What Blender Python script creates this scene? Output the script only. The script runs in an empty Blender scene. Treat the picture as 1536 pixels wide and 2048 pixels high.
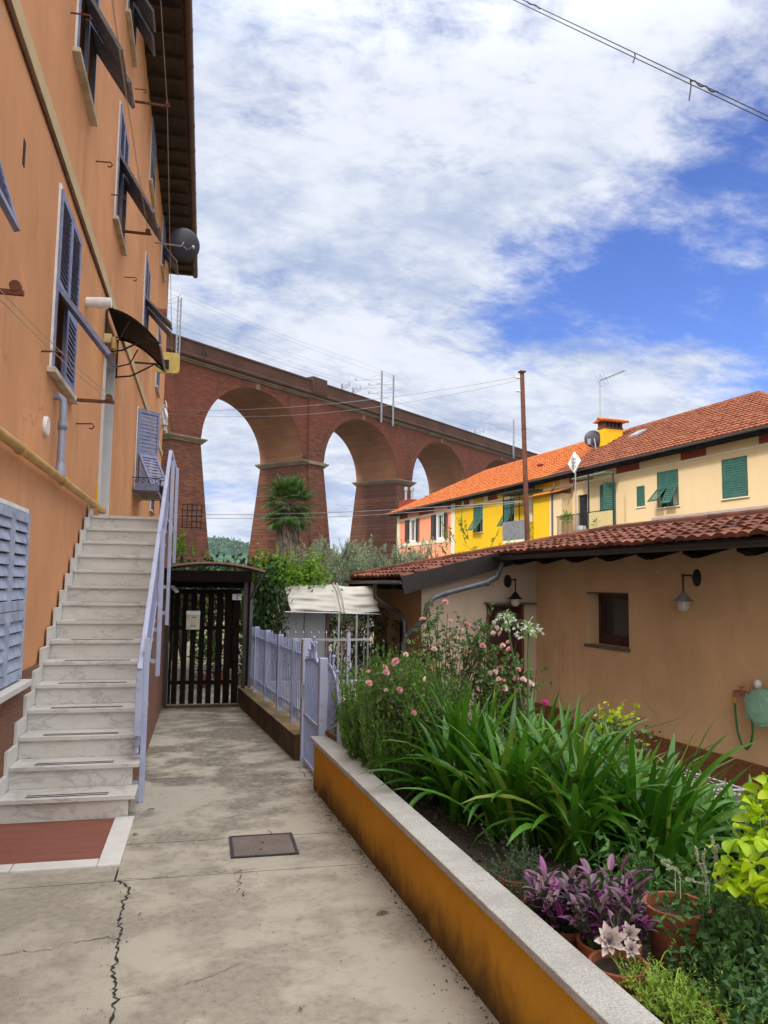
import bpy, bmesh, math, random
import numpy as np
from mathutils import Matrix, Vector
rnd = random.Random(7)
rng = np.random.default_rng(11)
SC = bpy.context.scene
COL = SC.collection
RAD = math.radians

# ------------------------------------------------------------------ camera
F_PX, CX, CY, EYE = 1533.0, 768.0, 1024.0, 1.65
PITCH, ROLL, YAW = RAD(5.428), RAD(0.7705), RAD(13.09)
def _axes():
    cp, sp, cr, sr = math.cos(PITCH), math.sin(PITCH), math.cos(ROLL), math.sin(ROLL)
    fwd = np.array([0, cp, sp]); up0 = np.array([0, -sp, cp]); rt0 = np.array([1., 0, 0])
    rt = cr*rt0 + sr*up0; up = -sr*rt0 + cr*up0
    c, s = math.cos(-YAW), math.sin(-YAW)
    Rz = np.array([[c, -s, 0], [s, c, 0], [0, 0, 1]])
    return Rz@rt, Rz@up, Rz@fwd
RT, UP, FW = _axes()
EYEP = np.array([0, 0, EYE])
cam = bpy.data.cameras.new('camera')
cam.sensor_fit = 'VERTICAL'; cam.sensor_height = 36.0; cam.lens = F_PX/2048*36
cam.clip_start = 0.05; cam.clip_end = 6000
camo = bpy.data.objects.new('camera', cam); COL.objects.link(camo)
m = Matrix.Identity(4)
for i in range(3):
    m[i][0] = RT[i]; m[i][1] = UP[i]; m[i][2] = -FW[i]; m[i][3] = EYEP[i]
camo.matrix_world = m
SC.camera = camo

# ------------------------------------------------------------------ sky and sun
SUN_EL = RAD(43); SUN_H = np.array([-0.86, -0.51]); SUN_H /= np.linalg.norm(SUN_H)
W = bpy.data.worlds.new('World'); SC.world = W; W.use_nodes = True
nt = W.node_tree; nt.nodes.clear()
def wn(t, **k):
    n = nt.nodes.new(t)
    for a, b in k.items(): setattr(n, a, b)
    return n
def wl(a, b): nt.links.new(a, b)
def wmath(op, a, b=None, c=None, clamp=False):
    n = wn('ShaderNodeMath', operation=op); n.use_clamp = clamp
    for i, x in enumerate((a, b, c)):
        if x is None: continue
        if isinstance(x, (int, float)): n.inputs[i].default_value = x
        else: wl(x, n.inputs[i])
    return n.outputs[0]
def wmap(v, a, b, c, d):
    n = wn('ShaderNodeMapRange', interpolation_type='SMOOTHSTEP'); wl(v, n.inputs[0])
    for i, x in enumerate((a, b, c, d)): n.inputs[i+1].default_value = x
    return n.outputs[0]
sky = wn('ShaderNodeTexSky', sky_type='NISHITA'); sky.sun_disc = False
sky.sun_elevation = SUN_EL; sky.sun_rotation = math.atan2(SUN_H[0], SUN_H[1])
sky.air_density = 1.0; sky.dust_density = 0.6; sky.ozone_density = 2.0
tc = wn('ShaderNodeTexCoord'); sep = wn('ShaderNodeSeparateXYZ'); wl(tc.outputs['Generated'], sep.inputs[0])
zc = wmath('MAXIMUM', sep.outputs['Z'], 0.0)
den = wmath('ADD', zc, 0.28)
px_ = wmath('DIVIDE', sep.outputs['X'], den); py_ = wmath('DIVIDE', sep.outputs['Y'], den)
cmb = wn('ShaderNodeCombineXYZ'); wl(px_, cmb.inputs[0]); wl(py_, cmb.inputs[1]); cmb.inputs[2].default_value = 3.7
def wnoise(scale, detail, rough, dist, off=0.0):
    mp = wn('ShaderNodeMapping'); wl(cmb.outputs[0], mp.inputs[0])
    mp.inputs['Location'].default_value = (off, off*0.7, off*0.3); mp.inputs['Rotation'].default_value = (0, 0, 0.5)
    mp.inputs['Scale'].default_value = (1.0, 1.45, 1.0)
    n = wn('ShaderNodeTexNoise'); wl(mp.outputs[0], n.inputs['Vector'])
    n.inputs['Scale'].default_value = scale; n.inputs['Detail'].default_value = detail
    n.inputs['Roughness'].default_value = rough; n.inputs['Distortion'].default_value = dist
    return n.outputs['Fac']
n1 = wnoise(2.1, 9, 0.60, 0.25); n2 = wnoise(2.0, 7, 0.55, 0.3, 4.3); n3 = wnoise(9.0, 9, 0.68, 0.15, 1.9)
# a hole in the cloud cover towards one part of the sky
def skydir(u, v):
    d = RT*(u-CX)/F_PX - UP*(v-CY)/F_PX + FW
    return d/np.linalg.norm(d)
def hole(u, v, c0, c1):
    vm = wn('ShaderNodeVectorMath', operation='DOT_PRODUCT'); wl(tc.outputs['Generated'], vm.inputs[0])
    vm.inputs[1].default_value = tuple(skydir(u, v))
    return wmap(vm.outputs['Value'], math.cos(RAD(c0)), math.cos(RAD(c1)), 0, 1)
h1 = hole(1590, 480, 16, 1); h2 = hole(1130, 585, 9, 1); h3 = hole(1600, 850, 9, 2)
hsum = wmath('ADD', wmath('MULTIPLY', h1, 0.33), wmath('MULTIPLY', h2, 0.25))
hsum = wmath('ADD', hsum, wmath('MULTIPLY', h3, 0.10))
cov = wmath('SUBTRACT', wmath('ADD', n1, wmath('MULTIPLY', wmath('SUBTRACT', n3, 0.5), 0.60)), hsum)
mask = wmap(cov, 0.06, 0.46, 0.0, 1.0)
shade = wmap(wmath('ADD', wmath('MULTIPLY', n2, 0.62), wmath('MULTIPLY', n3, 0.38)), 0.36, 0.60, 0, 1)
cr = wn('ShaderNodeMix', data_type='RGBA'); wl(shade, cr.inputs[0])
cr.inputs[6].default_value = (0.42, 0.51, 0.71, 1); cr.inputs[7].default_value = (0.83, 0.87, 0.96, 1)
bgS = wn('ShaderNodeBackground'); bgC = wn('ShaderNodeBackground')
hs = wn('ShaderNodeHueSaturation'); hs.inputs['Saturation'].default_value = 1.1; wl(sky.outputs[0], hs.inputs['Color'])
tint = wn('ShaderNodeMix', data_type='RGBA', blend_type='MULTIPLY'); tint.inputs[0].default_value = 1.0; wl(hs.outputs[0], tint.inputs[6]); tint.inputs[7].default_value = (0.72, 0.80, 1.30, 1)
wl(tint.outputs[2], bgS.inputs[0]); bgS.inputs[1].default_value = 0.135
zen = wmap(sep.outputs['Z'], 0.55, 1.0, 1.0, 4.4)        # an overcast sky is brightest overhead
vb = wn('ShaderNodeVectorMath', operation='DOT_PRODUCT'); wl(tc.outputs['Generated'], vb.inputs[0]); vb.inputs[1].default_value = (-0.30, -0.80, 0.52)   # glow added in unseen sky behind the camera, to brighten the cottage wall
zen = wmath('ADD', zen, wmap(vb.outputs['Value'], 0.25, 0.95, 0.0, 2.5))
wl(zen, bgC.inputs[1])
warm = wn('ShaderNodeMix', data_type='RGBA'); wl(wmap(zen, 1.0, 2.4, 0.0, 1.0), warm.inputs[0]); wl(cr.outputs[2], warm.inputs[6]); warm.inputs[7].default_value = (0.80, 0.785, 0.76, 1)   # warmer cloud colour overhead and in the added glow
wl(warm.outputs[2], bgC.inputs[0])
mx = wn('ShaderNodeMixShader'); wl(mask, mx.inputs[0]); wl(bgS.outputs[0], mx.inputs[1]); wl(bgC.outputs[0], mx.inputs[2])
wo = wn('ShaderNodeOutputWorld'); wl(mx.outputs[0], wo.inputs[0])

sun = bpy.data.lights.new('sun', 'SUN'); sun.energy = 2.9; sun.angle = RAD(6); sun.color = (1.0, 0.94, 0.84)
suno = bpy.data.objects.new('sun', sun); COL.objects.link(suno)
sd = Vector((SUN_H[0]*math.cos(SUN_EL), SUN_H[1]*math.cos(SUN_EL), math.sin(SUN_EL)))
suno.rotation_euler = sd.to_track_quat('Z', 'Y').to_euler(); suno.location = (-20, -20, 60)
vs = SC.view_settings
vs.view_transform = 'Standard'; vs.look = 'None'; vs.gamma = 1.0; vs.use_curve_mapping = False
vs.exposure = 0.06
SC.cycles.max_bounces = 8; SC.cycles.diffuse_bounces = 4; SC.cycles.glossy_bounces = 3
SC.cycles.transparent_max_bounces = 8; SC.cycles.caustics_reflective = False; SC.cycles.caustics_refractive = False

# ------------------------------------------------------------------ helpers
def ray(u, v): return RT*(u-CX)/F_PX - UP*(v-CY)/F_PX + FW
def on_plane(u, v, n, d):
    n = np.array(n, float); q = ray(u, v); return EYEP + q*((d - n@EYEP)/(n@q))
def gz(u, v, z=0.0): return on_plane(u, v, (0, 0, 1), z)
def rotz(a):
    c, s = math.cos(a), math.sin(a); return np.array([[c, -s, 0], [s, c, 0], [0, 0, 1.]])

class MB:
    """collects geometry, later linked as ONE mesh object"""
    def __init__(s): s.V = []; s.F = []; s.U = []; s.n = 0
    def add(s, V, F, uv=None):
        V = np.asarray(V, float).reshape(-1, 3)
        if isinstance(F, np.ndarray): s.F.append(F.astype(np.int64) + s.n)
        else:
            by = {}
            for f in F: by.setdefault(len(f), []).append(f)
            for k, fs in by.items(): s.F.append(np.array(fs, np.int64) + s.n)
        s.V.append(V); s.U.append(np.zeros((len(V), 2)) if uv is None else np.asarray(uv, float).reshape(-1, 2))
        s.n += len(V); return s
    def box(s, x0, x1, y0, y1, z0, z1, mp=None):
        V = np.array([[x, y, z] for x in (x0, x1) for y in (y0, y1) for z in (z0, z1)], float)
        if mp is not None: V = mp(V)
        return s.add(V, np.array([[0, 1, 3, 2], [4, 6, 7, 5], [0, 4, 5, 1], [2, 3, 7, 6], [0, 2, 6, 4], [1, 5, 7, 3]]))
    def quad(s, a, b, c, d): return s.add([a, b, c, d], np.array([[0, 1, 2, 3]]))
    def prism(s, poly, ext, mp=None):
        poly = np.array(poly, float); n = len(poly); V = np.vstack([poly, poly + np.array(ext, float)])
        if mp is not None: V = mp(V)
        F = [list(range(n))[::-1], list(range(n, 2*n))] + [[i, (i+1) % n, (i+1) % n + n, i+n] for i in range(n)]
        return s.add(V, F)
    def beam(s, p0, p1, w, h=None, up=(0, 0, 1)):
        h = w if h is None else h
        p0, p1 = np.array(p0, float), np.array(p1, float); d = p1-p0; d /= np.linalg.norm(d)
        up = np.array(up, float)
        if abs(d@up) > 0.97: up = np.array([1., 0, 0]) if abs(d[0]) < 0.9 else np.array([0, 1., 0])
        a = np.cross(d, up); a /= np.linalg.norm(a); b = np.cross(a, d)
        c = [a*w/2*i + b*h/2*j for i, j in ((-1, -1), (1, -1), (1, 1), (-1, 1))]
        V = [p0+x for x in c] + [p1+x for x in c]
        return s.add(V, np.array([[3, 2, 1, 0], [4, 5, 6, 7], [0, 1, 5, 4], [1, 2, 6, 5], [2, 3, 7, 6], [3, 0, 4, 7]]))
    def tube(s, pts, r, n=8, cap=True):
        P = np.array(pts, float); m_ = len(P); R = np.full(m_, r, float) if np.isscalar(r) else np.array(r, float)
        T = np.gradient(P, axis=0); T /= np.linalg.norm(T, axis=1)[:, None] + 1e-12
        ref = np.array([0, 0, 1.]) if abs(T[0][2]) < 0.9 else np.array([1., 0, 0])
        a = np.cross(T[0], ref); a /= np.linalg.norm(a); V = []
        for i in range(m_):
            a = a - T[i]*(a@T[i]); a /= np.linalg.norm(a) + 1e-12; b = np.cross(T[i], a)
            th = np.arange(n)*2*math.pi/n
            V.append(P[i] + R[i]*(np.cos(th)[:, None]*a + np.sin(th)[:, None]*b))
        V = np.vstack(V); F = []
        for i in range(m_-1):
            for j in range(n):
                F.append([i*n+j, i*n+(j+1) % n, (i+1)*n+(j+1) % n, (i+1)*n+j])
        s.add(V, np.array(F))
        if cap and n > 2:
            s.add(V[:n], [list(range(n))[::-1]]); s.add(V[-n:], [list(range(n))])
        return s
    def lathe(s, prof, c=(0, 0, 0), axis='z', n=20, M=None):
        prof = np.array(prof, float); k = len(prof); th = np.arange(n)*2*math.pi/n
        V = np.array([[r*math.cos(t), r*math.sin(t), z] for r, z in prof for t in th])
        if axis == 'x': V = V[:, [2, 0, 1]]
        if axis == 'y': V = V[:, [1, 2, 0]]
        if M is not None: V = V@np.array(M).T
        V = V + np.array(c, float)
        F = [[i*n+j, i*n+(j+1) % n, (i+1)*n+(j+1) % n, (i+1)*n+j] for i in range(k-1) for j in range(n)]
        return s.add(V, np.array(F))
    def mesh(s, name, off, mat, smooth=False):
        V = np.vstack(s.V) - np.array(off, float); me = bpy.data.meshes.new(name)
        me.vertices.add(len(V)); me.vertices.foreach_set('co', V.ravel())
        idx = np.concatenate([f.ravel() for f in s.F]); tot = np.concatenate([np.full(len(f), f.shape[1]) for f in s.F])
        st = np.concatenate([[0], np.cumsum(tot)[:-1]])
        me.loops.add(len(idx)); me.loops.foreach_set('vertex_index', idx.astype(np.int32))
        me.polygons.add(len(tot)); me.polygons.foreach_set('loop_start', st.astype(np.int32))
        me.polygons.foreach_set('use_smooth', np.full(len(tot), bool(smooth)))
        U = np.vstack(s.U)
        if U.any():
            l = me.uv_layers.new(name='UVMap'); l.data.foreach_set('uv', U[idx].ravel())
        me.update(calc_edges=True); me.validate()
        if mat is not None: me.materials.append(mat)
        return me

class Thing:
    """an Empty at the thing's base that parents its parts"""
    def __init__(s, name, label, cat, base=(0, 0, 0), rot=0.0, group=None, kind=None):
        s.o = bpy.data.objects.new(name, None); COL.objects.link(s.o); s.base = np.array(base, float); s.rot = rot
        s.o.empty_display_size = 0.2
        s.o.location = rotz(rot)@s.base; s.o.rotation_euler = (0, 0, rot); tag(s.o, label, cat, group, kind)
    def part(s, name, mb, mat, parent=None, label=None, smooth=False, bevel=0, kind=None):
        o = bpy.data.objects.new(name, mb.mesh(name, s.base, mat, smooth)); COL.objects.link(o)
        o.parent = s.o if parent is None else parent
        if label: o['label'] = label
        if kind: o['kind'] = kind
        if bevel: bev(o, bevel)
        return o
def bev(o, w, seg=2):
    b = o.modifiers.new('bevel', 'BEVEL'); b.width = w; b.segments = seg; b.limit_method = 'ANGLE'
def tag(o, label=None, cat=None, group=None, kind=None):
    if label: o['label'] = label
    if cat: o['category'] = cat
    if group: o['group'] = group
    if kind: o['kind'] = kind
def single(name, label, cat, mb, mat, base=(0, 0, 0), rot=0.0, group=None, kind=None, smooth=False, bevel=0):
    base = np.array(base, float); o = bpy.data.objects.new(name, mb.mesh(name, base, mat, smooth)); COL.objects.link(o)
    o.location = rotz(rot)@base; o.rotation_euler = (0, 0, rot); tag(o, label, cat, group, kind)
    if bevel: bev(o, bevel)
    return o
def structure(name, mb, mat, base=(0, 0, 0), rot=0.0, smooth=False, kind='structure'):
    return single(name, None, None, mb, mat, base, rot, None, kind, smooth)
def copy_tree(o, parent=None):
    c = o.copy(); COL.objects.link(c)
    if parent is not None: c.parent = parent
    for ch in list(o.children): copy_tree(ch, c)
    return c

# ------------------------------------------------------------------ materials
class N:
    def __init__(s, name):
        s.m = bpy.data.materials.new(name); s.m.use_nodes = True; s.t = s.m.node_tree; s.t.nodes.clear()
        s.out = s.t.nodes.new('ShaderNodeOutputMaterial'); s.p = s.t.nodes.new('ShaderNodeBsdfPrincipled')
        s.t.links.new(s.p.outputs[0], s.out.inputs[0]); s._tc = None
    def n(s, t, **k):
        x = s.t.nodes.new(t)
        for a, b in k.items(): setattr(x, a, b)
        return x
    def l(s, a, b): s.t.links.new(a, b)
    def set(s, i, v):
        if isinstance(v, (int, float)): s.p.inputs[i].default_value = v
        elif isinstance(v, (tuple, list)): s.p.inputs[i].default_value = (*v, 1) if len(v) == 3 else v
        else: s.l(v, s.p.inputs[i])
        return s
    def obj(s):
        if s._tc is None: s._tc = s.n('ShaderNodeTexCoord')
        return s._tc.outputs['Object']
    def gen(s): s.obj(); return s._tc.outputs['Generated']
    def uv(s): s.obj(); return s._tc.outputs['UV']
    def mp(s, sc=(1, 1, 1), rot=(0, 0, 0), loc=(0, 0, 0), v=None):
        x = s.n('ShaderNodeMapping'); s.l(s.obj() if v is None else v, x.inputs[0])
        x.inputs['Scale'].default_value = sc; x.inputs['Rotation'].default_value = rot; x.inputs['Location'].default_value = loc
        return x.outputs[0]
    def noise(s, scale, detail=5, rough=0.55, dist=0.0, v=None, out='Fac'):
        x = s.n('ShaderNodeTexNoise'); s.l(s.obj() if v is None else v, x.inputs['Vector'])
        x.inputs['Scale'].default_value = scale; x.inputs['Detail'].default_value = detail
        x.inputs['Roughness'].default_value = rough; x.inputs['Distortion'].default_value = dist
        return x.outputs[out]
    def vor(s, scale, v=None, feature='F1', out='Distance'):
        x = s.n('ShaderNodeTexVoronoi', feature=feature); s.l(s.obj() if v is None else v, x.inputs['Vector']); x.inputs['Scale'].default_value = scale
        return x.outputs[out]
    def rng(s, v, a, b, c=0.0, d=1.0, smooth=False):
        x = s.n('ShaderNodeMapRange'); x.interpolation_type = 'SMOOTHSTEP' if smooth else 'LINEAR'; x.clamp = True
        s.l(v, x.inputs[0])
        for i, q in enumerate((a, b, c, d)): x.inputs[i+1].default_value = q
        return x.outputs[0]
    def mix(s, f, a, b, mode='MIX'):
        x = s.n('ShaderNodeMix', data_type='RGBA', blend_type=mode)
        for i, q in ((0, f), (6, a), (7, b)):
            if isinstance(q, (int, float)): x.inputs[i].default_value = q
            elif isinstance(q, (tuple, list)): x.inputs[i].default_value = (*q, 1)
            else: s.l(q, x.inputs[i])
        return x.outputs[2]
    def math(s, op, a, b=0.0, clamp=False):
        x = s.n('ShaderNodeMath', operation=op); x.use_clamp = clamp
        for i, q in enumerate((a, b)):
            if isinstance(q, (int, float)): x.inputs[i].default_value = q
            else: s.l(q, x.inputs[i])
        return x.outputs[0]
    def sep(s, v=None):
        x = s.n('ShaderNodeSeparateXYZ'); s.l(s.obj() if v is None else v, x.inputs[0]); return x.outputs
    def island(s): return s.n('ShaderNodeNewGeometry').outputs['Random Per Island']
    def bump(s, h, strength=0.3, dist=0.01, prev=None):
        x = s.n('ShaderNodeBump'); x.inputs['Strength'].default_value = strength; x.inputs['Distance'].default_value = dist
        s.l(h, x.inputs['Height'])
        if prev is not None: s.l(prev, x.inputs['Normal'])
        s.l(x.outputs[0], s.p.inputs['Normal']); return x.outputs[0]

def mul(c, k): return tuple(min(1.0, x*k) for x in c)
def plain(name, c, rough=0.6, metal=0.0, var=0.25, scale=6.0, bump=0.15, bscale=60.0, spec=0.4):
    k = N(name); f = k.rng(k.noise(scale, 6, 0.6), 0.3, 0.7)
    k.set('Base Color', k.mix(f, mul(c, 1-var), mul(c, 1+var*0.6))); k.set('Roughness', rough); k.set('Metallic', metal)
    k.set('Specular IOR Level', spec)
    if bump: k.bump(k.noise(bscale, 3), bump, 0.004)
    return k.m
def plaster(name, c, var=0.18, streak=0.12, bump=0.35, bscale=90, dirt=None, dirtamt=0.0, aged=0.0):
    k = N(name)
    a = k.rng(k.noise(0.55, 6, 0.6, 0.2), 0.3, 0.7); b = k.rng(k.noise(1.0, 5, 0.6, v=k.mp((4, 4, 0.5))), 0.35, 0.7)
    g = k.rng(k.noise(38, 4, 0.7), 0.25, 0.75)
    col = k.mix(a, mul(c, 1-var), mul(c, 1+var*0.5)); col = k.mix(k.math('MULTIPLY', b, streak), col, mul(c, 0.55))
    col = k.mix(k.math('MULTIPLY', g, 0.14), col, mul(c, 0.6))
    if dirt is not None:
        d = k.rng(k.noise(1.7, 8, 0.7, 0.3, v=k.mp((1, 1, 0.6))), 0.52, 0.75); col = k.mix(k.math('MULTIPLY', d, dirtamt), col, dirt)
    if aged:
        dr = k.math('MULTIPLY', k.rng(k.noise(1.0, 5, 0.65, v=k.mp((3.4, 3.4, 0.16))), 0.57, 0.72), k.rng(k.noise(0.7, 4), 0.42, 0.62))   # rain runs
        col = k.mix(k.math('MULTIPLY', dr, 0.55*aged), col, mul(c, 0.42))
        pt = k.rng(k.noise(0.9, 3, 0.5, 0.6, v=k.mp(loc=(7, 3, 1))), 0.60, 0.625); col = k.mix(k.math('MULTIPLY', pt, 0.16*aged), col, mul(c, 1.35))   # patched repairs
        wob = k.n('ShaderNodeVectorMath', operation='ADD'); k.l(k.obj(), wob.inputs[0]); ns = k.n('ShaderNodeTexNoise'); k.l(k.obj(), ns.inputs['Vector']); ns.inputs['Scale'].default_value = 3.0; ns.inputs['Detail'].default_value = 6
        sc_ = k.n('ShaderNodeVectorMath', operation='SCALE'); k.l(ns.outputs['Color'], sc_.inputs[0]); sc_.inputs['Scale'].default_value = 0.5; k.l(sc_.outputs[0], wob.inputs[1])
        cr_ = k.math('MULTIPLY', k.rng(k.vor(0.55, wob.outputs[0], 'DISTANCE_TO_EDGE'), 0.0, 0.006, 1, 0), k.rng(k.noise(0.5, 3, v=k.mp(loc=(2, 9, 4))), 0.52, 0.60)); col = k.mix(k.math('MULTIPLY', cr_, 0.5*aged), col, mul(c, 0.3))
    k.set('Base Color', col); k.set('Roughness', 0.9); k.set('Specular IOR Level', 0.15)
    h = k.noise(bscale, 5, 0.7); b1 = k.bump(h, bump, 0.006); k.bump(k.noise(3.0, 4), 0.12, 0.03, b1)
    return k.m
def leafmat(name, c1, c2, rough=0.5, trans=0.25, spec=0.3, c3=None):
    k = N(name); r = k.island()
    col = k.mix(r, c1, c2)
    if c3 is not None:
        col = k.mix(k.rng(k.math('FRACT', k.math('MULTIPLY', r, 7.31)), 0.8, 0.95), col, c3)
    k.set('Base Color', col); k.set('Roughness', rough); k.set('Specular IOR Level', spec)
    if trans:
        t = k.n('ShaderNodeBsdfTranslucent'); k.l(col, t.inputs[0]); mx = k.n('ShaderNodeMixShader'); mx.inputs[0].default_value = trans
        k.l(k.p.outputs[0], mx.inputs[1]); k.l(t.outputs[0], mx.inputs[2]); k.l(mx.outputs[0], k.out.inputs[0])
    return k.m

M = {}
M['orange'] = plaster('orange_plaster', (0.63, 0.30, 0.145), var=0.22, streak=0.16, dirt=(0.40, 0.19, 0.09), dirtamt=0.4, aged=1.0)
k = N('plinth_roughcast'); f = k.rng(k.vor(60), 0.0, 0.7); g = k.rng(k.noise(2, 6, 0.7), 0.35, 0.7)
k.set('Base Color', k.mix(g, k.mix(f, (0.46, 0.20, 0.11), (0.17, 0.062, 0.035)), (0.16, 0.085, 0.055))); k.set('Roughness', 0.95)
k.bump(k.math('ADD', k.vor(60), k.noise(140, 3)), 1.0, 0.012); M['plinth'] = k.m
M['band'] = plaster('beige_band', (0.56, 0.42, 0.25), streak=0.3)
M['violet'] = plain('lavender_paint', (0.275, 0.315, 0.50), 0.45, var=0.2, scale=9)
M['violet_worn'] = None
k = N('worn_lavender_paint'); ru = k.rng(k.noise(14, 8, 0.75), 0.56, 0.70); hv = k.rng(k.noise(4, 5), 0.3, 0.7)
k.set('Base Color', k.mix(ru, k.mix(hv, (0.30, 0.335, 0.49), (0.38, 0.41, 0.55)), (0.30, 0.22, 0.20))); k.set('Roughness', 0.55)
k.bump(k.noise(50, 4), 0.2, 0.004); M['violet_worn'] = k.m
M['shutter'] = plain('grey_blue_shutter_paint', (0.20, 0.215, 0.35), 0.6, var=0.3, scale=12)
M['shutter_light'] = plain('pale_blue_shutter_paint', (0.33, 0.37, 0.49), 0.65, var=0.35, scale=10)
M['shutter_dark'] = plain('weathered_dark_flap', (0.15, 0.155, 0.20), 0.6, var=0.4, scale=14)
M['white'] = plain('white_paint', (0.74, 0.73, 0.72), 0.5, var=0.12)
M['sill'] = plain('worn_marble_sill', (0.60, 0.52, 0.42), 0.7, var=0.35, scale=5)
k = N('dark_window_glass'); k.set('Base Color', (0.012, 0.013, 0.017)).set('Roughness', 0.08).set('Specular IOR Level', 0.5); M['glass'] = k.m
M['dark'] = plain('dark_interior', (0.012, 0.012, 0.016), 0.9, var=0.3, bump=0)
# marble
k = N('veined_marble')
w = k.noise(1.5, 8, 0.62, 0.55, v=k.mp((1.0, 1.0, 2.0), (0, 0.75, 0.35)))
v1 = k.rng(k.math('ABSOLUTE', k.math('SUBTRACT', w, 0.5)), 0.0, 0.022, 1, 0)
w2 = k.noise(3.4, 9, 0.62, 0.5, v=k.mp((1.0, 1.0, 2.2), (0, 0.9, 0.2))); v2 = k.rng(k.math('ABSOLUTE', k.math('SUBTRACT', w2, 0.52)), 0.0, 0.018, 1, 0)
cl = k.rng(k.noise(1.6, 6, 0.6), 0.3, 0.7)
col = k.mix(cl, (0.45, 0.43, 0.405), (0.56, 0.545, 0.52)); col = k.mix(k.math('MULTIPLY', v1, 0.45), col, (0.20, 0.18, 0.17))
col = k.mix(k.math('MULTIPLY', v2, 0.28), col, (0.28, 0.25, 0.23))
st = k.rng(k.noise(3, 8, 0.7), 0.55, 0.75); col = k.mix(k.math('MULTIPLY', st, 0.4), col, (0.34, 0.27, 0.19))
k.set('Base Color', col); k.set('Roughness', 0.42); k.set('Specular IOR Level', 0.35); k.bump(k.noise(45, 4), 0.08, 0.003); M['marble'] = k.m
k = N('pale_marble_skirting'); cl = k.rng(k.noise(4, 7, 0.65, 0.6), 0.35, 0.7)
k.set('Base Color', k.mix(cl, (0.50, 0.485, 0.46), (0.60, 0.59, 0.57))); k.set('Roughness', 0.5); k.bump(k.noise(45, 4), 0.08, 0.003); M['marble_pale'] = k.m
k = N('red_stone_panel'); f = k.rng(k.noise(2, 7, 0.7, v=k.mp((1, 9, 1))), 0.35, 0.7); d = k.rng(k.noise(60, 3), 0.6, 0.75)
k.set('Base Color', k.mix(k.math('MULTIPLY', d, 0.5), k.mix(f, (0.145, 0.040, 0.026), (0.215, 0.066, 0.042)), (0.34, 0.20, 0.16))); k.set('Roughness', 0.6); k.bump(k.noise(60, 4), 0.3, 0.004); M['redpanel'] = k.m
# concrete path
k = N('stained_concrete')
big = k.noise(0.9, 7, 0.62, 0.3); med = k.noise(2.1, 10, 0.72, 0.15, v=k.mp((0.85, 1.1, 1)))
fine = k.noise(24, 6, 0.72); spk = k.noise(90, 3, 0.6)
col = k.mix(k.rng(big, 0.3, 0.7), (0.31, 0.285, 0.24), (0.41, 0.37, 0.295))
yy = k.sep()[1]
far = k.rng(yy, 4.3, 6.6)          # the strips beyond the manhole are more heavily weathered
s1 = k.rng(k.math('ADD', med, k.math('MULTIPLY', k.math('SUBTRACT', big, 0.5), 0.6)), 0.42, 0.56); s1 = k.math('MULTIPLY', s1, k.math('ADD', k.math('MULTIPLY', far, 0.42), 0.52))
s1 = k.math('MULTIPLY', s1, k.rng(fine, 0.35, 0.6, 0.5, 1.0))
col = k.mix(s1, col, (0.075, 0.062, 0.048))
s2 = k.math('MULTIPLY', k.rng(fine, 0.56, 0.70), k.rng(k.noise(1.5, 6, 0.6), 0.42, 0.62)); col = k.mix(k.math('MULTIPLY', s2, 0.7), col, (0.10, 0.085, 0.07))
col = k.mix(k.math('MULTIPLY', k.rng(spk, 0.3, 0.7), 0.13), col, (0.22, 0.20, 0.18))
k.set('Base Color', col); k.set('Roughness', k.rng(med, 0.3, 0.7, 0.8, 0.6)); k.set('Specular IOR Level', 0.3)
wv = k.n('ShaderNodeTexWave', wave_type='BANDS', bands_direction='X'); k.l(k.obj(), wv.inputs['Vector']); wv.inputs['Scale'].default_value = 22; wv.inputs['Distortion'].default_value = 0.6; wv.inputs['Detail'].default_value = 2
rib = k.math('MULTIPLY', wv.outputs['Fac'], k.rng(k.noise(1.1, 3), 0.4, 0.6, 0.1, 1.0))
b1 = k.bump(rib, 0.12, 0.003); b2 = k.bump(fine, 0.35, 0.006, b1); k.bump(spk, 0.3, 0.003, b2); M['concrete'] = k.m
M['crack'] = plain('crack_dirt', (0.025, 0.022, 0.018), 0.95, var=0.5, scale=30)
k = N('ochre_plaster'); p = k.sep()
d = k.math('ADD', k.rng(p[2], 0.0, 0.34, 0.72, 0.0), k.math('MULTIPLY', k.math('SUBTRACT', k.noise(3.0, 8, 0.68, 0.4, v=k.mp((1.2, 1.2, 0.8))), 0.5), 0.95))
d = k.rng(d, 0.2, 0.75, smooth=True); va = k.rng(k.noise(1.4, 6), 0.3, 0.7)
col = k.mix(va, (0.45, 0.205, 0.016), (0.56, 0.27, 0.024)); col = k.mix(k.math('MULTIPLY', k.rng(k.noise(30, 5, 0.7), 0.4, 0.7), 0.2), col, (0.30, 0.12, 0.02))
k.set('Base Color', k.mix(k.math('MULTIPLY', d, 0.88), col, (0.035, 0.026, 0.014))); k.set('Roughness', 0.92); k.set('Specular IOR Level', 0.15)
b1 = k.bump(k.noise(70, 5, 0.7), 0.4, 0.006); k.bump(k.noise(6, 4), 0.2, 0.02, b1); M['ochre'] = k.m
k = N('grey_granite_cap'); f = k.rng(k.noise(120, 4, 0.8), 0.3, 0.7); g = k.rng(k.noise(2.4, 8, 0.7), 0.45, 0.75); sp = k.rng(k.noise(330, 2), 0.62, 0.7)
col = k.mix(f, (0.20, 0.195, 0.18), (0.52, 0.51, 0.49)); col = k.mix(k.math('MULTIPLY', g, 0.6), col, (0.15, 0.14, 0.12)); col = k.mix(k.math('MULTIPLY', sp, 0.6), col, (0.06, 0.06, 0.06))
k.set('Base Color', col); k.set('Roughness', 0.7); k.bump(k.noise(160, 4), 0.35, 0.003); M['cap'] = k.m
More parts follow.
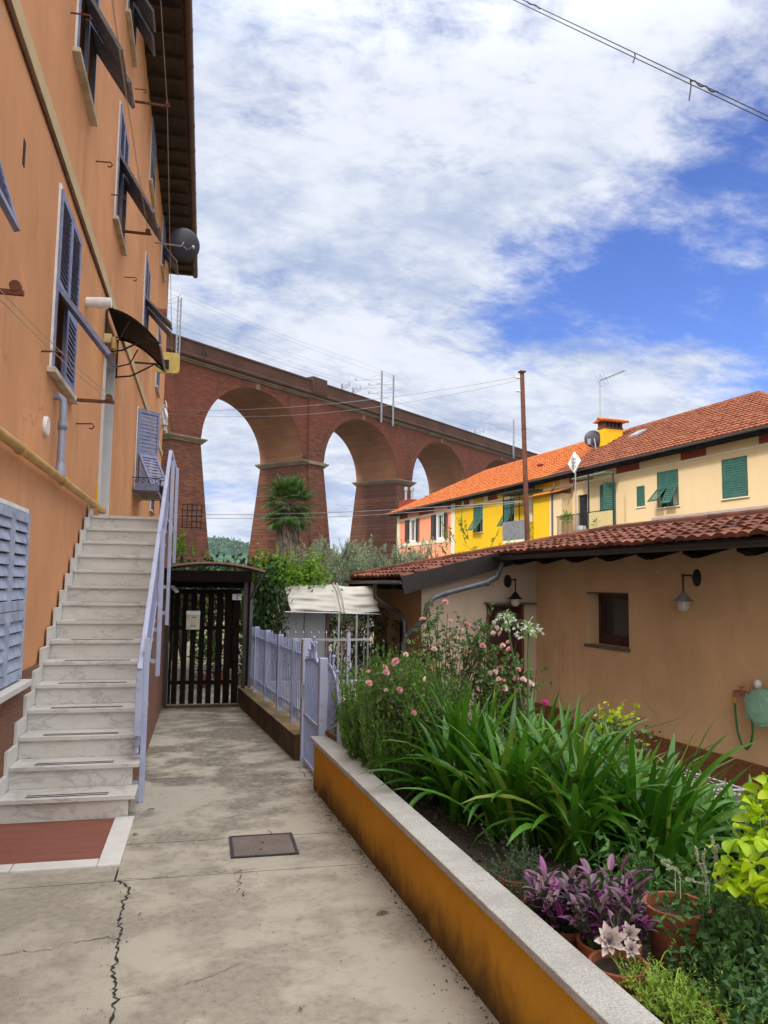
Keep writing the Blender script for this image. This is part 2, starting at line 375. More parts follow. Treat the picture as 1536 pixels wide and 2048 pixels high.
k = N('mossy_low_wall'); g = k.rng(k.noise(3, 8, 0.7, 0.3), 0.35, 0.65); up = k.rng(k.sep(k.n('ShaderNodeNewGeometry').outputs['Normal'])[2], 0.4, 0.8)
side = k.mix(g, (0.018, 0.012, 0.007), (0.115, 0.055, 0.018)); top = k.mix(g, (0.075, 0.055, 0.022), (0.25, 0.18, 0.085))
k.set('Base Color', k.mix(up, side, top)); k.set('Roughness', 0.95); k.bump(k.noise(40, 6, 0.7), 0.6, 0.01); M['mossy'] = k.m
k = N('dark_stained_wood'); f = k.rng(k.noise(6, 6, 0.6, v=k.mp((6, 6, 0.5))), 0.3, 0.7)
k.set('Base Color', k.mix(f, (0.005, 0.0035, 0.003), (0.013, 0.008, 0.006))); k.set('Roughness', 0.9); k.set('Specular IOR Level', 0.06); k.bump(f, 0.3, 0.003); M['darkwood'] = k.m
M['darkmetal'] = plain('dark_brown_metal', (0.028, 0.022, 0.021), 0.38, metal=0.3, var=0.3, spec=0.5)
M['blackiron'] = plain('black_iron', (0.015, 0.014, 0.015), 0.5, metal=0.4)
M['greymetal'] = plain('galvanised_grey_metal', (0.34, 0.35, 0.38), 0.45, metal=0.6, var=0.25)
M['zinc'] = plain('blue_grey_downpipe', (0.085, 0.092, 0.11), 0.45, metal=0.15, var=0.3)
M['leadpipe'] = plain('painted_grey_pipe', (0.30, 0.31, 0.42), 0.5, metal=0.2, var=0.25)
M['yellowpipe'] = plain('ochre_painted_pipe', (0.52, 0.30, 0.085), 0.5, var=0.3, scale=5)
k = N('rusty_iron'); f = k.rng(k.noise(9, 8, 0.7), 0.35, 0.65); k.set('Base Color', k.mix(f, (0.07, 0.028, 0.018), (0.17, 0.055, 0.028))); k.set('Roughness', 0.85); k.bump(k.noise(60, 5), 0.4, 0.004); M['rust'] = k.m
M['wallbrown'] = plaster('tan_plaster', (0.66, 0.455, 0.265), var=0.22, streak=0.12, dirt=(0.46, 0.29, 0.16), dirtamt=0.5, aged=.8)
M['wallpink'] = plaster('pale_mauve_plaster', (0.50, 0.40, 0.32), var=0.15, dirt=(0.36, 0.28, 0.22), dirtamt=0.4)
M['wallshade'] = plaster('shaded_plaster', (0.34, 0.19, 0.095), var=0.2)  # side wall plaster, its shade put into a darker colour
k = N('russet_roughcast'); f = k.rng(k.noise(26, 6, 0.75), 0.3, 0.7); k.set('Base Color', k.mix(f, (0.12, 0.04, 0.016), (0.34, 0.125, 0.045))); k.set('Roughness', 0.95)
k.bump(k.noise(30, 6, 0.75, v=k.mp((1, 1, 2))), 1.0, 0.035); M['dado'] = k.m
M['brownwood'] = plain('brown_window_wood', (0.05, 0.016, 0.010), 0.5, var=0.4, scale=15)
M['slate'] = plain('grey_slate_sill', (0.10, 0.10, 0.105), 0.6, var=0.3)
def tilemat(name, c1, c2, moss=0.35):
    k = N(name); r = k.island(); col = k.mix(r, c1, c2); g = k.rng(k.noise(1.3, 8, 0.7), 0.45, 0.7)
    col = k.mix(k.math('MULTIPLY', g, moss), col, mul(c1, 0.35)); col = k.mix(k.math('MULTIPLY', k.rng(k.noise(40, 4, 0.7), 0.45, 0.7), 0.3), col, mul(c1, 0.5))
    k.set('Base Color', col); k.set('Roughness', 0.85); k.set('Specular IOR Level', 0.2); k.bump(k.noise(50, 4), 0.3, 0.006); return k.m
M['tile_old'] = tilemat('old_clay_tiles', (0.10, 0.036, 0.024), (0.25, 0.090, 0.056), 0.8)
M['tile_orange'] = tilemat('orange_clay_tiles', (0.38, 0.105, 0.026), (0.46, 0.140, 0.040), 0.3)
M['tile_brown'] = tilemat('russet_clay_tiles', (0.185, 0.058, 0.028), (0.25, 0.086, 0.044), 0.4)
M['pink'] = plaster('salmon_plaster', (0.80, 0.31, 0.19), var=0.06, streak=0.06)
M['yellow'] = plaster('yellow_plaster', (0.68, 0.42, 0.016), var=0.06, streak=0.08)
M['cream'] = plaster('cream_plaster', (0.68, 0.51, 0.305), var=0.07, streak=0.08)
M['trim'] = plaster('pale_trim', (0.70, 0.63, 0.48), var=0.08)
M['redtrim'] = plaster('dark_red_frieze', (0.26, 0.045, 0.03), var=0.2)
M['green'] = plain('dark_green_shutter_paint', (0.035, 0.115, 0.09), 0.5, var=0.25, scale=4)
M['green_dark'] = plain('blackish_green_shutter_paint', (0.012, 0.028, 0.030), 0.55, var=0.25)
k = N('viaduct_brick'); x = k.n('ShaderNodeTexBrick'); k.l(k.mp((1, 1, 1), (RAD(90), 0, 0)), x.inputs['Vector']); x.inputs['Scale'].default_value = 1.0
x.inputs['Brick Width'].default_value = 0.5; x.inputs['Row Height'].default_value = 0.16; x.inputs['Mortar Size'].default_value = 0.018; x.inputs['Mortar Smooth'].default_value = 0.4
x.inputs['Color1'].default_value = (0.185, 0.066, 0.036, 1); x.inputs['Color2'].default_value = (0.074, 0.028, 0.018, 1); x.inputs['Mortar'].default_value = (0.15, 0.085, 0.06, 1)
a = k.rng(k.math('ADD', k.noise(0.16, 8, 0.7, 0.5), k.rng(k.sep()[2], 14, 22, -0.12, 0.16)), 0.40, 0.62); b = k.math('MAXIMUM', k.rng(k.noise(1.0, 6, 0.6, 0.3, v=k.mp((0.5, 0.5, 0.09))), 0.45, 0.75), k.rng(k.noise(2.4, 9, 0.78, v=k.mp((0.4, 0.4, 2.6))), 0.42, 0.62)); c = k.rng(k.noise(0.5, 9, 0.75), 0.6, 0.78)
col = k.mix(k.math('MULTIPLY', a, 0.6), x.outputs['Color'], (0.21, 0.055, 0.031)); col = k.mix(k.math('MULTIPLY', b, 0.80), col, (0.046, 0.024, 0.019)); col = k.mix(k.math('MULTIPLY', c, 0.4), col, (0.26, 0.16, 0.12))
k.set('Base Color', col); k.set('Roughness', 0.9); k.set('Specular IOR Level', 0.1); k.bump(x.outputs['Fac'], 0.3, 0.02); M['brick'] = k.m
k = N('viaduct_soffit_brick'); a = k.rng(k.noise(0.3, 8, 0.65, 0.3), 0.3, 0.7); b = k.rng(k.noise(1.3, 6, 0.7, v=k.mp((1, 0.12, 2.2))), 0.35, 0.65)
col = k.mix(a, (0.185, 0.086, 0.048), (0.32, 0.16, 0.08)); col = k.mix(k.math('MULTIPLY', b, 0.45), col, (0.11, 0.045, 0.028)); k.set('Base Color', col); k.set('Roughness', 0.9); k.set('Specular IOR Level', 0.1); k.bump(b, 0.3, 0.03); M['soffit'] = k.m
M['parapet'] = plaster('sooty_brick_parapet', (0.085, 0.042, 0.028), var=0.35, streak=0.5)
M['stone'] = plaster('weathered_stone', (0.22, 0.17, 0.115), var=0.4, streak=0.5)
M['canvas'] = plain('pale_canvas', (0.50, 0.48, 0.44), 0.85, var=0.2, scale=3)
M['cabinet'] = plain('pale_grey_cabinet', (0.46, 0.47, 0.54), 0.55, var=0.15, scale=3)
M['terracotta'] = plain('terracotta', (0.27, 0.085, 0.036), 0.85, var=0.55, scale=14)
M['soil'] = plain('dark_soil', (0.035, 0.025, 0.016), 0.95, var=0.5, scale=18, bump=0.8, bscale=40)
M['bark'] = plain('grey_brown_bark', (0.13, 0.10, 0.075), 0.95, var=0.45, scale=20, bump=0.8, bscale=45)
M['ground'] = plain('dry_earth_and_grass', (0.14, 0.13, 0.075), 0.95, var=0.5, scale=0.8, bump=0.6, bscale=8)
k = N('grey_paving'); x = k.n('ShaderNodeTexBrick'); k.l(k.obj(), x.inputs['Vector']); x.inputs['Scale'].default_value = 1; x.inputs['Brick Width'].default_value = 0.4; x.inputs['Row Height'].default_value = 0.4; x.inputs['Mortar Size'].default_value = 0.006; x.offset = 0
x.inputs['Color1'].default_value = (0.34, 0.31, 0.27, 1); x.inputs['Color2'].default_value = (0.27, 0.25, 0.21, 1); x.inputs['Mortar'].default_value = (0.10, 0.09, 0.08, 1)
k.set('Base Color', k.mix(k.math('MULTIPLY', k.rng(k.noise(5, 7, 0.7), 0.4, 0.7), 0.5), x.outputs['Color'], (0.15, 0.13, 0.11))); k.set('Roughness', 0.8); k.bump(k.noise(60, 4), 0.3, 0.004); M['paving'] = k.m
# foliage
M['agap'] = leafmat('strap_leaf_green', (0.018, 0.086, 0.005), (0.075, 0.215, 0.013), 0.36, 0.28, 0.4, c3=(0.16, 0.24, 0.03))
M['rosemary'] = leafmat('rosemary_needles', (0.045, 0.13, 0.012), (0.14, 0.28, 0.035), 0.55, 0.25)
M['roseleaf'] = leafmat('rose_leaves', (0.035, 0.10, 0.015), (0.11, 0.21, 0.04), 0.45, 0.25, c3=(0.17, 0.12, 0.04))
M['petal'] = leafmat('pink_petals', (0.74, 0.28, 0.33), (0.82, 0.52, 0.53), 0.6, 0.3)
M['petal_pale'] = leafmat('pale_pink_petals', (0.80, 0.52, 0.50), (0.85, 0.72, 0.68), 0.6, 0.3)
M['petal_magenta'] = leafmat('magenta_petals', (0.55, 0.03, 0.25), (0.70, 0.06, 0.35), 0.6, 0.3)
M['petal_white'] = leafmat('white_florets', (0.62, 0.66, 0.60), (0.78, 0.80, 0.76), 0.6, 0.3)
M['stem'] = plain('green_stem', (0.06, 0.12, 0.03), 0.6, var=0.3)
M['twig'] = plain('brown_twig', (0.07, 0.06, 0.035), 0.8, var=0.4)
M['lime'] = leafmat('lime_leaves', (0.24, 0.42, 0.008), (0.46, 0.58, 0.02), 0.42, 0.35)
M['rosemary_shaded'] = leafmat('shaded_inner_rosemary', (.012, .035, .006), (.04, .09, .015), .7, .1)  # darker copy of the needles, colouring in the shade inside the bush
M['vine'] = leafmat('bright_vine_leaves', (0.07, 0.19, 0.012), (0.22, 0.40, 0.03), 0.5, 0.35)
M['ivy'] = leafmat('dark_hedge_leaves', (0.015, 0.045, 0.012), (0.05, 0.11, 0.025), 0.5, 0.2)
M['olive'] = leafmat('silver_olive_leaves', (0.17, 0.23, 0.12), (0.38, 0.45, 0.31), 0.55, 0.25)
M['palm'] = leafmat('palm_fronds', (0.028, 0.10, 0.018), (0.09, 0.20, 0.04), 0.45, 0.2, c3=(0.15, 0.17, 0.04))
M['thatch'] = leafmat('dead_palm_fibre', (0.12, 0.095, 0.075), (0.28, 0.23, 0.185), 0.9, 0.05)
M['mint'] = leafmat('mint_leaves', (0.035, 0.10, 0.022), (0.09, 0.20, 0.045), 0.5, 0.25)
M['sedum'] = leafmat('yellow_green_sedum', (0.13, 0.24, 0.02), (0.26, 0.38, 0.045), 0.5, 0.25)
M['fern'] = leafmat('blue_green_sprigs', (0.04, 0.085, 0.04), (0.08, 0.14, 0.07), 0.6, 0.2)
M['ghost'] = leafmat('pale_mauve_succulent', (0.44, 0.36, 0.35), (0.58, 0.49, 0.46), 0.55, 0.1)
k = N('striped_purple_leaves'); u = k.sep(k.uv())[0]; r = k.island()
edge = k.math('ABSOLUTE', k.math('SUBTRACT', u, 0.5)); s_ = k.rng(k.math('ABSOLUTE', k.math('SUBTRACT', edge, 0.24)), 0.03, 0.10, 1, 0)
base = k.mix(k.rng(r, 0.58, 0.80), (0.035, 0.045, 0.03), (0.20, 0.012, 0.17)); col = k.mix(k.math('MULTIPLY', s_, 0.55), base, k.mix(k.rng(r, 0.3, 0.8), (0.20, 0.23, 0.18), (0.36, 0.15, 0.32)))
bf = k.n('ShaderNodeNewGeometry').outputs['Backfacing']; col = k.mix(k.math('MULTIPLY', bf, 0.35), col, (0.15, 0.015, 0.10)); k.set('Base Color', col); k.set('Roughness', 0.4); M['trad'] = k.m

# ------------------------------------------------------------------ foliage builders
def unit(v): return v/(np.linalg.norm(v, axis=-1, keepdims=True) + 1e-9)
def leaves(mb, P, D, L, Wd, fold=0.25, roll=None):
    """folded diamond leaves: points P, directions D"""
    P, D = np.asarray(P, float), unit(np.asarray(D, float)); n = len(P)
    L = np.broadcast_to(np.asarray(L, float), (n,))[:, None]; Wd = np.broadcast_to(np.asarray(Wd, float), (n,))[:, None]
    r = unit(rng.normal(size=(n, 3)) + np.array([0, 0, 1.2])); A = unit(np.cross(D, r)); Nn = np.cross(A, D)
    b = P; t = P + D*L; mid = P + D*L*0.42
    l = mid + A*Wd/2 + Nn*Wd*fold; rr = mid - A*Wd/2 + Nn*Wd*fold
    V = np.stack([b, l, t, rr], 1).reshape(-1, 3); F = (np.arange(n)*4)[:, None]
    tri = np.concatenate([F + np.array([[0, 1, 2]]), F + np.array([[0, 2, 3]])])
    uv = np.tile(np.array([[.5, 0], [0, .45], [.5, 1], [1, .45]]), (n, 1)); mb.add(V, tri, uv)
def ribbons(mb, P, az, el, L, Wd, droop, S=7, prof=None, vfold=0.15, twist=0.0):
    """curved blades: start P, azimuth, start elevation, length, width, total drop of the elevation angle"""
    P = np.asarray(P, float); n = len(P); az = np.broadcast_to(az, (n,)); el = np.broadcast_to(el, (n,)); L = np.broadcast_to(L, (n,)); Wd = np.broadcast_to(Wd, (n,)); droop = np.broadcast_to(droop, (n,))
    t = np.linspace(0, 1, S+1); e = el[:, None] - droop[:, None]*t[None]**1.6
    d = np.stack([np.cos(e)*np.cos(az)[:, None], np.cos(e)*np.sin(az)[:, None], np.sin(e)], -1)
    step = (L/S)[:, None, None]*(d[:, :-1]+d[:, 1:])/2
    C = np.concatenate([np.zeros((n, 1, 3)), np.cumsum(step, 1)], 1) + P[:, None]
    side = np.stack([-np.sin(az), np.cos(az), np.zeros(n)], -1)[:, None] + np.zeros_like(d)
    nrm = np.cross(d, side)
    if np.any(twist):
        tw = (np.broadcast_to(twist, (n,)))[:, None]*t[None]; side, nrm = side*np.cos(tw)[..., None] + nrm*np.sin(tw)[..., None], nrm*np.cos(tw)[..., None] - side*np.sin(tw)[..., None]
    if prof is None: prof = lambda x: np.minimum(1, 0.55+x*1.6)*np.clip((1-x)*3.2, 0, 1)**0.7
    w = (Wd[:, None]*prof(t)[None])[..., None]/2
    up = np.where(nrm[..., 2:3] < 0, -1, 1)*nrm
    V = np.stack([C - side*w + up*w*vfold*2, C, C + side*w + up*w*vfold*2], 2)
    V = V.reshape(-1, 3); base = (np.arange(n)*(S+1)*3)[:, None, None]; i = (np.arange(S)*3)[None, :, None]
    q = np.array([[0, 1, 4, 3], [1, 2, 5, 4]])
    F = (base[..., None] + i[..., None] + q[None, None]).reshape(-1, 4)
    uv = np.stack(np.broadcast_arrays(np.array([0, .5, 1.0])[None, None, :], t[None, :, None] + np.zeros((n, 1, 1))), -1).reshape(-1, 2)
    mb.add(V, F, uv)
def ballpts(n, c, r, shell=0.5):
    d = unit(rng.normal(size=(n, 3))); rad = (shell + (1-shell)*rng.random(n))[:, None]
    return np.array(c) + d*rad*np.array(r), d
def rosette(mb, c, r, n=15, normal=(0, 0, 1)):
    """rose-like flower head"""
    k_ = np.arange(n); az = k_*2.399 + rng.random(); el = np.linspace(1.35, 0.15, n); q = np.linspace(0.3, 1, n)
    mb2 = MB(); ribbons(mb2, np.zeros((n, 3)), az, el, r*(0.65+0.45*q), r*(0.55+0.75*q), -0.9+0.5*q, 3, lambda x: np.array([.35, .95, 1.0, .45]), 0.25)
    V = np.vstack(mb2.V); z = np.array(normal, float); z /= np.linalg.norm(z); a = np.cross(z, [0.3, 1, 0.1]); a /= np.linalg.norm(a); b = np.cross(z, a)
    V = V@np.array([a, b, z]) + np.array(c)
    mb.add(V, mb2.F[0], mb2.U[0])

# ================================================================== SETTING
g = MB(); ng = 60; rr_ = np.concatenate([[0], np.geomspace(4, 1050, 40)]); th = np.arange(ng)*2*math.pi/ng
V = np.array([[r*math.cos(a), r*math.sin(a), -0.78] for r in rr_ for a in th]); F = np.array([[i*ng+j, i*ng+(j+1) % ng, (i+1)*ng+(j+1) % ng, (i+1)*ng+j] for i in range(len(rr_)-1) for j in range(ng)])
g.add(V, F); structure('ground', g, M['ground'])

# the path: separate poured slabs with open joints
def slab(mb, poly, z0=-0.10, z1=0.0):
    mb.prism([(x, y, z0) for x, y in poly], (0, 0, z1-z0))
path = MB(); J = 0.005
ys = [-3.0, 4.625, 5.235, 6.88, 9.30, 12.6, 16.5]
slope = [-0.004, 0.0, 0.004, -0.0, 0.05, 0.0]
def xr(y): return 1.35
for i in range(len(ys)-1):
    y0, y1 = ys[i]+J, ys[i+1]-J
    x0 = -1.36 if i in (0,) else -0.425
    if i == 0:
        slab(path, [(-1.36, -3), (1.5, -3), (1.5, y1), (-1.36, y1)])
    elif i == 1:
        slab(path, [(-1.36, y0), (-0.43, y0), (-0.43, 4.86), (-1.36, 4.86)]); slab(path, [(-0.418, y0), (1.4, y0), (1.4, y1), (-0.418, y1)])
    else: slab(path, [(-1.36, y0), (1.4, y0-0.03*(i == 4)), (1.4, y1), (-1.36, y1)])
structure('path', path, M['concrete'])
under = MB(); under.box(-1.5, 1.62, -3, 16.6, -0.78, -0.104); structure('path_bed', under, M['crack'])
# long open crack and hairline cracks across the concrete
ck = MB()
def crack(pts, w0, seed, sub=9, jag=0.014):
    r = np.random.default_rng(seed); P = []
    pts = np.array(pts, float)
    for a, b in zip(pts[:-1], pts[1:]):
        for t in np.linspace(0, 1, sub, endpoint=False): P.append(a+(b-a)*t)
    P.append(pts[-1]); P = np.array(P); P[1:-1] += r.normal(size=(len(P)-2, 2))*jag
    T = np.gradient(P, axis=0); T /= np.linalg.norm(T, axis=1)[:, None]+1e-9; Nn = np.stack([-T[:, 1], T[:, 0]], 1)
    w = w0*(0.25+1.1*r.random(len(P))**1.5)[:, None]; L = P+Nn*w/2; R = P-Nn*w/2
    V = np.hstack([np.vstack([L, R]), np.full((2*len(P), 1), 0.003)]); n = len(P)
    ck.add(V, np.array([[i, i+1, n+i+1, n+i] for i in range(n-1)]))
def gp(*uv): return [gz(u, v)[:2] for u, v in uv]
crack(gp((236, 1762), (258, 1775), (252, 1800), (240, 1830), (242, 1855), (237, 1880), (233, 1920), (225, 1960), (230, 2000), (222, 2060), (214, 2300)), 0.013, 3, 9, .007)
crack(gp((0, 1912), (60, 1905), (140, 1888), (215, 1874), (236, 1885)), 0.004, 4)
crack(gp((232, 2000), (300, 1985)), 0.003, 5, 9, .005); crack(gp((480, 1742), (478, 1770), (484, 1795)), 0.005, 6)
crack(gp((350, 1975), (420, 1955), (490, 1925)), 0.003, 7, 9, .005); crack(gp((590, 1530), (610, 1550), (624, 1568)), 0.008, 9)
crack(gp((540, 1660), (541, 1672)), 0.006, 10); crack(gp((236, 1762), (420, 1745), (520, 1738)), 0.004, 11)
structure('path_crack', ck, M['crack'])

# garden soil bed behind the planter wall, paved yard in front of the low house
HR = RAD(6.9)                                              # heading of the houses on the right
so = MB(); xs = np.linspace(0, 1, 16); ysb = np.linspace(0.2, 6.35, 40); V = []
for y in ysb:
    x0 = 1.15 - 0.066*(y-2.89)+0.105; x1 = 3.15
    for q in xs: V.append([x0+(x1-x0)*q, y, 0.24 - 0.30*q**1.5 + rng.normal()*0.018])
nx = len(xs); so.add(V, np.array([[i*nx+j, i*nx+j+1, (i+1)*nx+j+1, (i+1)*nx+j] for i in range(len(ysb)-1) for j in range(nx-1)]))
structure('garden_soil', so, M['soil'], smooth=True)
so = MB(); so.box(1.42, 3.14, 6.36, 10.9, -0.7, -0.10); so.box(3.14, 3.26, 0.2, 10.9, -0.7, -0.08); structure('garden_bed', so, M['soil'])
pv = MB(); pv.box(3.27, 7.3, -1, 12.6, -0.75, -0.67); structure('paved_yard', pv, M['paving'], rot=0)
gy = MB(); gy.box(1.41, 3.22, 10.91, 18.0, -0.74, -0.02); structure('back_yard', gy, M['concrete'])

# distant wooded hill: a sheet of terrain with a lumpy canopy
hl = MB(); nx_, ny_ = 220, 34
gx = np.linspace(-330, 520, nx_); gy_ = np.linspace(560, 900, ny_); V = []
def hill_h(x):
    return np.interp(x, [-330, -120, -60, -10, 5, 18, 40, 75, 110, 160, 240, 520], [20, 22, 24, 33, 38.5, 37.5, 33, 31, 24, 20, 26, 20])
hn_ = rng.normal(size=(ny_, nx_))
for j, y in enumerate(gy_):
    q = min(1, (y-560)/130.0); q = q*q*(3-2*q); fall = 1.0 if y < 720 else max(0.55, 1-(y-720)/500)
    for i, x in enumerate(gx):
        h = hill_h(x*700/max(y, 640))*q*fall
        V.append([x + rng.normal()*0.8, y + rng.normal()*2, -0.8 + h + (1.1*hn_[j, i] + 1.0*math.sin(x*0.35+j))*q])
hl.add(V, np.array([[j*nx_+i, j*nx_+i+1, (j+1)*nx_+i+1, (j+1)*nx_+i] for j in range(ny_-1) for i in range(nx_-1)]))
k = N('wooded_hillside'); a = k.rng(k.vor(0.16), 0.0, 0.9); b = k.rng(k.noise(0.03, 7, 0.65), 0.35, 0.65)
k.set('Base Color', k.mix(a, k.mix(b, (0.045, 0.105, 0.055), (0.085, 0.15, 0.065)), (0.016, 0.045, 0.030))); k.set('Roughness', 0.95); k.set('Specular IOR Level', 0.05); k.bump(k.vor(0.16), 1.0, 3.0)
M['hill'] = k.m
structure('hill', hl, M['hill'], smooth=True)
hc = MB(); n = 5200
x = rng.uniform(-160, 260, n); y = rng.uniform(640, 730, n); q = np.clip((y-560)/130, 0, 1); q = q*q*(3-2*q)
z = -0.8 + hill_h(x*700/np.maximum(y, 640))*q
P = np.stack([x, y, z+rng.uniform(-0.5, 1.6, n)], 1)
for _ in range(5):
    PP = P + rng.normal(size=P.shape)*np.array([1.6, 1.6, 1.2]); leaves(hc, PP, rng.normal(size=(n, 3))+np.array([0, -.5, .6]), rng.uniform(1.6, 3.4, n), rng.uniform(1.4, 2.6, n))
M['hill_leaf'] = leafmat('hillside_tree_crowns', (0.025, 0.07, 0.035), (0.08, 0.15, 0.06), 0.8, 0.1, 0.1)
structure('hillside_trees', hc, M['hill_leaf'], kind='stuff')

# ================================================================== ORANGE APARTMENT BUILDING (left)
WX = -1.35
def lw(V):                                                # wall coordinates (along, out, up) -> world
    V = np.asarray(V, float); return np.stack([WX + V[:, 1], V[:, 0], V[:, 2]], 1)
def wall_holes(mb, mp, a0, a1, z0, z1, holes, depth=0.22, b=0.0):
    A = sorted({a0, a1, *[h[0] for h in holes], *[h[1] for h in holes]}); Z = sorted({z0, z1, *[h[2] for h in holes], *[h[3] for h in holes]})
    for i in range(len(A)-1):
        for j in range(len(Z)-1):
            ca, cz = (A[i]+A[i+1])/2, (Z[j]+Z[j+1])/2
            if any(h[0] < ca < h[1] and h[2] < cz < h[3] for h in holes): continue
            mb.add(mp(np.array([[A[i], b, Z[j]], [A[i+1], b, Z[j]], [A[i+1], b, Z[j+1]], [A[i], b, Z[j+1]]])), np.array([[0, 1, 2, 3]]))
    for h in holes:
        p = [(h[0], h[2]), (h[1], h[2]), (h[1], h[3]), (h[0], h[3])]
        for q in range(4):
            (aa, za), (ab, zb) = p[q], p[(q+1) % 4]
            mb.add(mp(np.array([[aa, b, za], [ab, b, zb], [ab, b-depth, zb], [aa, b-depth, za]])), np.array([[0, 1, 2, 3]]))
def rot_hinge_a(mp, bh, zh, ang):                         # swings a flap out about its top edge
    c, s = math.cos(ang), math.sin(ang)
    def f(V):
        V = np.asarray(V, float); b = V[:, 1]-bh; z = V[:, 2]-zh
        return mp(np.stack([V[:, 0], bh + b*c - z*s, zh + b*s + z*c], 1))
    return f
def rot_hinge_z(mp, ah, bh, ang):                         # swings a leaf open about its side
    c, s = math.cos(ang), math.sin(ang)
    def f(V):
        V = np.asarray(V, float); a = V[:, 0]-ah; b = V[:, 1]-bh
        return mp(np.stack([ah + a*c - b*s, bh + a*s + b*c, V[:, 2]], 1))
    return f
def louvre(mb, mp, a0, a1, z0, z1, b0=0.005, th=0.034, fr=0.05, pitch=0.05, rail=0.07):
    """framed louvred panel"""
    mb.box(a0, a0+fr, b0, b0+th, z0, z1, mp); mb.box(a1-fr, a1, b0, b0+th, z0, z1, mp)
    mb.box(a0+fr, a1-fr, b0, b0+th-0.002, z0, z0+rail, mp); mb.box(a0+fr, a1-fr, b0, b0+th-0.002, z1-rail, z1, mp)
    n = max(2, int((z1-z0-2*rail)/pitch)); hh = (z1-z0-2*rail)/n
    for i in range(n):
        zc = z0+rail+hh*(i+0.5); t = 0.004
        poly = [(a0+fr, b0+0.002, zc+hh*0.42), (a0+fr, b0+0.002+t*2, zc+hh*0.42+t), (a0+fr, b0+th-0.004, zc-hh*0.42+t), (a0+fr, b0+th-0.004-t*2, zc-hh*0.42)]
        mb.prism(poly, (a1-a0-2*fr, 0, 0), mp)
def shutter_window(T, mp, a0, a1, z0, z1, flaps=(0, 0), mat='shutter', flapmat=None, frame='white', sill='sill', split=0.46, open_leaf=(0, 0), pitch=0.055, framed=True, sill_out=0.07, curtain=False):
    """window with frame, pane, sill and two louvred shutters whose lower flaps can be propped open"""
    f = MB(); d = -0.16
    f.box(a0, a0+0.05, d-.04, d, z0, z1, mp); f.box(a1-0.05, a1, d-.04, d, z0, z1, mp); f.box(a0+.05, a1-.05, d-.04, d-.001, z1-.05, z1, mp); f.box(a0+.05, a1-.05, d-.04, d-.001, z0, z0+.06, mp)
    mid = (a0+a1)/2; f.box(mid-.035, mid+.035, d-.038, d-.002, z0+.06, z1-.05, mp)
    w = T.part('window', f, M[frame])
    p = MB(); p.box(a0+.05, a1-.05, d-.06, d-.045, z0+.05, z1-.05, mp); T.part('pane', p, M['glass'], w)
    if curtain:
        c = MB(); c.box(a0+.08, mid-.05, d-.044, d-.041, z0+.08, z1-.5, mp); T.part('curtain', c, M['white'], w)
    if sill:
        s = MB(); s.box(a0-.08, a1+.08, -0.15, sill_out, z0-.05, z0-.002, mp); T.part('sill', s, M[sill], w, bevel=.006)
    if framed:
        o = MB(); q = .03
        o.box(a0-.004, a0+q, .001, .02, z0, z1+q, mp); o.box(a1-q, a1+.004, .001, .02, z0, z1+q, mp); o.box(a0+q, a1-q, .001, .019, z1, z1+q, mp); T.part('outer_frame', o, M[frame], w)
    for i, (b0_, b1_) in enumerate(((a0+.012, mid-.003), (mid+.003, a1-.012))):
        mm = mp
        if open_leaf[i]: mm = rot_hinge_z(mp, b0_ if i == 0 else b1_, 0.02, open_leaf[i] if i == 0 else -open_leaf[i])
        zs = z0+(z1-z0)*split; s = MB()
        if flaps[i] is None: louvre(s, mm, b0_, b1_, z0+.01, z1-.01, .004, pitch=pitch); T.part('shutter', s, M[mat]); continue
        fr = .05; s.box(b0_, b0_+.03, .004, .038, z0+.01, zs, mm) if flaps[i] else None; s.box(b1_-.03, b1_, .004, .038, z0+.01, zs, mm) if flaps[i] else None
        louvre(s, mm, b0_, b1_, zs, z1-.01, .004, pitch=pitch); sh = T.part('shutter', s, M[mat])
        fl = MB(); fm = rot_hinge_a(mm, .022, zs, flaps[i]) if flaps[i] else mm
        louvre(fl, fm, b0_+.034*bool(flaps[i]), b1_-.034*bool(flaps[i]), z0+.015, zs-.006, .005, pitch=pitch); T.part('flap', fl, M[flapmat or mat], sh)
B = Thing('apartment_building', 'tall orange plastered apartment house with grey blue shutters along the path', 'building', (WX, 10, 0))
Y0, Y1_, ZT = -1.0, 23.3, 11.06
ga = [(5.30, 6.34, 0.90, 2.16)]
firsts = [(3.6, 4.75, 3.64, 5.07), (6.87, 7.95, 3.45, 5.07), (15.05, 16.1, 3.33, 4.95), (19.4, 20.4, 3.4, 4.95)]
door = (10.2, 11.15, 2.41, 4.62)
seconds = [(7.2, 8.25, 6.56, 8.2), (10.45, 11.5, 6.51, 8.15), (15.25, 16.3, 6.5, 8.1), (19.5, 20.5, 6.5, 8.1)]
thirds = [(7.2, 8.25, 9.66, 10.96), (10.7, 11.75, 9.66, 10.96), (15.35, 16.4, 9.66, 10.96), (19.6, 20.6, 9.66, 10.96)]
groundw2 = [(13.0, 14.0, 0.95, 2.1), (17.0, 18.0, 0.95, 2.1)]
wb = MB(); wall_holes(wb, lw, Y0, Y1_, -0.78, ZT, ga+firsts+[door]+seconds+thirds+groundw2)
wb.box(-9.5, WX-0.62, Y0+.01, Y1_-.01, -0.78, ZT-.01)
wb.quad((WX, Y1_, -.78), (WX-.62, Y1_, -.78), (WX-.62, Y1_, ZT), (WX, Y1_, ZT)); wb.quad((WX, Y0, -.78), (WX-.62, Y0, -.78), (WX-.62, Y0, ZT), (WX, Y0, ZT))
B.part('wall', wb, M['orange'])
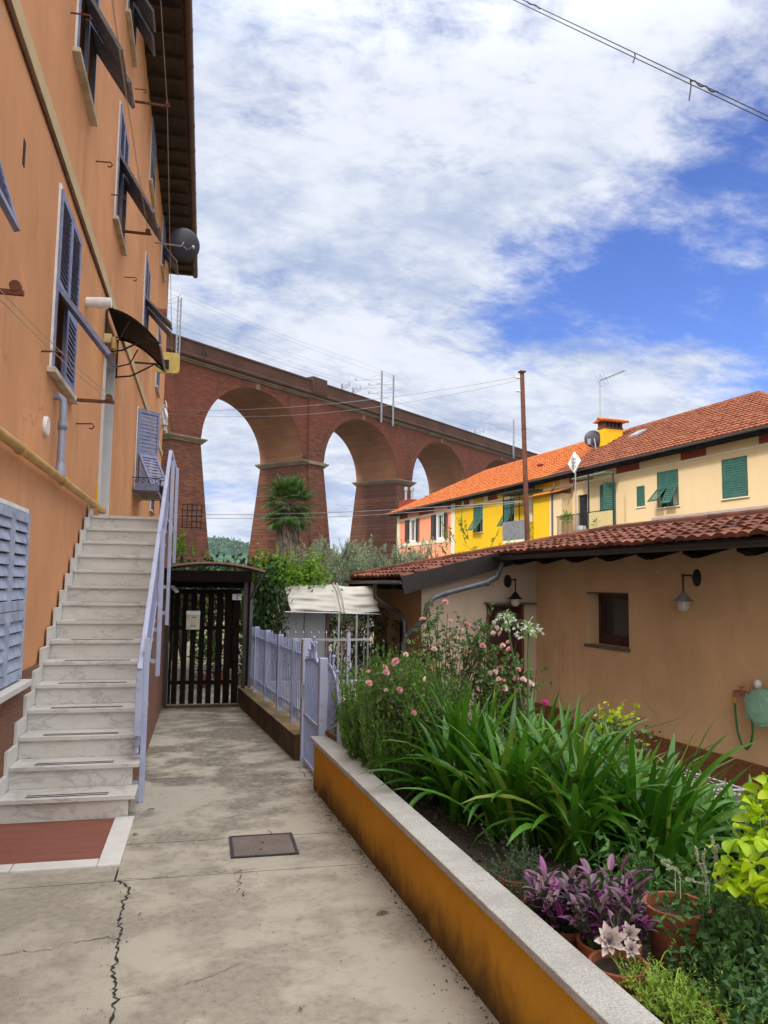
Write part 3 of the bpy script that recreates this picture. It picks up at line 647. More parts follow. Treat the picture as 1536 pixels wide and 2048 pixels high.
x = MB(); x.box(WX-.02, WX+.018, Y0, Y1_, -.5, .845); x.box(WX-.02, WX+.018, Y0, 5.2, .845, .95); x.box(WX-.02, WX+.018, 6.46, Y1_, .845, .95); B.part('plinth', x, M['plinth'])
x = MB(); x.box(WX-.02, WX+.03, Y0, Y1_+.03, 5.32, 5.47); B.part('string_course', x, M['band'])
x = MB(); P = [(WX+.012, y, 5.285+.006*math.sin(y*2.1)) for y in np.linspace(Y0, 12.5, 60)]; x.tube(P, .012, 6); B.part('cable', x, M['rust'])
# eave: boarded soffit, rafters, roof slab, gutter
x = MB(); x.box(WX-.3, -0.66, Y0, 23.7, ZT+.02, ZT+.05)
for y in np.arange(Y0+.2, 23.7, .62): x.box(WX-.2, -0.70, y, y+.09, ZT-.06, ZT+.019)
for q in (-1.18, -1.0, -.82): x.box(q, q+.018, Y0, 23.7, ZT+.005, ZT+.0205)
M['soffitwood'] = plain('dark_eave_boards', (0.045, 0.026, 0.020), 0.8, var=0.4, scale=5)
B.part('eave', x, M['soffitwood'])
x = MB(); x.prism([(-.60, Y0, ZT+.055), (-.60, Y0, ZT+.13), (-6, Y0, ZT+2.1), (-6, Y0, ZT+2.0)], (0, 23.75-Y0, 0)); B.part('roof', x, M['tile_brown'])
x = MB(); th = np.linspace(math.pi, 2*math.pi, 10); gv = []
poly = [(-.59+.075*math.cos(t), Y0, ZT+.06+.075*math.sin(t)) for t in th] + [(-.59+.066*math.cos(t), Y0, ZT+.06+.066*math.sin(t)) for t in th[::-1]]
x.prism(poly, (0, 23.78-Y0, 0))
for y in np.arange(Y0+.5, 23.7, .95): x.lathe([(.066, 0), (.082, 0), (.082, .05), (.066, .05)], (-.59, y, ZT+.06), 'y', 14)
B.part('gutter', x, plain('brown_gutter', (0.09, 0.05, 0.045), .45, metal=.2, var=.3))
# wall pipes
x = MB(); P = [(WX+.075, y, 2.565-.012*(y-5)*.5) for y in np.linspace(-.9, 10.28, 40)]; x.tube(P, .038, 10)
for y in (1.2, 3.4, 5.7, 7.35, 9.4, 10.1): x.lathe([(.038, 0), (.048, 0), (.048, .03), (.038, .03)], (WX+.075, y, 2.565-.006*(y-5)), 'y', 12)
B.part('gas_pipe', x, M['yellowpipe'], smooth=True)
x = MB(); x.tube([(WX-.02, 7.17, 3.27), (WX+.04, 7.17, 3.28), (WX+.075, 7.17, 3.25), (WX+.08, 7.17, 3.18), (WX+.08, 7.17, 2.62)], .032, 10); x.lathe([(.032, 0), (.04, 0), (.04, .07), (.032, .07)], (WX+.08, 7.17, 2.98), 'z', 12); x.lathe([(.044, 0), (.048, .05), (.034, .12)], (WX+.08, 7.17, 2.56), 'z', 12)
B.part('drainpipe', x, M['leadpipe'], smooth=True)
x = MB(); x.lathe([(0, .03), (.075, .03), (.085, .015), (.085, 0)], (WX, 6.83, 2.94), 'x', 20); B.part('vent_cover', x, M['white'])
x = MB(); x.box(WX-.01, WX+.004, 5.6, 5.66, 4.57, 4.76); B.part('wall_hole', x, M['dark'])
x = MB(); x.tube([(WX-.02, 8.6, 4.66), (WX+.26, 8.6, 4.68)], .055, 14); x.lathe([(.055, 0), (.064, .0), (.064, .05), (.055, .05)], (WX+.12, 8.6, 4.665), 'x', 14); B.part('flue', x, M['white'], smooth=False)
# windows
shutter_window(B, lw, *ga[0], mat='shutter_light', sill='marble_pale', pitch=.075, split=.42, sill_out=.1)
shutter_window(B, lw, *firsts[0], flaps=(0, .3), sill=None)
shutter_window(B, lw, *firsts[1], flaps=(.68, 0), flapmat='shutter', pitch=.05)
shutter_window(B, lw, *firsts[2], flaps=(.55, None), open_leaf=(.8, 2.9), pitch=.07)
shutter_window(B, lw, *firsts[3], flaps=(.9, .9), flapmat='shutter_dark')
shutter_window(B, lw, *seconds[0], flaps=(.55, .6), flapmat='shutter_dark')
shutter_window(B, lw, *seconds[1], flaps=(.55, .60), flapmat='shutter_dark', split=.58)
shutter_window(B, lw, *seconds[2], flaps=(.8, .75), flapmat='shutter_dark')
shutter_window(B, lw, *seconds[3], flaps=(0, 0))
for i, t in enumerate(thirds): shutter_window(B, lw, *t, flaps=((.6, .6), (.62, .55), (0, 0), (.7, .7))[i], flapmat='shutter_dark')
for t in groundw2: shutter_window(B, lw, *t, flaps=(0, 0))
# door at the head of the stairs
x = MB(); x.box(door[0]+.04, door[1]-.04, -.2, -.15, door[2]+.02, door[3]-.03, lw)
for zc in (2.75, 3.5): x.box(door[0]+.2, door[1]-.2, -.152, -.14, zc, zc+.55, lw)
d_ = B.part('door', x, M['shutter'])
x = MB(); a0, a1, z0, z1 = door; x.box(a0-.03, a0+.04, -.2, .03, z0, z1+.04, lw); x.box(a1-.04, a1+.03, -.2, .03, z0, z1+.04, lw); x.box(a0+.04, a1-.04, -.2, .029, z1-.03, z1+.04, lw); B.part('door_frame', x, M['marble_pale'], d_)
x = MB(); x.box(a0+.02, a0+.036, -.14, -.01, z0, z1-.05, lw); x.box(a1-.036, a1-.02, -.14, .0, z0, z1-.05, lw); B.part('door_reveal', x, M['shutter_light'], d_)
x = MB(); x.box(a0-.14, a0-.045, .002, .012, 2.46, 2.86, lw); B.part('yellow_plate', x, M['yellow'])
# iron brackets and hooks for the clothes lines
def hook(y, z, l=.16):
    x = MB(); x.tube([(WX-.01, y, z), (WX+l, y, z+.01), (WX+l+.02, y, z-.02), (WX+l, y, z-.045), (WX+l-.03, y, z-.04)], .008, 6); B.part('hook', x, M['rust'])
for y, z in ((8.35, 3.27), (8.75, 6.35), (12.0, 6.3), (6.55, 3.5), (6.95, 6.75), (10.1, 6.65), (12.2, 9.5), (10.45, 9.9)): hook(y, z)
def bracket(y, z, l=.5):
    x = MB(); x.beam((WX-.02, y, z), (WX+l, y, z), .03, .03); x.lathe([(0, -.02), (.035, -.02), (.035, .02), (0, .02)], (WX+l-.05, y, z+.04), 'y', 12); B.part('clothes_line_bracket', x, M['rust'])
for y, z, l in ((7.9, 3.42, .42), (11.0, 6.58, .45), (12.3, 9.35, .55), (5.0, 3.42, .2)): bracket(y, z, l)
def cord(name, label, pts, r, mat, sag=0.0, n=24, group=None):
    pts = np.array(pts, float); P = []
    for a, b in zip(pts[:-1], pts[1:]):
        for t in np.linspace(0, 1, n): q = a+(b-a)*t; q = q - np.array([0, 0, sag*4*t*(1-t)]); P.append(q)
    x = MB(); x.tube(P, r, 5, cap=False); return single(name, label, 'cable', x, mat, P[0], group=group)
M['cordm'] = plain('pale_cord', (0.42, 0.36, 0.30), .8, bump=0)
for i, dx in enumerate((0, .05)):
    cord('clothes_line', 'pale clothes line strung under the first floor shutters of the orange house', [(WX+.17, 3.0, 3.1+dx), (WX+.36, 7.9, 3.45+dx)], .003, M['cordm'], .05, group='paired clothes lines under the first floor window')
    cord('clothes_line', 'pale clothes line strung between second floor windows of the orange house', [(WX+.40, 5.5, 6.7+dx), (WX+.40, 11.0, 6.60+dx)], .003, M['cordm'], .06, group='paired clothes lines on the second floor')
cord('clothes_line', 'knotted clothes line hanging under the eave of the orange house', [(WX+.5, 9.0, 9.75), (WX+.5, 12.3, 9.38), (WX+.35, 21, 6.9), (WX+.3, 23.6, 6.2)], .006, M['cordm'], .05)

# door canopy
T = Thing('door_canopy', 'dark translucent curved canopy on iron brackets over the stair door', 'canopy', (WX, 10.8, 5.13))
Yc0, Yc1 = 10.1, 11.4
prof = [(WX+.03+.66*t, 5.14-.42*t**1.9) for t in np.linspace(0, 1, 12)]
x = MB()
for (xa, za), (xb, zb) in zip(prof[:-1], prof[1:]):
    x.add([(xa, Yc0, za), (xb, Yc0, zb), (xb, Yc1, zb), (xa, Yc1, za), (xa, Yc0, za-.006), (xb, Yc0, zb-.006), (xb, Yc1, zb-.006), (xa, Yc1, za-.006)], np.array([[0, 1, 2, 3], [7, 6, 5, 4], [0, 4, 5, 1], [3, 2, 6, 7]]))
T.part('canopy_sheet', x, plain('smoked_sheet', (.005, .0045, .0045), .6, bump=0, spec=.15))
for y in (Yc0+.02, Yc1-.02):
    x = MB(); x.tube([(a, y, z-.016) for a, z in prof], .012, 6); x.beam((WX+.02, y, 5.12), (WX+.02, y, 4.55), .024); x.tube([(WX+.03, y, 4.57), (WX+.22, y, 4.60), (WX+.42, y, 4.72), (WX+.54, y, 4.80), prof[-1][:1]+(y,)+(prof[-1][1]-.02,)], .012, 6); x.tube([(WX+.03, y, 4.72), (WX+.2, y, 4.78), (WX+.30, y, 5.0)], .010, 6); T.part('bracket', x, M['blackiron'])
x = MB(); x.tube([(prof[-1][0], Yc0, prof[-1][1]-.012), (prof[-1][0], Yc1, prof[-1][1]-.012)], .014, 6); T.part('front_rail', x, M['greymetal'])
# emergency lamp over door
T = Thing('wall_lantern', 'yellowed plastic bulkhead lamp tilted over the stair door', 'lamp', (WX, 10.12, 4.72))
mpt = rot_hinge_z(lambda V: V, WX, 10.05, .25)
x = MB(); x.box(WX, WX+.1, 10.02, 10.22, 4.66, 4.78); T.part('housing', x, plain('yellowed_plastic', (.50, .40, .20), .5), bevel=.012)
x = MB(); x.box(WX+.101, WX+.15, 10.0, 10.24, 4.58, 4.74); T.part('diffuser', x, plain('amber_diffuser', (.42, .30, .10), .3), bevel=.015)
# convex mirror seen from behind
c = on_plane(335, 725, (0, 1, 0), 14.0)
T = Thing('safety_mirror', 'square yellow backed mirror with rounded corners on a wall bracket', 'mirror', (WX, 14, c[2]))
def rrect(cx, cz, w, h, r, y, n=5):
    P = []
    for q, (sx, sz) in enumerate(((1, 1), (-1, 1), (-1, -1), (1, -1))):
        for t in np.linspace(0, math.pi/2, n): a = q*math.pi/2+t; P.append((cx+sx*(w/2-r)+r*math.cos(a), y, cz+sz*(h/2-r)+r*math.sin(a)))
    return P
x = MB(); x.prism(rrect(c[0], c[2], .42, .38, .07, 14.0), (0, .05, 0)); T.part('back_shell', x, plain('chalky_yellow_plastic', (.60, .46, .13), .55), bevel=.01)
x = MB(); x.prism(rrect(c[0], c[2], .37, .33, .06, 14.052), (0, .01, 0)); T.part('mirror_face', x, plain('mirror_glass', (.7, .7, .7), .05, metal=1.0, bump=0))
x = MB(); x.beam((WX, 13.98, c[2]-.05), (c[0]-.05, 13.98, c[2]-.05), .03); x.box(c[0]-.07, c[0]+.03, 13.93, 13.998, c[2]-.12, c[2]+.03); T.part('arm', x, M['blackiron'])
# satellite dish under eave
c = on_plane(372, 487, (0, 1, 0), 17.5)
T = Thing('satellite_dish', 'black satellite dish fixed high on the orange wall under the eave', 'satellite dish', (WX, 17.5, c[2]))
mm_ = rotz(0.35)@np.array([[1, 0, 0], [0, math.cos(.2), -math.sin(.2)], [0, math.sin(.2), math.cos(.2)]])
pr = [(r, .28*r*r/.35) for r in np.linspace(0.001, .36, 8)]
x = MB(); x.lathe(pr + [(.365, .29*.36*.36/.35+.004)] + [(r, z+.008) for r, z in pr[::-1]], c, 'y', 28, mm_); T.part('reflector', x, plain('dark_dish', (.03, .03, .05), .4, bump=0), smooth=True)
x = MB(); x.tube([(WX-.02, 17.4, c[2]-.1), (c[0]-.1, 17.4, c[2]-.12), (c[0]-.05, 17.44, c[2])], .018, 8); x.tube([(c[0]-.05, 17.4, c[2]-.12), (c[0]+.05, 17.05, c[2]-.34), (c[0]+.18, 16.95, c[2]-.3)], .012, 6); T.part('arm', x, M['greymetal'])
x = MB(); x.lathe([(0, 0), (.025, 0), (.03, .07), (0, .08)], (c[0]+.18, 16.92, c[2]-.3), 'y', 12); T.part('feed_horn', x, M['white'])
# terracotta flue cap high on the wall, small fittings, washing
c = on_plane(325, 628, (0, 1, 0), 19.2)
x = MB(); x.tube([(WX-.02, 19.2, c[2]), (c[0]-.06, 19.2, c[2])], .09, 14); x.lathe([(0, -.1), (.13, -.1), (.13, .1), (0, .1)], (c[0], 19.2, c[2]), 'x', 16); single('wall_vent', 'round terracotta vent pipe sticking out of the far end of the orange wall', 'vent', x, M['terracotta'], (WX, 19.2, c[2]))
c = on_plane(329, 830, (0, 1, 0), 17.0)
x = MB(); P, d = ballpts(60, c, (.06, .06, .34), .2); ribbons(x, P, rng.uniform(0, 6.3, 60), -1.2, .16, .06, .3, 3, lambda t: np.ones_like(t)); single('laundry', 'small white and black washing hung out from the orange house wall', 'laundry', x, M['white'], c)
# wrought iron flower rail below the open shutter
T = Thing('window_rail', 'black wrought iron scroll rail below the open lavender shutter', 'railing', (WX, 15.6, 3.3))
x = MB(); zt = 3.55; x.tube([(WX, 14.6, zt), (-.86, 14.6, zt), (-.86, 16.3, zt), (WX, 16.3, zt)], .01, 6); x.tube([(WX, 14.6, zt-.24), (-.86, 14.6, zt-.24), (-.86, 16.3, zt-.24), (WX, 16.3, zt-.24)], .008, 6); T.part('rail', x, M['blackiron'])
x = MB()
for q in range(4):
    cx_ = WX+.08+.12*q; x.tube([(cx_+.045*math.cos(a)*(1-a/9), 14.6, zt-.07+.05*math.sin(a)*(1-a/9)) for a in np.linspace(0, 6.2, 14)], .006, 5)
for y in np.linspace(14.7, 16.2, 9): x.tube([(-.86, y, zt), (-.86, y, zt-.24)], .006, 5)
T.part('scrollwork', x, M['blackiron'])
x = MB(); x.box(WX+.05, -.9, 14.75, 16.2, zt-.235, zt-.08); T2 = single('flower_box', 'grey blue window box held in the wrought iron rail', 'planter', x, M['shutter'], (WX, 15.5, zt-.24))

# ================================================================== MARBLE STAIRS
RH, RUN, YS, XS = 0.1606, 0.2567, 5.79, -0.465
XI = -1.305
T = Thing('marble_staircase', 'steep outdoor staircase of veined white marble against the orange house', 'stairs', (-.9, 5.8, 0))
nst = 15
for k_ in range(1, nst+1):
    yn = YS+(k_-1)*RUN; z = k_*RH; yb = yn + RUN + .03 if k_ < nst else 11.6
    t = MB(); xe = XS + (.045 if k_ <= 4 else .02); t.box(XI+.001, xe, yn, yb, z-.032, z); tr = T.part('tread', t, M['marble'], bevel=.004)
    if k_ <= 11:
        s = MB()
        for q in (.04, .082): s.box(XI+.16, XS-.14, yn+q, yn+q+.016, z+.0006, z+.0022)
        T.part('anti_slip_strip', s, plain('black_strip', (.02, .02, .02), .9, bump=0) if k_ == 1 else bpy.data.materials['black_strip'], tr)
    r = MB(); r.box(XI+.001, XS, yn+.028, yn+.05, z-RH+.0005, z-.0325); T.part('riser', r, M['marble'])
    s = MB(); zb = z-.10; zt_ = z+RH-.005
    # stepped skirting on the wall, one slab per step
    s.prism([(XI, yn-.05, zb-.08), (XI, yn+.03, z-.10), (XI, yn+RUN-.05, z+.02), (XI, yn+RUN-.05, zt_+.055), (XI, yn-.0, zt_-.05+.055-.03), (XI, yn-.05, zt_-.09)], (WX+.018-XI, 0, 0)) if False else None
    s.box(WX+.019, XI, yn-.04, yn+RUN-.042, z-RH, z+.115); T.part('skirting', s, M['marble_pale'], bevel=.003)
x = MB(); poly = [(XS-.02, YS+.05, -.02)]
for k_ in range(1, nst+1): poly += [(XS-.02, YS+.05+(k_-1)*RUN, k_*RH-.034), (XS-.02, YS+.05+k_*RUN if k_ < nst else 11.55, k_*RH-.034)]
poly += [(XS-.02, 11.55, -.02)]; x.prism(poly, (-.08, 0, 0)); T.part('side_wall', x, M['plinth'])
x = MB(); x.box(-1.3, XS-.101, 11.45, 11.54, 0, 2.3); T.part('end_wall', x, M['orange'])
# railing
T = Thing('stair_railing', 'lavender painted steel railing on the open side of the marble stairs', 'railing', (-.43, 7.5, 0))
def stz(y): return (y-YS)/RUN*RH+RH
ra, rb = np.array([-.445, 6.08, .985]), np.array([-.445, 9.45, 3.2])
x = MB(); x.beam(ra, rb, .038, .05); x.beam(ra+np.array([0, .02, .02]), ra+np.array([0, .03, -.48]), .04, .05); x.beam(rb, (-.445, 11.3, 3.22), .045, .06); T.part('handrail', x, M['violet_worn'], bevel=.004)
x = MB(); sl = (rb-ra)/(rb[1]-ra[1])
for q in np.linspace(.06, 3.3, 40):
    p = ra+sl*q; x.beam(p+np.array([0.0, 0, -.03]), p+np.array([0.0, 0, -.60]), .010, .010)
x.beam(ra+np.array([0, .06, -.62]), rb+np.array([0, 0, -.62]), .02, .03); x.beam(ra+np.array([0, .06, -.12]), rb+np.array([0, 0, -.12]), .02, .02); T.part('infill_bars', x, M['violet'])
for (yy_, z0, z1) in ((6.17, 0.0, 1.22), (7.75, .75, 2.16), (9.3, 1.15, 3.08), (10.7, 1.9, 3.2)):
    x = MB(); x.box(-.425+.0, -.385, yy_, yy_+.055, z0, z1); x.box(-.47, -.426, yy_+.01, yy_+.04, z0+.12, z0+.16); x.box(-.47, -.426, yy_+.01, yy_+.04, z0+.42, z0+.46); T.part('post', x, M['violet_worn'], bevel=.003)
# wire basket beyond the railing
x = MB(); c0 = np.array([-.33, 11.2, 2.75])
for q in np.linspace(0, .26, 5):
    x.tube([c0+np.array([q, 0, 0]), c0+np.array([q, 0, -.34])], .006, 5); x.tube([c0+np.array([0, 0, -q*1.25]), c0+np.array([.28, 0, -q*1.25])], .006, 5); x.tube([c0+np.array([.26, 0, -q*1.25]), c0+np.array([.26, .25, -q*1.25])], .006, 5)
single('wire_basket', 'small black wire basket hanging behind the top of the stair railing', 'basket', x, M['blackiron'], c0)
# stone mat
T = Thing('entrance_mat', 'red stone panel with white marble border at the foot of the stairs', 'mat', (-1, 5.3, 0))
x = MB(); x.box(-1.33, -.55, 4.985, 5.80, -.03, .006); T.part('red_panel', x, M['redpanel'])
x = MB(); x.box(-.547, -.42, 4.86, 5.81, -.05, .012); T.part('marble_border', x, M['marble_pale'], bevel=.003)
x = MB(); x.box(-1.33, -1.02, 4.865, 4.982, -.05, .011); x.box(-1.015, -.55, 4.862, 4.982, -.05, .011); T.part('marble_border', x, M['marble_pale'], bevel=.003)
# manhole cover
k = N('diamond_plate_iron'); wv1 = k.n('ShaderNodeTexWave', bands_direction='DIAGONAL'); k.l(k.obj(), wv1.inputs['Vector']); wv1.inputs['Scale'].default_value = 26
wv2 = k.n('ShaderNodeTexWave', bands_direction='DIAGONAL'); k.l(k.mp((1, -1, 1)), wv2.inputs['Vector']); wv2.inputs['Scale'].default_value = 26
hgt = k.math('MULTIPLY', wv1.outputs['Fac'], wv2.outputs['Fac']); g_ = k.rng(k.noise(8, 7, .7), .35, .7)
k.set('Base Color', k.mix(k.math('MULTIPLY', hgt, .55), k.mix(g_, (.105, .075, .065), (.17, .135, .12)), (.24, .20, .18))); k.set('Roughness', .6); k.set('Metallic', .2); k.bump(hgt, .8, .006); M['diamond'] = k.m
T = Thing('manhole_cover', 'rusty diamond plate manhole cover set in the concrete path', 'manhole cover', (.42, 5.05, 0))
x = MB(); x.box(.235, .605, 4.875, 5.235, -.02, .007); T.part('plate', x, M['diamond'])
x = MB()
for a in ((.215, .232, 4.855, 5.255), (.608, .625, 4.855, 5.255), (.232, .608, 4.855, 4.872), (.232, .608, 5.238, 5.255)): x.box(a[0], a[1], a[2], a[3], -.02, .009)
T.part('frame', x, M['darkmetal'])
x = MB()
for px, py in ((.42, 5.09), (.40, 4.97)): x.box(px-.008, px+.008, py-.006, py+.006, .0072, .0085)
T.part('lifting_hole', x, M['dark'])

# ================================================================== PLANTER WALL
PA = math.atan(.066)                                       # turned a little to the left
def pw(V):
    V = np.asarray(V, float); return np.stack([1.15-.066*(V[:, 1]-2.89)+V[:, 0], V[:, 1], V[:, 2]], 1)
T = Thing('planter_wall', 'long low ochre garden wall with grey granite coping beside the path', 'wall', (1.1, 4, 0))
x = MB()
yy = np.linspace(-2.5, 6.37, 60)
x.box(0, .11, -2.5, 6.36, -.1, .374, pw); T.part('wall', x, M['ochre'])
for a, b in ((-2.5, 1.1), (1.105, 3.2), (3.205, 5.1), (5.105, 6.40)):
    x = MB(); x.box(-.028, .127 + .05*(a > 5), a, b, .3745, .407, pw); T.part('coping_slab', x, M['cap'], bevel=.004)
# leaf litter and moss where the wall meets the concrete
x = MB(); n = 500; y = rng.uniform(1.0, 6.3, n); P = pw(np.stack([-.005-np.abs(rng.normal(size=n))*.03, y, np.full(n, .004)], 1)); leaves(x, P, np.stack([rng.normal(size=n), rng.normal(size=n), np.abs(rng.normal(size=n))*.2], 1), rng.uniform(.006, .02, n), rng.uniform(.004, .012, n)); structure('leaf_litter', x, leafmat('dry_litter', (.02, .015, .01), (.07, .05, .03), .9, 0), kind='stuff')
def dead_leaf(u, v, L, c, label, az):
    p = gz(u, v); x = MB(); ribbons(x, [p+np.array([0, 0, .006])], az, .15, L, L*.32, .5, 6, lambda t: np.sin(np.pi*np.clip(t, .03, .97))**.8, .3); single('fallen_leaf', label, 'leaf', x, c, p)
dl = plain('dry_brown_leaf', (.16, .07, .035), .8); dy = plain('yellow_leaf', (.50, .38, .06), .7)
dead_leaf(752, 1832, .075, dl, 'long brown leaf lying on the path near the ochre wall', .3); dead_leaf(256, 1690, .035, dy, 'small yellow leaf beside the marble border', 1.0)
dead_leaf(263, 1672, .05, dl, 'curled brown leaf against the corner of the marble border', .5); dead_leaf(605, 2025, .03, dl, 'tiny dry leaf on the path far down in the foreground', 2)
dead_leaf(293, 1622, .06, dl, 'dark curled leaf at the foot of the railing post', .2); dead_leaf(276, 1832, .03, dl, 'thin dark twig on the concrete right of the long crack', .9)
x = MB(); n = 700; y = rng.uniform(1.2, 6.4, n); sd_ = rng.random(n); xx = np.where(sd_ < .6, (1.13-.066*(y-2.89)) - np.abs(rng.normal(size=n))*.10, np.where(sd_ < .8, -.40+np.abs(rng.normal(size=n))*.08, rng.uniform(-.35, 1.0, n))); s_ = rng.uniform(.0015, .006, n)
oc = np.array([[1, 0, 0], [0, 1, 0], [-1, 0, 0], [0, -1, 0], [0, 0, .7], [0, 0, -.3]]); V = (oc[None]*s_[:, None, None]*rng.uniform(.6, 1.2, (n, 6, 1)) + np.stack([xx, y, s_*.3], 1)[:, None]).reshape(-1, 3); F = (np.arange(n)*6)[:, None, None] + np.array([[0, 1, 4], [1, 2, 4], [2, 3, 4], [3, 0, 4], [1, 0, 5], [2, 1, 5], [3, 2, 5], [0, 3, 5]])[None]; x.add(V, F.reshape(-1, 3)); structure('grit', x, leafmat('grit_stones', (.05, .045, .04), (.32, .29, .25), .9, 0), kind='stuff')

# ================================================================== LOW WALL, LAVENDER FENCE, SIDE GATE
FA = RAD(6.6); fa, fb = np.array([.93, 7.36]), np.array([.58, 10.55]); fd = (fb-fa)/np.linalg.norm(fb-fa); FL = np.linalg.norm(fb-fa)
def fw(V):                                                 # (along, right, up)
    V = np.asarray(V, float); r = np.array([fd[1], -fd[0]]); return np.stack([fa[0]+fd[0]*V[:, 0]+r[0]*V[:, 1], fa[1]+fd[1]*V[:, 0]+r[1]*V[:, 1], V[:, 2]], 1)
x = MB(); x.box(0, FL+.3, -.05, .20, -.1, .225, fw); x.box(0.0, FL+.3, -.06, .21, .2255, .24, fw); single('low_wall', 'low mossy brown wall carrying the lavender fence', 'wall', x, M['mossy'], (fa[0], fa[1], 0), bevel=.008)
T = Thing('metal_fence', 'lavender painted fence of close flat bars beside the path', 'fence', (fa[0], fa[1], .24))
for z in (.38, .93): x = MB(); x.box(.02, FL, .073, .10, z, z+.03, fw); T.part('rail', x, M['violet'])
x = MB()
for a in np.arange(.06, FL, .078): x.box(a, a+.022, .064, .072, .30, 1.07, fw)
T.part('bars', x, M['violet'], kind=None)
for a in (.62, 1.35, 2.1, 2.85): x = MB(); x.box(a, a+.04, .05, .108, .2405, 1.085, fw); T.part('post', x, M['violet_worn'])
x = MB(); x.box(-.04, .035, .0, .085, 0.0, 1.12, fw); x.box(-.043, .038, -.003, .088, 1.12, 1.128, fw); T.part('gate_post', x, M['violet_worn'], bevel=.004)
# side gate between fence and planter
ga_, gb_ = np.array([.955, 7.28]), np.array([1.0, 6.52]); gd = (gb_-ga_); GL = np.linalg.norm(gd); gd /= GL
def gw(V):
    V = np.asarray(V, float); r = np.array([-gd[1], gd[0]]); return np.stack([ga_[0]+gd[0]*V[:, 0]+r[0]*V[:, 1], ga_[1]+gd[1]*V[:, 0]+r[1]*V[:, 1], V[:, 2]], 1)
T = Thing('side_gate', 'narrow lavender barred gate with a pointed scroll top', 'gate', (ga_[0], ga_[1], 0))
x = MB()
for a in np.linspace(.05, GL-.05, 9): x.box(a-.009, a+.009, -.008, .008, .03, .98+.0*a, gw)
T.part('bars', x, M['violet'])
for z in (.02, .42): x = MB(); x.box(.02, GL-.02, -.012, .012, z, z+.03, gw); T.part('rail', x, M['violet_worn'])
def gp3(a, z): return gw(np.array([[a, 0, z]]))[0]
x = MB(); x.tube([gp3(a, .93+.05*math.sin(math.pi*a/GL)) for a in np.linspace(.02, GL-.02, 12)], .014, 6)
for s_ in (-1, 1): x.tube([gp3(GL/2+s_*a, z) for a, z in ((0, 1.12), (.06, 1.09), (.12, 1.0), (.2, .96), (.26, .985))], .013, 6)
for a, z in ((GL/2, 1.17), (GL/2-.09, 1.12), (GL/2+.09, 1.13), (GL/2-.2, 1.05)):
    x.tube([gp3(a, .96), gp3(a, z)], .009, 6); x.lathe([(0, -.016), (.012, -.01), (.016, 0), (.012, .01), (0, .016)], gp3(a, z), 'z', 8)
T.part('scroll_top', x, M['violet'])
x = MB(); x.box(GL-.0, GL+.07, -.035, .035, .0, 1.03, gw); T.part('hinge_post', x, M['violet_worn'], bevel=.004)
x = MB(); x.box(.03, .055, -.05, -.013, .60, .72, gw); T.part('lock', x, M['greymetal'])
# quarter sunburst panel standing on the coping
sa, sb = np.array([1.03, 6.40]), np.array([1.078, 6.10]); sdv = sb-sa; SL = np.linalg.norm(sdv); sdv /= SL
def sp3(a, z): return np.array([sa[0]+sdv[0]*a, sa[1]+sdv[1]*a, z-.043])
T = Thing('sunburst_panel', 'quarter round lavender railing with fan bars on the coping end', 'railing', (sa[0], sa[1], .45))
def arcz(a): return .50+.50*math.sqrt(max(0, 1-(a/SL)**2))
x = MB(); ths = np.linspace(0, math.pi/2, 16)
arc = [(SL*math.sin(t), .56+.46*math.cos(t)) for t in ths]
for (a, z), (b, w_) in zip(arc[:-1], arc[1:]): x.beam(sp3(a, z), sp3(b, w_), .035, .014, up=(1, .2, 0))
T.part('curved_rail', x, M['violet'])
x = MB()
for t in np.linspace(.12, 1.5, 9): x.beam(sp3(.02, .50), sp3(SL*math.sin(t)*.98, .56+.45*math.cos(t)), .012)
for t in (.15, .45, .85):
    p = sp3(SL*math.sin(t), .56+.46*math.cos(t)); x.tube([p, p+np.array([0, 0, .12])], .008, 6); x.lathe([(0, -.018), (.013, -.011), (.018, 0), (.013, .011), (0, .018)], p+np.array([0, 0, .13]), 'z', 8)
T.part('fan_bars', x, M['violet'])
x = MB(); x.beam(sp3(0, .475), sp3(SL, .475), .03, .03); T.part('base_rail', x, M['rust'])
x = MB(); x.beam(sp3(SL, .452), sp3(SL, .60), .032); T.part('end_post', x, M['violet_worn'])

# ================================================================== WOODEN GATE WITH SHELTER
YG = 10.62
T = Thing('wooden_gate', 'dark slatted wooden gate closing the path', 'gate', (.05, YG, 0))
x = MB()
for z in (.30, 1.02, 1.50): r_ = MB(); r_.box(-.384, .50, YG+.022, YG+.055, z, z+.05); T.part('rail', r_, M['darkwood'])
x.box(-.42, -.385, YG+.02, YG+.06, .05, 1.62); T.part('stile', x, M['darkwood'])
ns_ = 8
for i in range(ns_):
    a = -.375+i*.1105; w_ = .072 if i < 5 else .088; s = MB(); s.box(a, a+w_, YG, YG+.02, .05, 1.56+.0*i); T.part('slat', s, M['darkwood'])
x = MB(); x.box(-.43, .51, YG-.01, YG+.07, -.0, .035); T.part('threshold', x, M['mossy'])
x = MB(); x.box(.30, .46, YG+.0555, YG+.07, .5, 1.5); T.part('back_board', x, M['darkwood'])
T = Thing('gate_shelter', 'dark curved canopy on iron posts over the wooden gate', 'canopy', (.05, YG, 0))
x = MB(); arc = [(a, 1.80+.10*(1-((a-.08)/.68)**2)) for a in np.linspace(-.62, .76, 15)]
for (a, z), (b, w_) in zip(arc[:-1], arc[1:]):
    x.add([(a, 9.95, z), (b, 9.95, w_), (b, 11.1, w_), (a, 11.1, z), (a, 9.95, z-.018), (b, 9.95, w_-.018), (b, 11.1, w_-.018), (a, 11.1, z-.018)], np.array([[0, 1, 2, 3], [7, 6, 5, 4], [0, 4, 5, 1], [3, 2, 6, 7]]))
T.part('roof_sheet', x, M['darkmetal'])
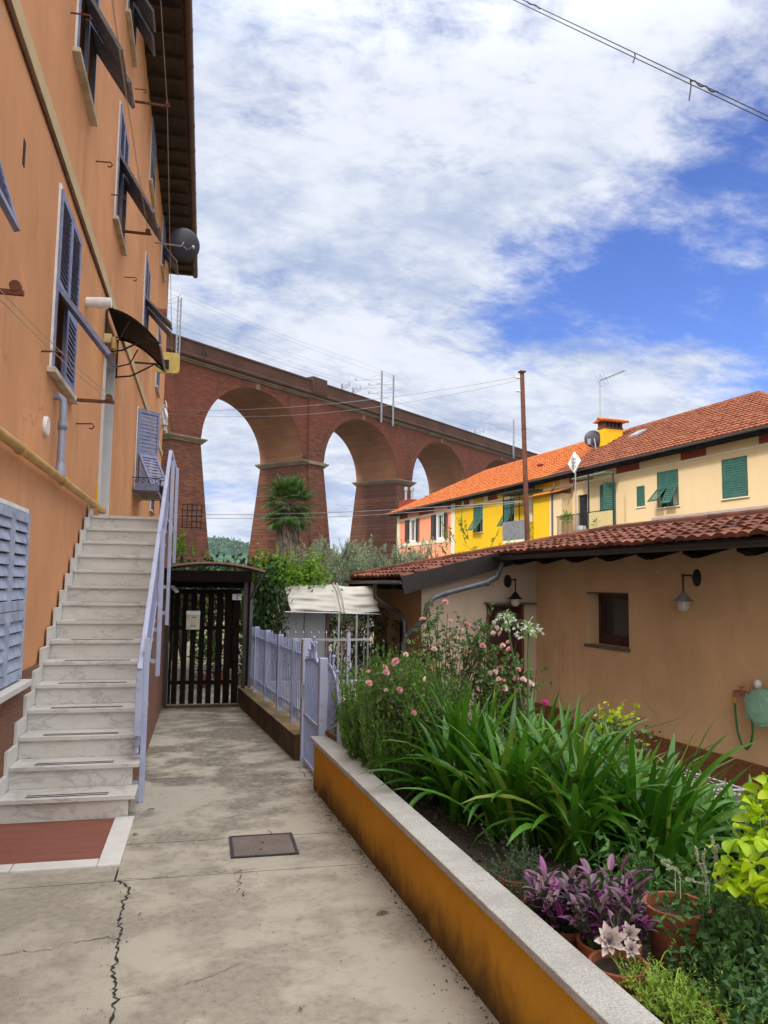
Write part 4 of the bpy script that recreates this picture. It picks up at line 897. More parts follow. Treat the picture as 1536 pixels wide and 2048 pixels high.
x = MB()
for (a, z), (b, w_) in zip(arc[:-1], arc[1:]): x.beam((a, 9.94, z+.002), (b, 9.94, w_+.002), .012, .022)
T.part('edge_strip', x, plain('pinkish_brown_edging', (.26, .12, .10), .5))
x = MB(); x.box(-.50, .62, YG+.08, YG+.13, 1.58, 1.80); T.part('beam', x, M['darkwood']); x = MB(); x.box(-.48, .6, 9.99, 10.02, 1.66, 1.80); T.part('beam', x, M['darkwood'])
for a in (-.475, .535): x = MB(); x.box(a, a+.05, YG, YG+.06, 0, 1.72); T.part('post', x, M['darkmetal'])
x = MB(); x.box(.62, .66, YG, YG+.05, 0, 1.70); x.beam((.64, YG, 1.45), (.72, 10.0, 1.76), .03); T.part('brace', x, M['zinc'])
# letter box
T = Thing('letter_box', 'beige metal letter box with white flap on the wooden gate', 'letterbox', (-.13, YG-.05, 1.0))
c = on_plane(386, 1241, (0, 1, 0), YG-.08)
x = MB(); x.box(c[0]-.088, c[0]+.088, YG-.075, YG-.002, c[2]-.12, c[2]+.075); T.part('body', x, plain('beige_enamel', (.50, .45, .37), .45), bevel=.006)
x = MB(); x.box(c[0]-.09, c[0]+.09, YG-.082, YG-.003, c[2]+.0755, c[2]+.125); T.part('flap', x, M['white'], bevel=.006)
x = MB(); x.box(c[0]-.035, c[0]+.045, YG-.0775, YG-.0752, c[2]-.075, c[2]-.066); x.box(c[0]-.02, c[0]+.035, YG-.0775, YG-.0752, c[2]+.035, c[2]+.045); x.box(c[0]-.078, c[0]-.066, YG-.0775, YG-.0752, c[2]+.036, c[2]+.048); T.part('slot', x, M['dark'])
# number plate 2 B
c = on_plane(474.5, 1194, (0, 1, 0), YG-.012); T = Thing('house_number_sign', 'small white plate reading 2 B on the dark gate', 'sign', (c[0], YG-.01, c[2]))
x = MB(); w_, h_ = .128/2, .078/2
x.prism([(c[0]-w_, YG-.012, c[2]-h_), (c[0]+w_, YG-.012, c[2]-h_), (c[0]+w_-.012, YG-.012, c[2]), (c[0]+w_, YG-.012, c[2]+h_), (c[0]-w_, YG-.012, c[2]+h_)], (0, .008, 0)); T.part('plate', x, plain('white_ceramic', (.62, .63, .72), .3, bump=0))
def text_part(T, s, size, loc, mat, name='lettering'):
    cu = bpy.data.curves.new(name, 'FONT'); cu.body = s; cu.size = size; cu.extrude = .0008; cu.offset = size*.012; cu.align_x = 'CENTER'; cu.align_y = 'CENTER'
    tmp = bpy.data.objects.new(name, cu); COL.objects.link(tmp); bpy.context.view_layer.update()
    me = bpy.data.meshes.new_from_object(tmp.evaluated_get(bpy.context.evaluated_depsgraph_get())); bpy.data.objects.remove(tmp)
    me.transform(Matrix.Rotation(math.pi/2, 4, 'X')); me.transform(Matrix.Translation(Vector(np.array(loc)-T.base)))
    me.materials.clear(); me.materials.append(mat); o = bpy.data.objects.new(name, me); COL.objects.link(o); o.parent = T.o; return o
ink = plain('navy_ink', (.01, .012, .035), .4, bump=0)
text_part(T, '2', .085, (c[0]-.002, YG-.0135, c[2]), ink); text_part(T, 'B', .034, (c[0]+.032, YG-.0135, c[2]+.018), ink)
# little lamp under the shelter
x = MB(); x.beam((-.40, 10.3, 1.60), (-.33, 10.25, 1.52), .055, .03); single('gate_lamp', 'small tilted pinkish lamp under the gate canopy', 'lamp', x, M['white'], (-.36, 10.3, 1.55), bevel=.006)
# pots and odds behind the gate
for i, (px, py, s, lb) in enumerate(((.08, 12.6, .10, 'terracotta pot on the ground behind the gate slats'), (.30, 12.9, .12, 'larger terracotta pot behind the right half of the gate'))):
    T = Thing('plant_pot', lb, 'plant pot', (px, py, 0)); x = MB(); x.lathe([(0, 0), (s*.62, 0), (s*.92, s*1.5), (s*1.02, s*1.5), (s*1.02, s*1.8), (s*.9, s*1.8), (s*.85, s*1.5), (0, s*1.5)], (px, py, 0), 'z', 20); T.part('pot', x, M['terracotta'])
    x = MB(); P, d = ballpts(260, (px, py, s*1.8+.28), (.24, .24, .34), .2); leaves(x, P, d+np.array([0, 0, .5]), .07, .035); T.part('foliage', x, M['ivy'])

# ================================================================== LOW HOUSE (tan cottage on the right), frame turned by HR: x = D, y = s
HX, HS = np.array([math.cos(HR), math.sin(HR), 0]), np.array([-math.sin(HR), math.cos(HR), 0])
def hp(D, s, z): return HX*D + HS*s + np.array([0, 0, z])
def dwall(D):                                              # wall facing -x : (along s, out, up)
    def f(V): V = np.asarray(V, float); return np.stack([D - V[:, 1], V[:, 0], V[:, 2]], 1)
    return f
def swall(s):                                              # wall facing -y : (along D, out, up)
    def f(V): V = np.asarray(V, float); return np.stack([V[:, 0], s - V[:, 1], V[:, 2]], 1)
    return f
T = Thing('cottage', 'low tan cottage with old clay tiles and dark timber eaves', 'house', (7, 9, -.7), HR)
LOW = T
S0, DW, DWING, SWING = 1.0, 7.0, 4.87, 13.85
x = MB(); winhole = (9.07, 10.08, .80, 1.585); mp = dwall(DW)
wall_holes(x, mp, S0, 11.55, -.75, 2.42, [winhole], .30); T.part('wall', x, M['wallbrown'])
x = MB(); mp = swall(11.55); dh = (6.05, 6.76, -.75, 1.35)
A = [DWING, dh[0], dh[1], DW]
def rz(D): return 2.18 + .2493*(D-6.1)
for i in range(3):
    a, b = A[i], A[i+1]; z0 = 1.35 if i == 1 else -.75
    x.add(mp(np.array([[a, 0, z0], [b, 0, z0], [b, 0, rz(b)-.03], [a, 0, rz(a)-.03]])), np.array([[0, 1, 2, 3]]))
for a in (dh[0], dh[1]): x.add(mp(np.array([[a, 0, -.75], [a, -.25, -.75], [a, -.25, 1.35], [a, 0, 1.35]])), np.array([[0, 1, 2, 3]]))
x.add(mp(np.array([[dh[0], 0, 1.35], [dh[1], 0, 1.35], [dh[1], -.25, 1.35], [dh[0], -.25, 1.35]])), np.array([[0, 1, 2, 3]]))
T.part('end_wall', x, M['wallpink'])
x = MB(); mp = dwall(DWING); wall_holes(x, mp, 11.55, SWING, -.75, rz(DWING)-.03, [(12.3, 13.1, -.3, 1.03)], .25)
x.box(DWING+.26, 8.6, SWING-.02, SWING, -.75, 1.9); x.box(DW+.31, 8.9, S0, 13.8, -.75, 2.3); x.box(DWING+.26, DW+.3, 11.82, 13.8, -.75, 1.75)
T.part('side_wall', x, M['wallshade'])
x = MB(); x.box(DWING+.24, DWING+.25, 12.3, 13.1, -.3, 1.03); x.box(DWING+.16, DWING+.2, 12.3, 12.36, -.3, 1.03); x.box(DWING+.16, DWING+.2, 12.4, 12.5, .3, .62); T.part('side_window', x, M['dark'])
# roughcast base of the wall
x = MB(); x.box(DW-.03, DW+.01, S0, 11.55, -.75, -.30); T.part('dado', x, M['dado'])
# window
w = MB(); mp = dwall(DW); a0, a1, z0, z1 = winhole
w.box(a0, a0+.07, -.28, -.22, z0, z1, mp); w.box(a1-.07, a1, -.28, -.22, z0, z1, mp); w.box(a0+.07, a1-.07, -.28, -.221, z1-.07, z1, mp); w.box(a0+.07, a1-.07, -.28, -.221, z0, z0+.09, mp)
w.box(a0+.07, a0+.12, -.27, -.235, z0+.09, z1-.07, mp); w.box(a1-.12, a1-.07, -.27, -.235, z0+.09, z1-.07, mp); w.box(a0+.12, a1-.12, -.27, -.236, z0+.09, z0+.15, mp); w.box(a0+.12, a1-.12, -.27, -.236, z1-.12, z1-.07, mp)
wo_ = T.part('window', w, M['brownwood'])
p = MB(); p.box(a0+.1, a1-.1, -.262, -.252, z0+.1, z1-.1, mp); T.part('pane', p, M['glass'], wo_)
p = MB(); p.box(a0-.03, a1+.03, -.2, .035, z0-.045, z0-.002, mp); T.part('sill', p, M['slate'], wo_, bevel=.004)
p = MB(); p.box(a0, a1, -.2, .004, z1-.02, z1-.001, mp); T.part('lintel', p, M['slate'], wo_)
# door with slate canopy
d = MB(); mp = swall(11.55); d.box(dh[0]+.04, dh[1]-.05, -.24, -.2, -.66, 1.30, mp)
for zc in (-.5, .35): d.box(dh[0]+.15, dh[1]-.15, -.199, -.19, zc, zc+.7, mp)
do = T.part('door', d, M['brownwood'])
d = MB(); d.box(dh[0], dh[0]+.045, -.2, .012, -.7, 1.35, mp); d.box(dh[1]-.05, dh[1], -.2, .012, -.7, 1.35, mp); T.part('door_frame', d, plain('red_brown_frame', (.13, .04, .022), .5, var=.3), do)
d = MB(); d.box(dh[0]-.05, dh[1]+.16, -.1, .16, 1.352, 1.385, mp); T.part('door_hood', d, M['slate'])
# roof deck, fascia, rafters
def rp(D, s, h=0.0): return (D - h*.2419, s, rz(D) + h*.9703)
x = MB()
EV_M, EV_W, SV, RD = 6.1, 4.45, 11.25, 7.55
deck = [(EV_M, S0), (EV_M, SV), (EV_W, SV), (EV_W, 14.05), (RD, 10.2+.0), (RD, S0)]
top = [rp(a, b, -.02) for a, b in deck]; bot = [rp(a, b, -.10) for a, b in deck]
n = len(deck); x.add(top+bot, [list(range(n)), list(range(n, 2*n))[::-1]] + [[i, (i+1) % n, (i+1) % n+n, i+n] for i in range(n)])
x.add([rp(RD, S0), rp(RD, 10.2), (9.3, 10.2, 1.95), (9.3, S0, 1.95)], [[0, 1, 2, 3]]); x.add([rp(EV_W, 14.05), rp(RD, 10.2), (9.3, 10.2, 1.95), (8.8, 14.05, 1.6)], [[0, 1, 2, 3]])
roof = T.part('roof', x, M['darkwood'])
def tiles(mb, fp, u0, u1, v0, v1, du, dv, amp, step, inside=None, ns=6, jit=.006, prof=None):
    nu, nv = int(round((u1-u0)/du)), int(round((v1-v0)/dv)); du = (u1-u0)/nu; dv = (v1-v0)/nv
    t = np.linspace(0, 1, ns+1); pr = amp*(np.sin(np.pi*t)**1.2) if prof is None else amp*prof(t)
    I, Jj = np.meshgrid(np.arange(nu), np.arange(nv), indexing='ij'); I, Jj = I.ravel(), Jj.ravel()
    U = u0+du*(I+.5); Vc = v0+dv*(Jj+.5)
    if inside is not None: kx = inside(U, Vc); I, Jj = I[kx], Jj[kx]
    n = len(I); j = rng.normal(size=(n, 3))*jit
    rows = []
    for vv, hh in ((0.0, -.006), (0.0, step), (1.10, .004)):
        u = u0+du*(I[:, None]+t[None]*1.02) + j[:, :1]; v = v0+dv*(Jj[:, None]+vv+0*t[None]) + j[:, 1:2]*2
        h = pr[None]*(1 if hh != -.006 else .4) + hh + j[:, 2:]*.6
        rows.append(np.stack([u, v, h], -1))
    P = np.stack(rows, 1).reshape(-1, 3); k1 = ns+1
    F = []
    for r in range(2):
        for q in range(ns): F.append([r*k1+q, r*k1+q+1, (r+1)*k1+q+1, (r+1)*k1+q])
    F = (np.arange(n)*3*k1)[:, None, None] + np.array(F)[None]
    mb.add(fp(P), F.reshape(-1, 4)); return mb
def lowfp(P): D = EV_M + P[:, 1]*.9703; return np.stack([D - P[:, 2]*.2419, P[:, 0], rz(D)+P[:, 2]*.9703], 1)
def inlow(U, V):
    D = EV_M + V*.9703
    hip = 14.05 + (10.2-14.05)*(D-EV_W)/(RD-EV_W)
    return (U < hip) & ((D > EV_M-.06) | (U > SV)) & (D < RD)
x = MB(); tiles(x, lowfp, S0, 15.2, (EV_W-EV_M)/.9703, (RD-EV_M)/.9703, .185, .25, .034, .032, inlow, 6, .006); tl = T.part('roof_tiles', x, M['tile_old'], roof)
x = MB()
for s in np.arange(S0+.1, 10.2, .33): q = np.array(rp(RD, s, .02)); x.tube([q, q+np.array([0, .36, .012])], [.085, .07], 10)
hv = np.array(rp(EV_W, 14.05, .02)) - np.array(rp(RD, 10.2, .02)); hn_l = np.linalg.norm(hv)
for q in np.arange(0, hn_l-.1, .33): a = np.array(rp(RD, 10.2, .02))+hv*q/hn_l; x.tube([a, a+hv/hn_l*.36+np.array([0, 0, .012])], [.085, .07], 10)
T.part('ridge_tiles', x, M['tile_old'], roof)
x = MB(); x.box(RD-.02, RD+.02, S0, 9.2, rz(RD)+.10, rz(RD)+.135); T.part('ridge_flashing', x, M['white'], roof)
x = MB(); x.prism([rp(EV_M-.02, SV-.03, .03), rp(EV_W-.06, SV-.03, .03), rp(EV_W-.06, SV-.03, -.25), rp(EV_M+.4, SV-.03, -.23), rp(EV_M+.4, SV-.03, .01)], (0, .028, 0)); x.box(EV_M+.0, EV_M+.02, SV-.5, SV-.032, rz(EV_M)-.14, rz(EV_M)-.03); T.part('verge_board', x, M['darkmetal'])
for s in np.arange(1.35, 11.2, .80):
    x = MB(); z = rz(6.25); x.prism([(6.22, s, z-.09), (7.02, s, rz(7.02)-.11), (7.02, s, rz(7.02)-.235), (6.35, s, rz(6.35)-.24), (6.22, s, z-.17)], (0, .13, 0)); T.part('rafter', x, M['darkwood'])
for s in (11.6, 12.4, 13.2, 13.95):
    x = MB(); z = rz(4.45); x.prism([(4.42, s, z-.09), (4.9, s, rz(4.9)-.11), (4.9, s, rz(4.9)-.24), (4.62, s, rz(4.62)-.24), (4.42, s, z-.18)], (0, .12, 0)); T.part('rafter', x, M['darkwood'])
def half_gutter(D, s0, s1, z, r=.065):
    x = MB(); th = np.linspace(math.pi, 2*math.pi, 10)
    x.prism([(D+r*math.cos(t), s0, z+r*math.sin(t)) for t in th] + [(D+(r-.007)*math.cos(t), s0, z+(r-.007)*math.sin(t)) for t in th[::-1]], (0, s1-s0, 0)); return x
T.part('gutter', half_gutter(EV_M-.07, S0, SV-.02, rz(EV_M)-.045), M['darkmetal']); T.part('gutter', half_gutter(EV_W-.07, SV-.05, 14.05, rz(EV_W)-.045), M['darkmetal'])
# downpipe that crosses the end wall under the verge
x = MB(); s = SV+.10
P = [(6.15, SV-.06, rz(6.1)-.09), (6.14, SV-.05, rz(6.1)-.2), (6.04, SV-.06, rz(6.0)-.36), (5.85, SV-.06, rz(5.8)-.40), (5.1, SV-.06, rz(5.1)-.41), (4.92, SV-.06, rz(4.9)-.43), (4.82, SV-.05, rz(4.8)-.52), (4.80, SV, 1.16), (4.76, SV+.1, 1.05), (4.66, SV+.2, .93), (4.60, SV+.3, .83), (4.585, SV+.35, .7), (4.585, SV+.35, -.7)]
x.tube(P, .042, 12)
for q in (3, 4): x.lathe([(.042, 0), (.05, 0), (.05, .05), (.042, .05)], P[q], 'x', 12)
T.part('downpipe', x, M['zinc'], smooth=True)
x = MB(); P = [(4.30, 12.2, rz(EV_W)-.12), (4.31, 12.2, 1.43), (4.40, 12.0, 1.32), (4.56, 11.75, 1.2), (4.60, 11.62, 1.05), (4.60, 11.6, .8)]; x.tube(P, .042, 12); T.part('downpipe', x, M['darkmetal'], smooth=True)
x = MB(); x.box(DW-.004, DW+.01, 8.42, 8.46, 1.86, 1.90); T.part('junction_cover', x, M['sill'])

# wall lamps: round back plate, swan neck, bell shade and ribbed glass
def wall_lamp(label, mp, a, z, out, shade):
    b0 = mp(np.array([[a, 0, z]]))[0]; T = Thing('wall_lamp', label, 'lamp', b0, HR, 'swan necked wall lamps on the cottage')
    d = mp(np.array([[a, 1., z]]))[0] - b0; Ms = np.array([np.cross([0, 0, 1], d), [0, 0, 1], d]).T
    x = MB(); x.lathe([(0, .02), (.07, .02), (.088, .008), (.088, 0)], b0, 'z', 20, Ms@np.diag([.85, 1.25, 1])); T.part('back_plate', x, M['blackiron'])
    x = MB(); e = b0+d*out; x.tube([b0+d*.01, b0+d*out*.5+np.array([0, 0, .03]), b0+d*(out-.03)+np.array([0, 0, .028]), e+np.array([0, 0, .015]), e+np.array([0, 0, -.21])], .011, 8); x.lathe([(0, -.018), (.02, -.01), (.02, .02), (0, .03)], e+np.array([0, 0, .02]), 'z', 10); T.part('arm', x, M['blackiron'])
    x = MB(); x.lathe([(.012, -.17), (.03, -.19), (.045, -.21), (.085, -.262), (.125, -.285), (.128, -.295), (.08, -.292), (.0, -.28)], e, 'z', 24); T.part('shade', x, shade, smooth=True)
    x = MB(); x.lathe([(.075, -.295), (.078, -.33), (.07, -.38), (.045, -.415), (0, -.425)], e, 'z', 24); k = bpy.data.materials.get('frosted_lamp_glass')
    if k is None:
        q = N('frosted_lamp_glass'); q.set('Base Color', (.42, .40, .36)).set('Roughness', .25).set('Specular IOR Level', .5); wv_ = q.n('ShaderNodeTexWave', bands_direction='Z'); q.l(q.obj(), wv_.inputs['Vector']); wv_.inputs['Scale'].default_value = 12; q.bump(wv_.outputs['Fac'], .5, .004); k = q.m
    T.part('glass', x, k, smooth=True)
wall_lamp('grey shaded wall lamp on the tan wall right of the small window', dwall(DW), 7.72, 1.79, .22, plain('weathered_grey_shade', (.20, .21, .22), .5))
wall_lamp('black shaded wall lamp above the cottage door hood', swall(11.55), 6.45, 1.74, .26, M['blackiron'])

# hose reel with tap
cz, cs, cd = .36, 6.62, DW-.2
T = Thing('hose_reel', 'pale green round garden hose reel on the tan wall', 'hose reel', (DW, cs, cz), HR)
mint = plain('sun_bleached_green_plastic', (.22, .44, .33), .5, var=.18, scale=5)
x = MB(); R = .215
x.lathe([(0, -.235), (.07, -.235), (.075, -.225), (.085, -.225), (.16, -.21), (.165, -.20), (.20, -.19), (.212, -.16), (.212, -.03), (.19, 0), (0, 0)], (DW, cs, cz), 'x', 36); T.part('drum', x, mint, smooth=False, bevel=.003)
x = MB()
for ds, dz, r in ((.215, .06, .035), (.21, -.12, .03), (.2, .10, .03)): x.box(DW-.16, DW-.07, cs+ds-.05, cs+ds+r, cz+dz-.028, cz+dz+.028)
T.part('lugs', x, mint, bevel=.008)
x = MB(); x.lathe([(0, -.05), (.035, -.045), (.045, 0), (.03, .04), (0, .05)], (DW-.06, cs+.14, cz+.24), 'z', 14); T.part('knob', x, M['white'], smooth=True)
tp = (DW-.07, cs+.47, cz+.11)
x = MB(); x.tube([(DW, tp[1]+.0, tp[2]), (tp[0], tp[1], tp[2]), (tp[0], tp[1], tp[2]-.06)], .022, 8); x.tube([(tp[0], tp[1], tp[2]), (tp[0], cs+.25, tp[2]+.01)], .014, 8); x.box(tp[0]-.02, tp[0]+.02, tp[1]-.16, tp[1]-.09, tp[2]-.035, tp[2]+.03); x.tube([(tp[0], tp[1]-.1, tp[2]+.02), (tp[0], tp[1]-.1, tp[2]+.065)], .008, 6); x.box(tp[0]-.01, tp[0]+.01, tp[1]-.135, tp[1]-.07, tp[2]+.062, tp[2]+.074); T.part('tap', x, plain('worn_copper', (.36, .14, .09), .5, metal=.3))
x = MB(); x.tube([(tp[0], tp[1], tp[2]-.06), (tp[0], tp[1], tp[2]-.125)], .021, 10); T.part('connector', x, plain('orange_connector', (.60, .27, .05), .45))
x = MB(); x.tube([(tp[0], tp[1], tp[2]-.12), (tp[0], tp[1]-.005, tp[2]-.25), (tp[0]-.02, tp[1]-.05, tp[2]-.44), (tp[0]-.04, tp[1]-.13, tp[2]-.58), (tp[0]-.06, tp[1]-.22, tp[2]-.60), (tp[0]-.08, tp[1]-.30, tp[2]-.52), (tp[0]-.10, tp[1]-.35, tp[2]-.38), (tp[0]-.12, tp[1]-.36, tp[2]-.22)], .0125, 8); T.part('hose', x, plain('green_hose', (.012, .13, .035), .35), smooth=True)

# folding clothes airer lying on the yard
T = Thing('clothes_airer', 'white folding clothes airer standing open on the paved yard', 'clothes airer', hp(5.6, 6.2, -.67)*np.array([1, 1, 1]))
def ap(a, b, z=.0): return hp(5.15+a, 6.0+b, -.34+z)
x = MB(); P = [ap(0, 0), ap(0, 1.05), ap(.06, 1.12), ap(.85, 1.12, .02), ap(.92, 1.05, .02), ap(.92, 0, .02), ap(0, 0)]; x.tube(P, .011, 8)
for b in (.35, .75): x.tube([ap(0, b), ap(.92, b, .02)], .008, 6)
x.tube([ap(.45, .72, .02), ap(.5, .2, .03), ap(.9, .1, .02)], .010, 6)
T.part('frame', x, plain('pale_lilac_tube', (.62, .64, .74), .4))
x = MB()
for a in np.linspace(.08, .85, 10): x.tube([ap(a, 0, .005), ap(a, 1.12, .012)], .003, 5)
T.part('wires', x, M['white'])
for a, b in ((0.05, .05), (.05, 1.0), (.88, .05), (.88, 1.0)): x = MB(); x.tube([ap(a, b), ap(a*.9+.05, b, -.32)], .010, 6); T.part('leg', x, M['white'])

# ================================================================== AWNING, CABINET, BACK FENCE
c0, c1 = on_plane(566, 1172, (0, 1, 0), 13.0), on_plane(752, 1168, (0, 1, 0), 13.0)
T = Thing('awning', 'pale canvas awning sagging between poles behind the garden fence', 'awning', (2, 13, 0))
x = MB(); nx, nz = 60, 26; V = []
for i in range(nx+1):
    q = i/nx; X = 1.33+q*1.55
    for j in range(nz+1):
        t = j/nz; fold = (.028*math.sin(15*t+5*q)+.014*math.sin(31*t-9*q))*math.sin(math.pi*min(.5, abs(q-.55)*1.6)); pinch = math.exp(-((q-.55)/.05)**2)
        z = 1.62 + .03*math.exp(-((q-.52)/.14)**2) - .42*t - .02*math.sin(math.pi*q)*t; yv = 13.2 - .55*t**.7 - fold - .05*pinch
        V.append([X+.07*t*(1-q), yv, z+.015*math.sin(7*q)])
x.add(V, np.array([[i*(nz+1)+j, (i+1)*(nz+1)+j, (i+1)*(nz+1)+j+1, i*(nz+1)+j+1] for i in range(nx) for j in range(nz)])); T.part('canvas', x, M['canvas'], smooth=True)
x = MB(); x.box(1.32, 2.88, 13.21, 13.9, 1.55, 1.57); T.part('top_sheet', x, M['canvas'])
for X in (2.17, 2.23):
    x = MB(); x.tube([(X, 13.12, 1.665), (X+.04, 12.85, 1.5), (X+.055, 12.62, 1.25), (X+.06, 12.6, 1.18)], .012, 5); T.part('strap', x, M['canvas'])
x = MB(); x.tube([(1.3, 12.62, 1.19), (2.9, 12.62, 1.16)], .012, 6); x.tube([(1.36, 13.25, 1.6), (1.22, 13.1, 1.55), (1.2, 12.8, 1.3), (1.22, 12.65, 1.18)], .008, 6)
T.part('front_bar', x, M['greymetal'])
for X, y in ((1.35, 13.25), (2.2, 12.66), (2.5, 12.66), (2.83, 13.3)): x = MB(); x.beam((X, y, -.02), (X, y, 1.5 if y > 13 else 1.17), .03); T.part('pole', x, M['greymetal'])
T = Thing('cabinet', 'tall pale grey two door cabinet with brown edges under the awning', 'cabinet', (1.7, 13.6, 0))
x = MB(); x.box(1.26, 2.16, 13.42, 13.9, -.02, 1.27); T.part('body', x, plain('brownish_panel', (.24, .16, .13), .6))
for a in (1.345, 1.72): x = MB(); x.box(a, a+.365, 13.385, 13.418, .03, 1.2); T.part('door', x, M['cabinet'])
x = MB()
for z in np.arange(.05, 1.18, .035): x.box(1.706, 1.726, 13.37, 13.384, z, z+.018); x.box(2.092, 2.106, 13.37, 13.384, z, z+.018)
T.part('hinge_strip', x, M['darkmetal'])
x = MB(); x.lathe([(0, -.03), (.016, -.028), (.016, 0)], (1.45, 13.384, .88), 'y', 10); T.part('knob', x, M['blackiron'])
# back fence with spear tops on a white kerb
yb_ = 11.45
x = MB(); x.box(.95, 2.5, yb_-.1, yb_+.1, -.1, .22); single('garden_kerb', 'low pale kerb wall under the grey spear fence', 'wall', x, M['cap'], (2, yb_, 0))
T = Thing('spear_fence', 'thin grey railing with spear tips across the back of the garden', 'fence', (2, yb_, .38))
c = on_plane(720, 1279, (0, 1, 0), yb_); zr = c[2]
x = MB(); x.box(.9, 2.45, yb_-.012, yb_+.012, zr-.015, zr+.015); T.part('rail', x, M['greymetal'])
x = MB()
for X in np.arange(1.0, 2.45, .115): x.tube([(X, yb_, .22), (X, yb_, zr+.09)], .006, 5); x.lathe([(0, .09), (.014, .10), (0, .14)], (X, yb_, zr), 'z', 6)
T.part('bars', x, M['greymetal'])
x = MB(); x.box(2.12, 2.17, yb_-.026, yb_+.026, .22, zr+.1); T.part('post', x, M['violet_worn'])

# ================================================================== ROW OF COLOURED HOUSES, same heading as the cottage
DF, EZ, ED, RDF, RZF = 22.0, 7.32, 21.35, 26.5, 10.2
tanp = (RZF-EZ)/(RDF-ED)
S_END, S_PY, S_YC, S_R = 57.3, 46.55, 33.95, 18.6
fmp = dwall(DF)
def house(name, label, s0, s1, mat, holes, tile, hips=(False, False), rd=RDF):
    T = Thing(name, label, 'house', (DF, (s0+s1)/2, -.7), HR, None)
    x = MB(); wall_holes(x, fmp, s0, s1, -.78, EZ+.12, holes, .25); x.box(DF+.3, DF+9, s0+.003, s1-.003, -.78, EZ+.1)
    if s1 == S_END: x.quad((DF, s1, -.78), (DF+.3, s1, -.78), (DF+.3, s1, EZ+.1), (DF, s1, EZ+.1))
    T.part('wall', x, mat)
    # roof: front slope with tiles, back slope, hips where the row ends
    e0, e1 = s0-(.45 if hips[0] else 0), s1+(.45 if hips[1] else 0); hl_ = 6.6
    r0, r1 = s0+(hl_ if hips[0] else 0), s1-(hl_ if hips[1] else 0)
    x = MB(); A, Bq, C_, D_ = (ED, e0, EZ), (ED, e1, EZ), (RDF, r1, RZF), (RDF, r0, RZF); E_, G_ = (2*RDF-ED, e1, EZ), (2*RDF-ED, e0, EZ)
    dz = np.array([0, 0, -.03]); x.add(np.array([A, Bq, C_, D_, E_, G_])+dz, [[0, 1, 2, 3], [3, 2, 4, 5], [1, 4, 2], [0, 3, 5]])
    x.add(np.array([A, Bq, E_, G_])+np.array([0, 0, -.14]), [[0, 1, 2, 3]]); x.add(np.array([A, Bq, np.array(Bq)+np.array([0, 0, -.14]), np.array(A)+np.array([0, 0, -.14])])+np.array([0, 0, -.029]), [[0, 1, 2, 3]])
    if hips[1]: x.add([np.array(Bq)+dz, np.array(E_)+dz, np.array(E_)+np.array([0, 0, -.14]), np.array(Bq)+np.array([0, 0, -.14])], [[0, 1, 2, 3]])
    rf = T.part('roof', x, M['darkwood'])
    ln = math.hypot(RDF-ED, RZF-EZ); nx_, nz_ = -(RZF-EZ)/ln, (RDF-ED)/ln
    def fp(P): q = P[:, 1]/ln; return np.stack([ED+(RDF-ED)*q+P[:, 2]*nx_, P[:, 0], EZ+(RZF-EZ)*q+P[:, 2]*nz_], 1)
    def ins(U, V):
        q = V/ln; return (U > e0+(r0-e0)*q) & (U < e1+(r1-e1)*q)
    x = MB(); tiles(x, fp, e0, e1, 0, ln, .25, .36, .035, .060, ins, 4, .006); T.part('roof_tiles', x, tile, rf)
    if hips[1]:
        l2 = math.hypot(hl_+.45, RZF-EZ); mx_, mz_ = (RZF-EZ)/l2, (hl_+.45)/l2
        def fp2(P): q = P[:, 1]/l2; return np.stack([P[:, 0], e1-(hl_+.45)*q+P[:, 2]*mx_, EZ+(RZF-EZ)*q+P[:, 2]*mz_], 1)
        w_ = RDF-ED; x = MB(); tiles(x, fp2, ED, 2*RDF-ED, 0, l2, .25, .33, .035, .04, lambda U, V: np.abs(U-RDF) < w_*(1-V/l2), 4, .004); T.part('roof_tiles', x, tile, rf)
    x = MB()
    for s in np.arange(r0, r1-.05, .38): q = np.array([RDF, s, RZF]); x.tube([q, q+np.array([0, .42, .012])], [.11, .09], 8)
    for (P0, P1) in ([(Bq, C_)] if hips[1] else []) + ([(A, D_)] if hips[0] else []):
        P0, P1 = np.array(P0), np.array(P1); L_ = np.linalg.norm(P1-P0)
        for q in np.arange(0, L_-.1, .38): a = P0+(P1-P0)*q/L_; x.tube([a, a+(P1-P0)/L_*.42+np.array([0, 0, .012])], [.10, .085], 8)
    T.part('ridge_tiles', x, tile, rf)
    T.part('gutter', half_gutter(ED-.06, e0, e1, EZ-.03, .07), M['zinc'])
    return T
def trimbox(T, name, mat, a0, a1, z0, z1, out=.03):
    x = MB(); x.box(a0, a1, -.02, out, z0, z1, fmp); return T.part(name, x, mat)
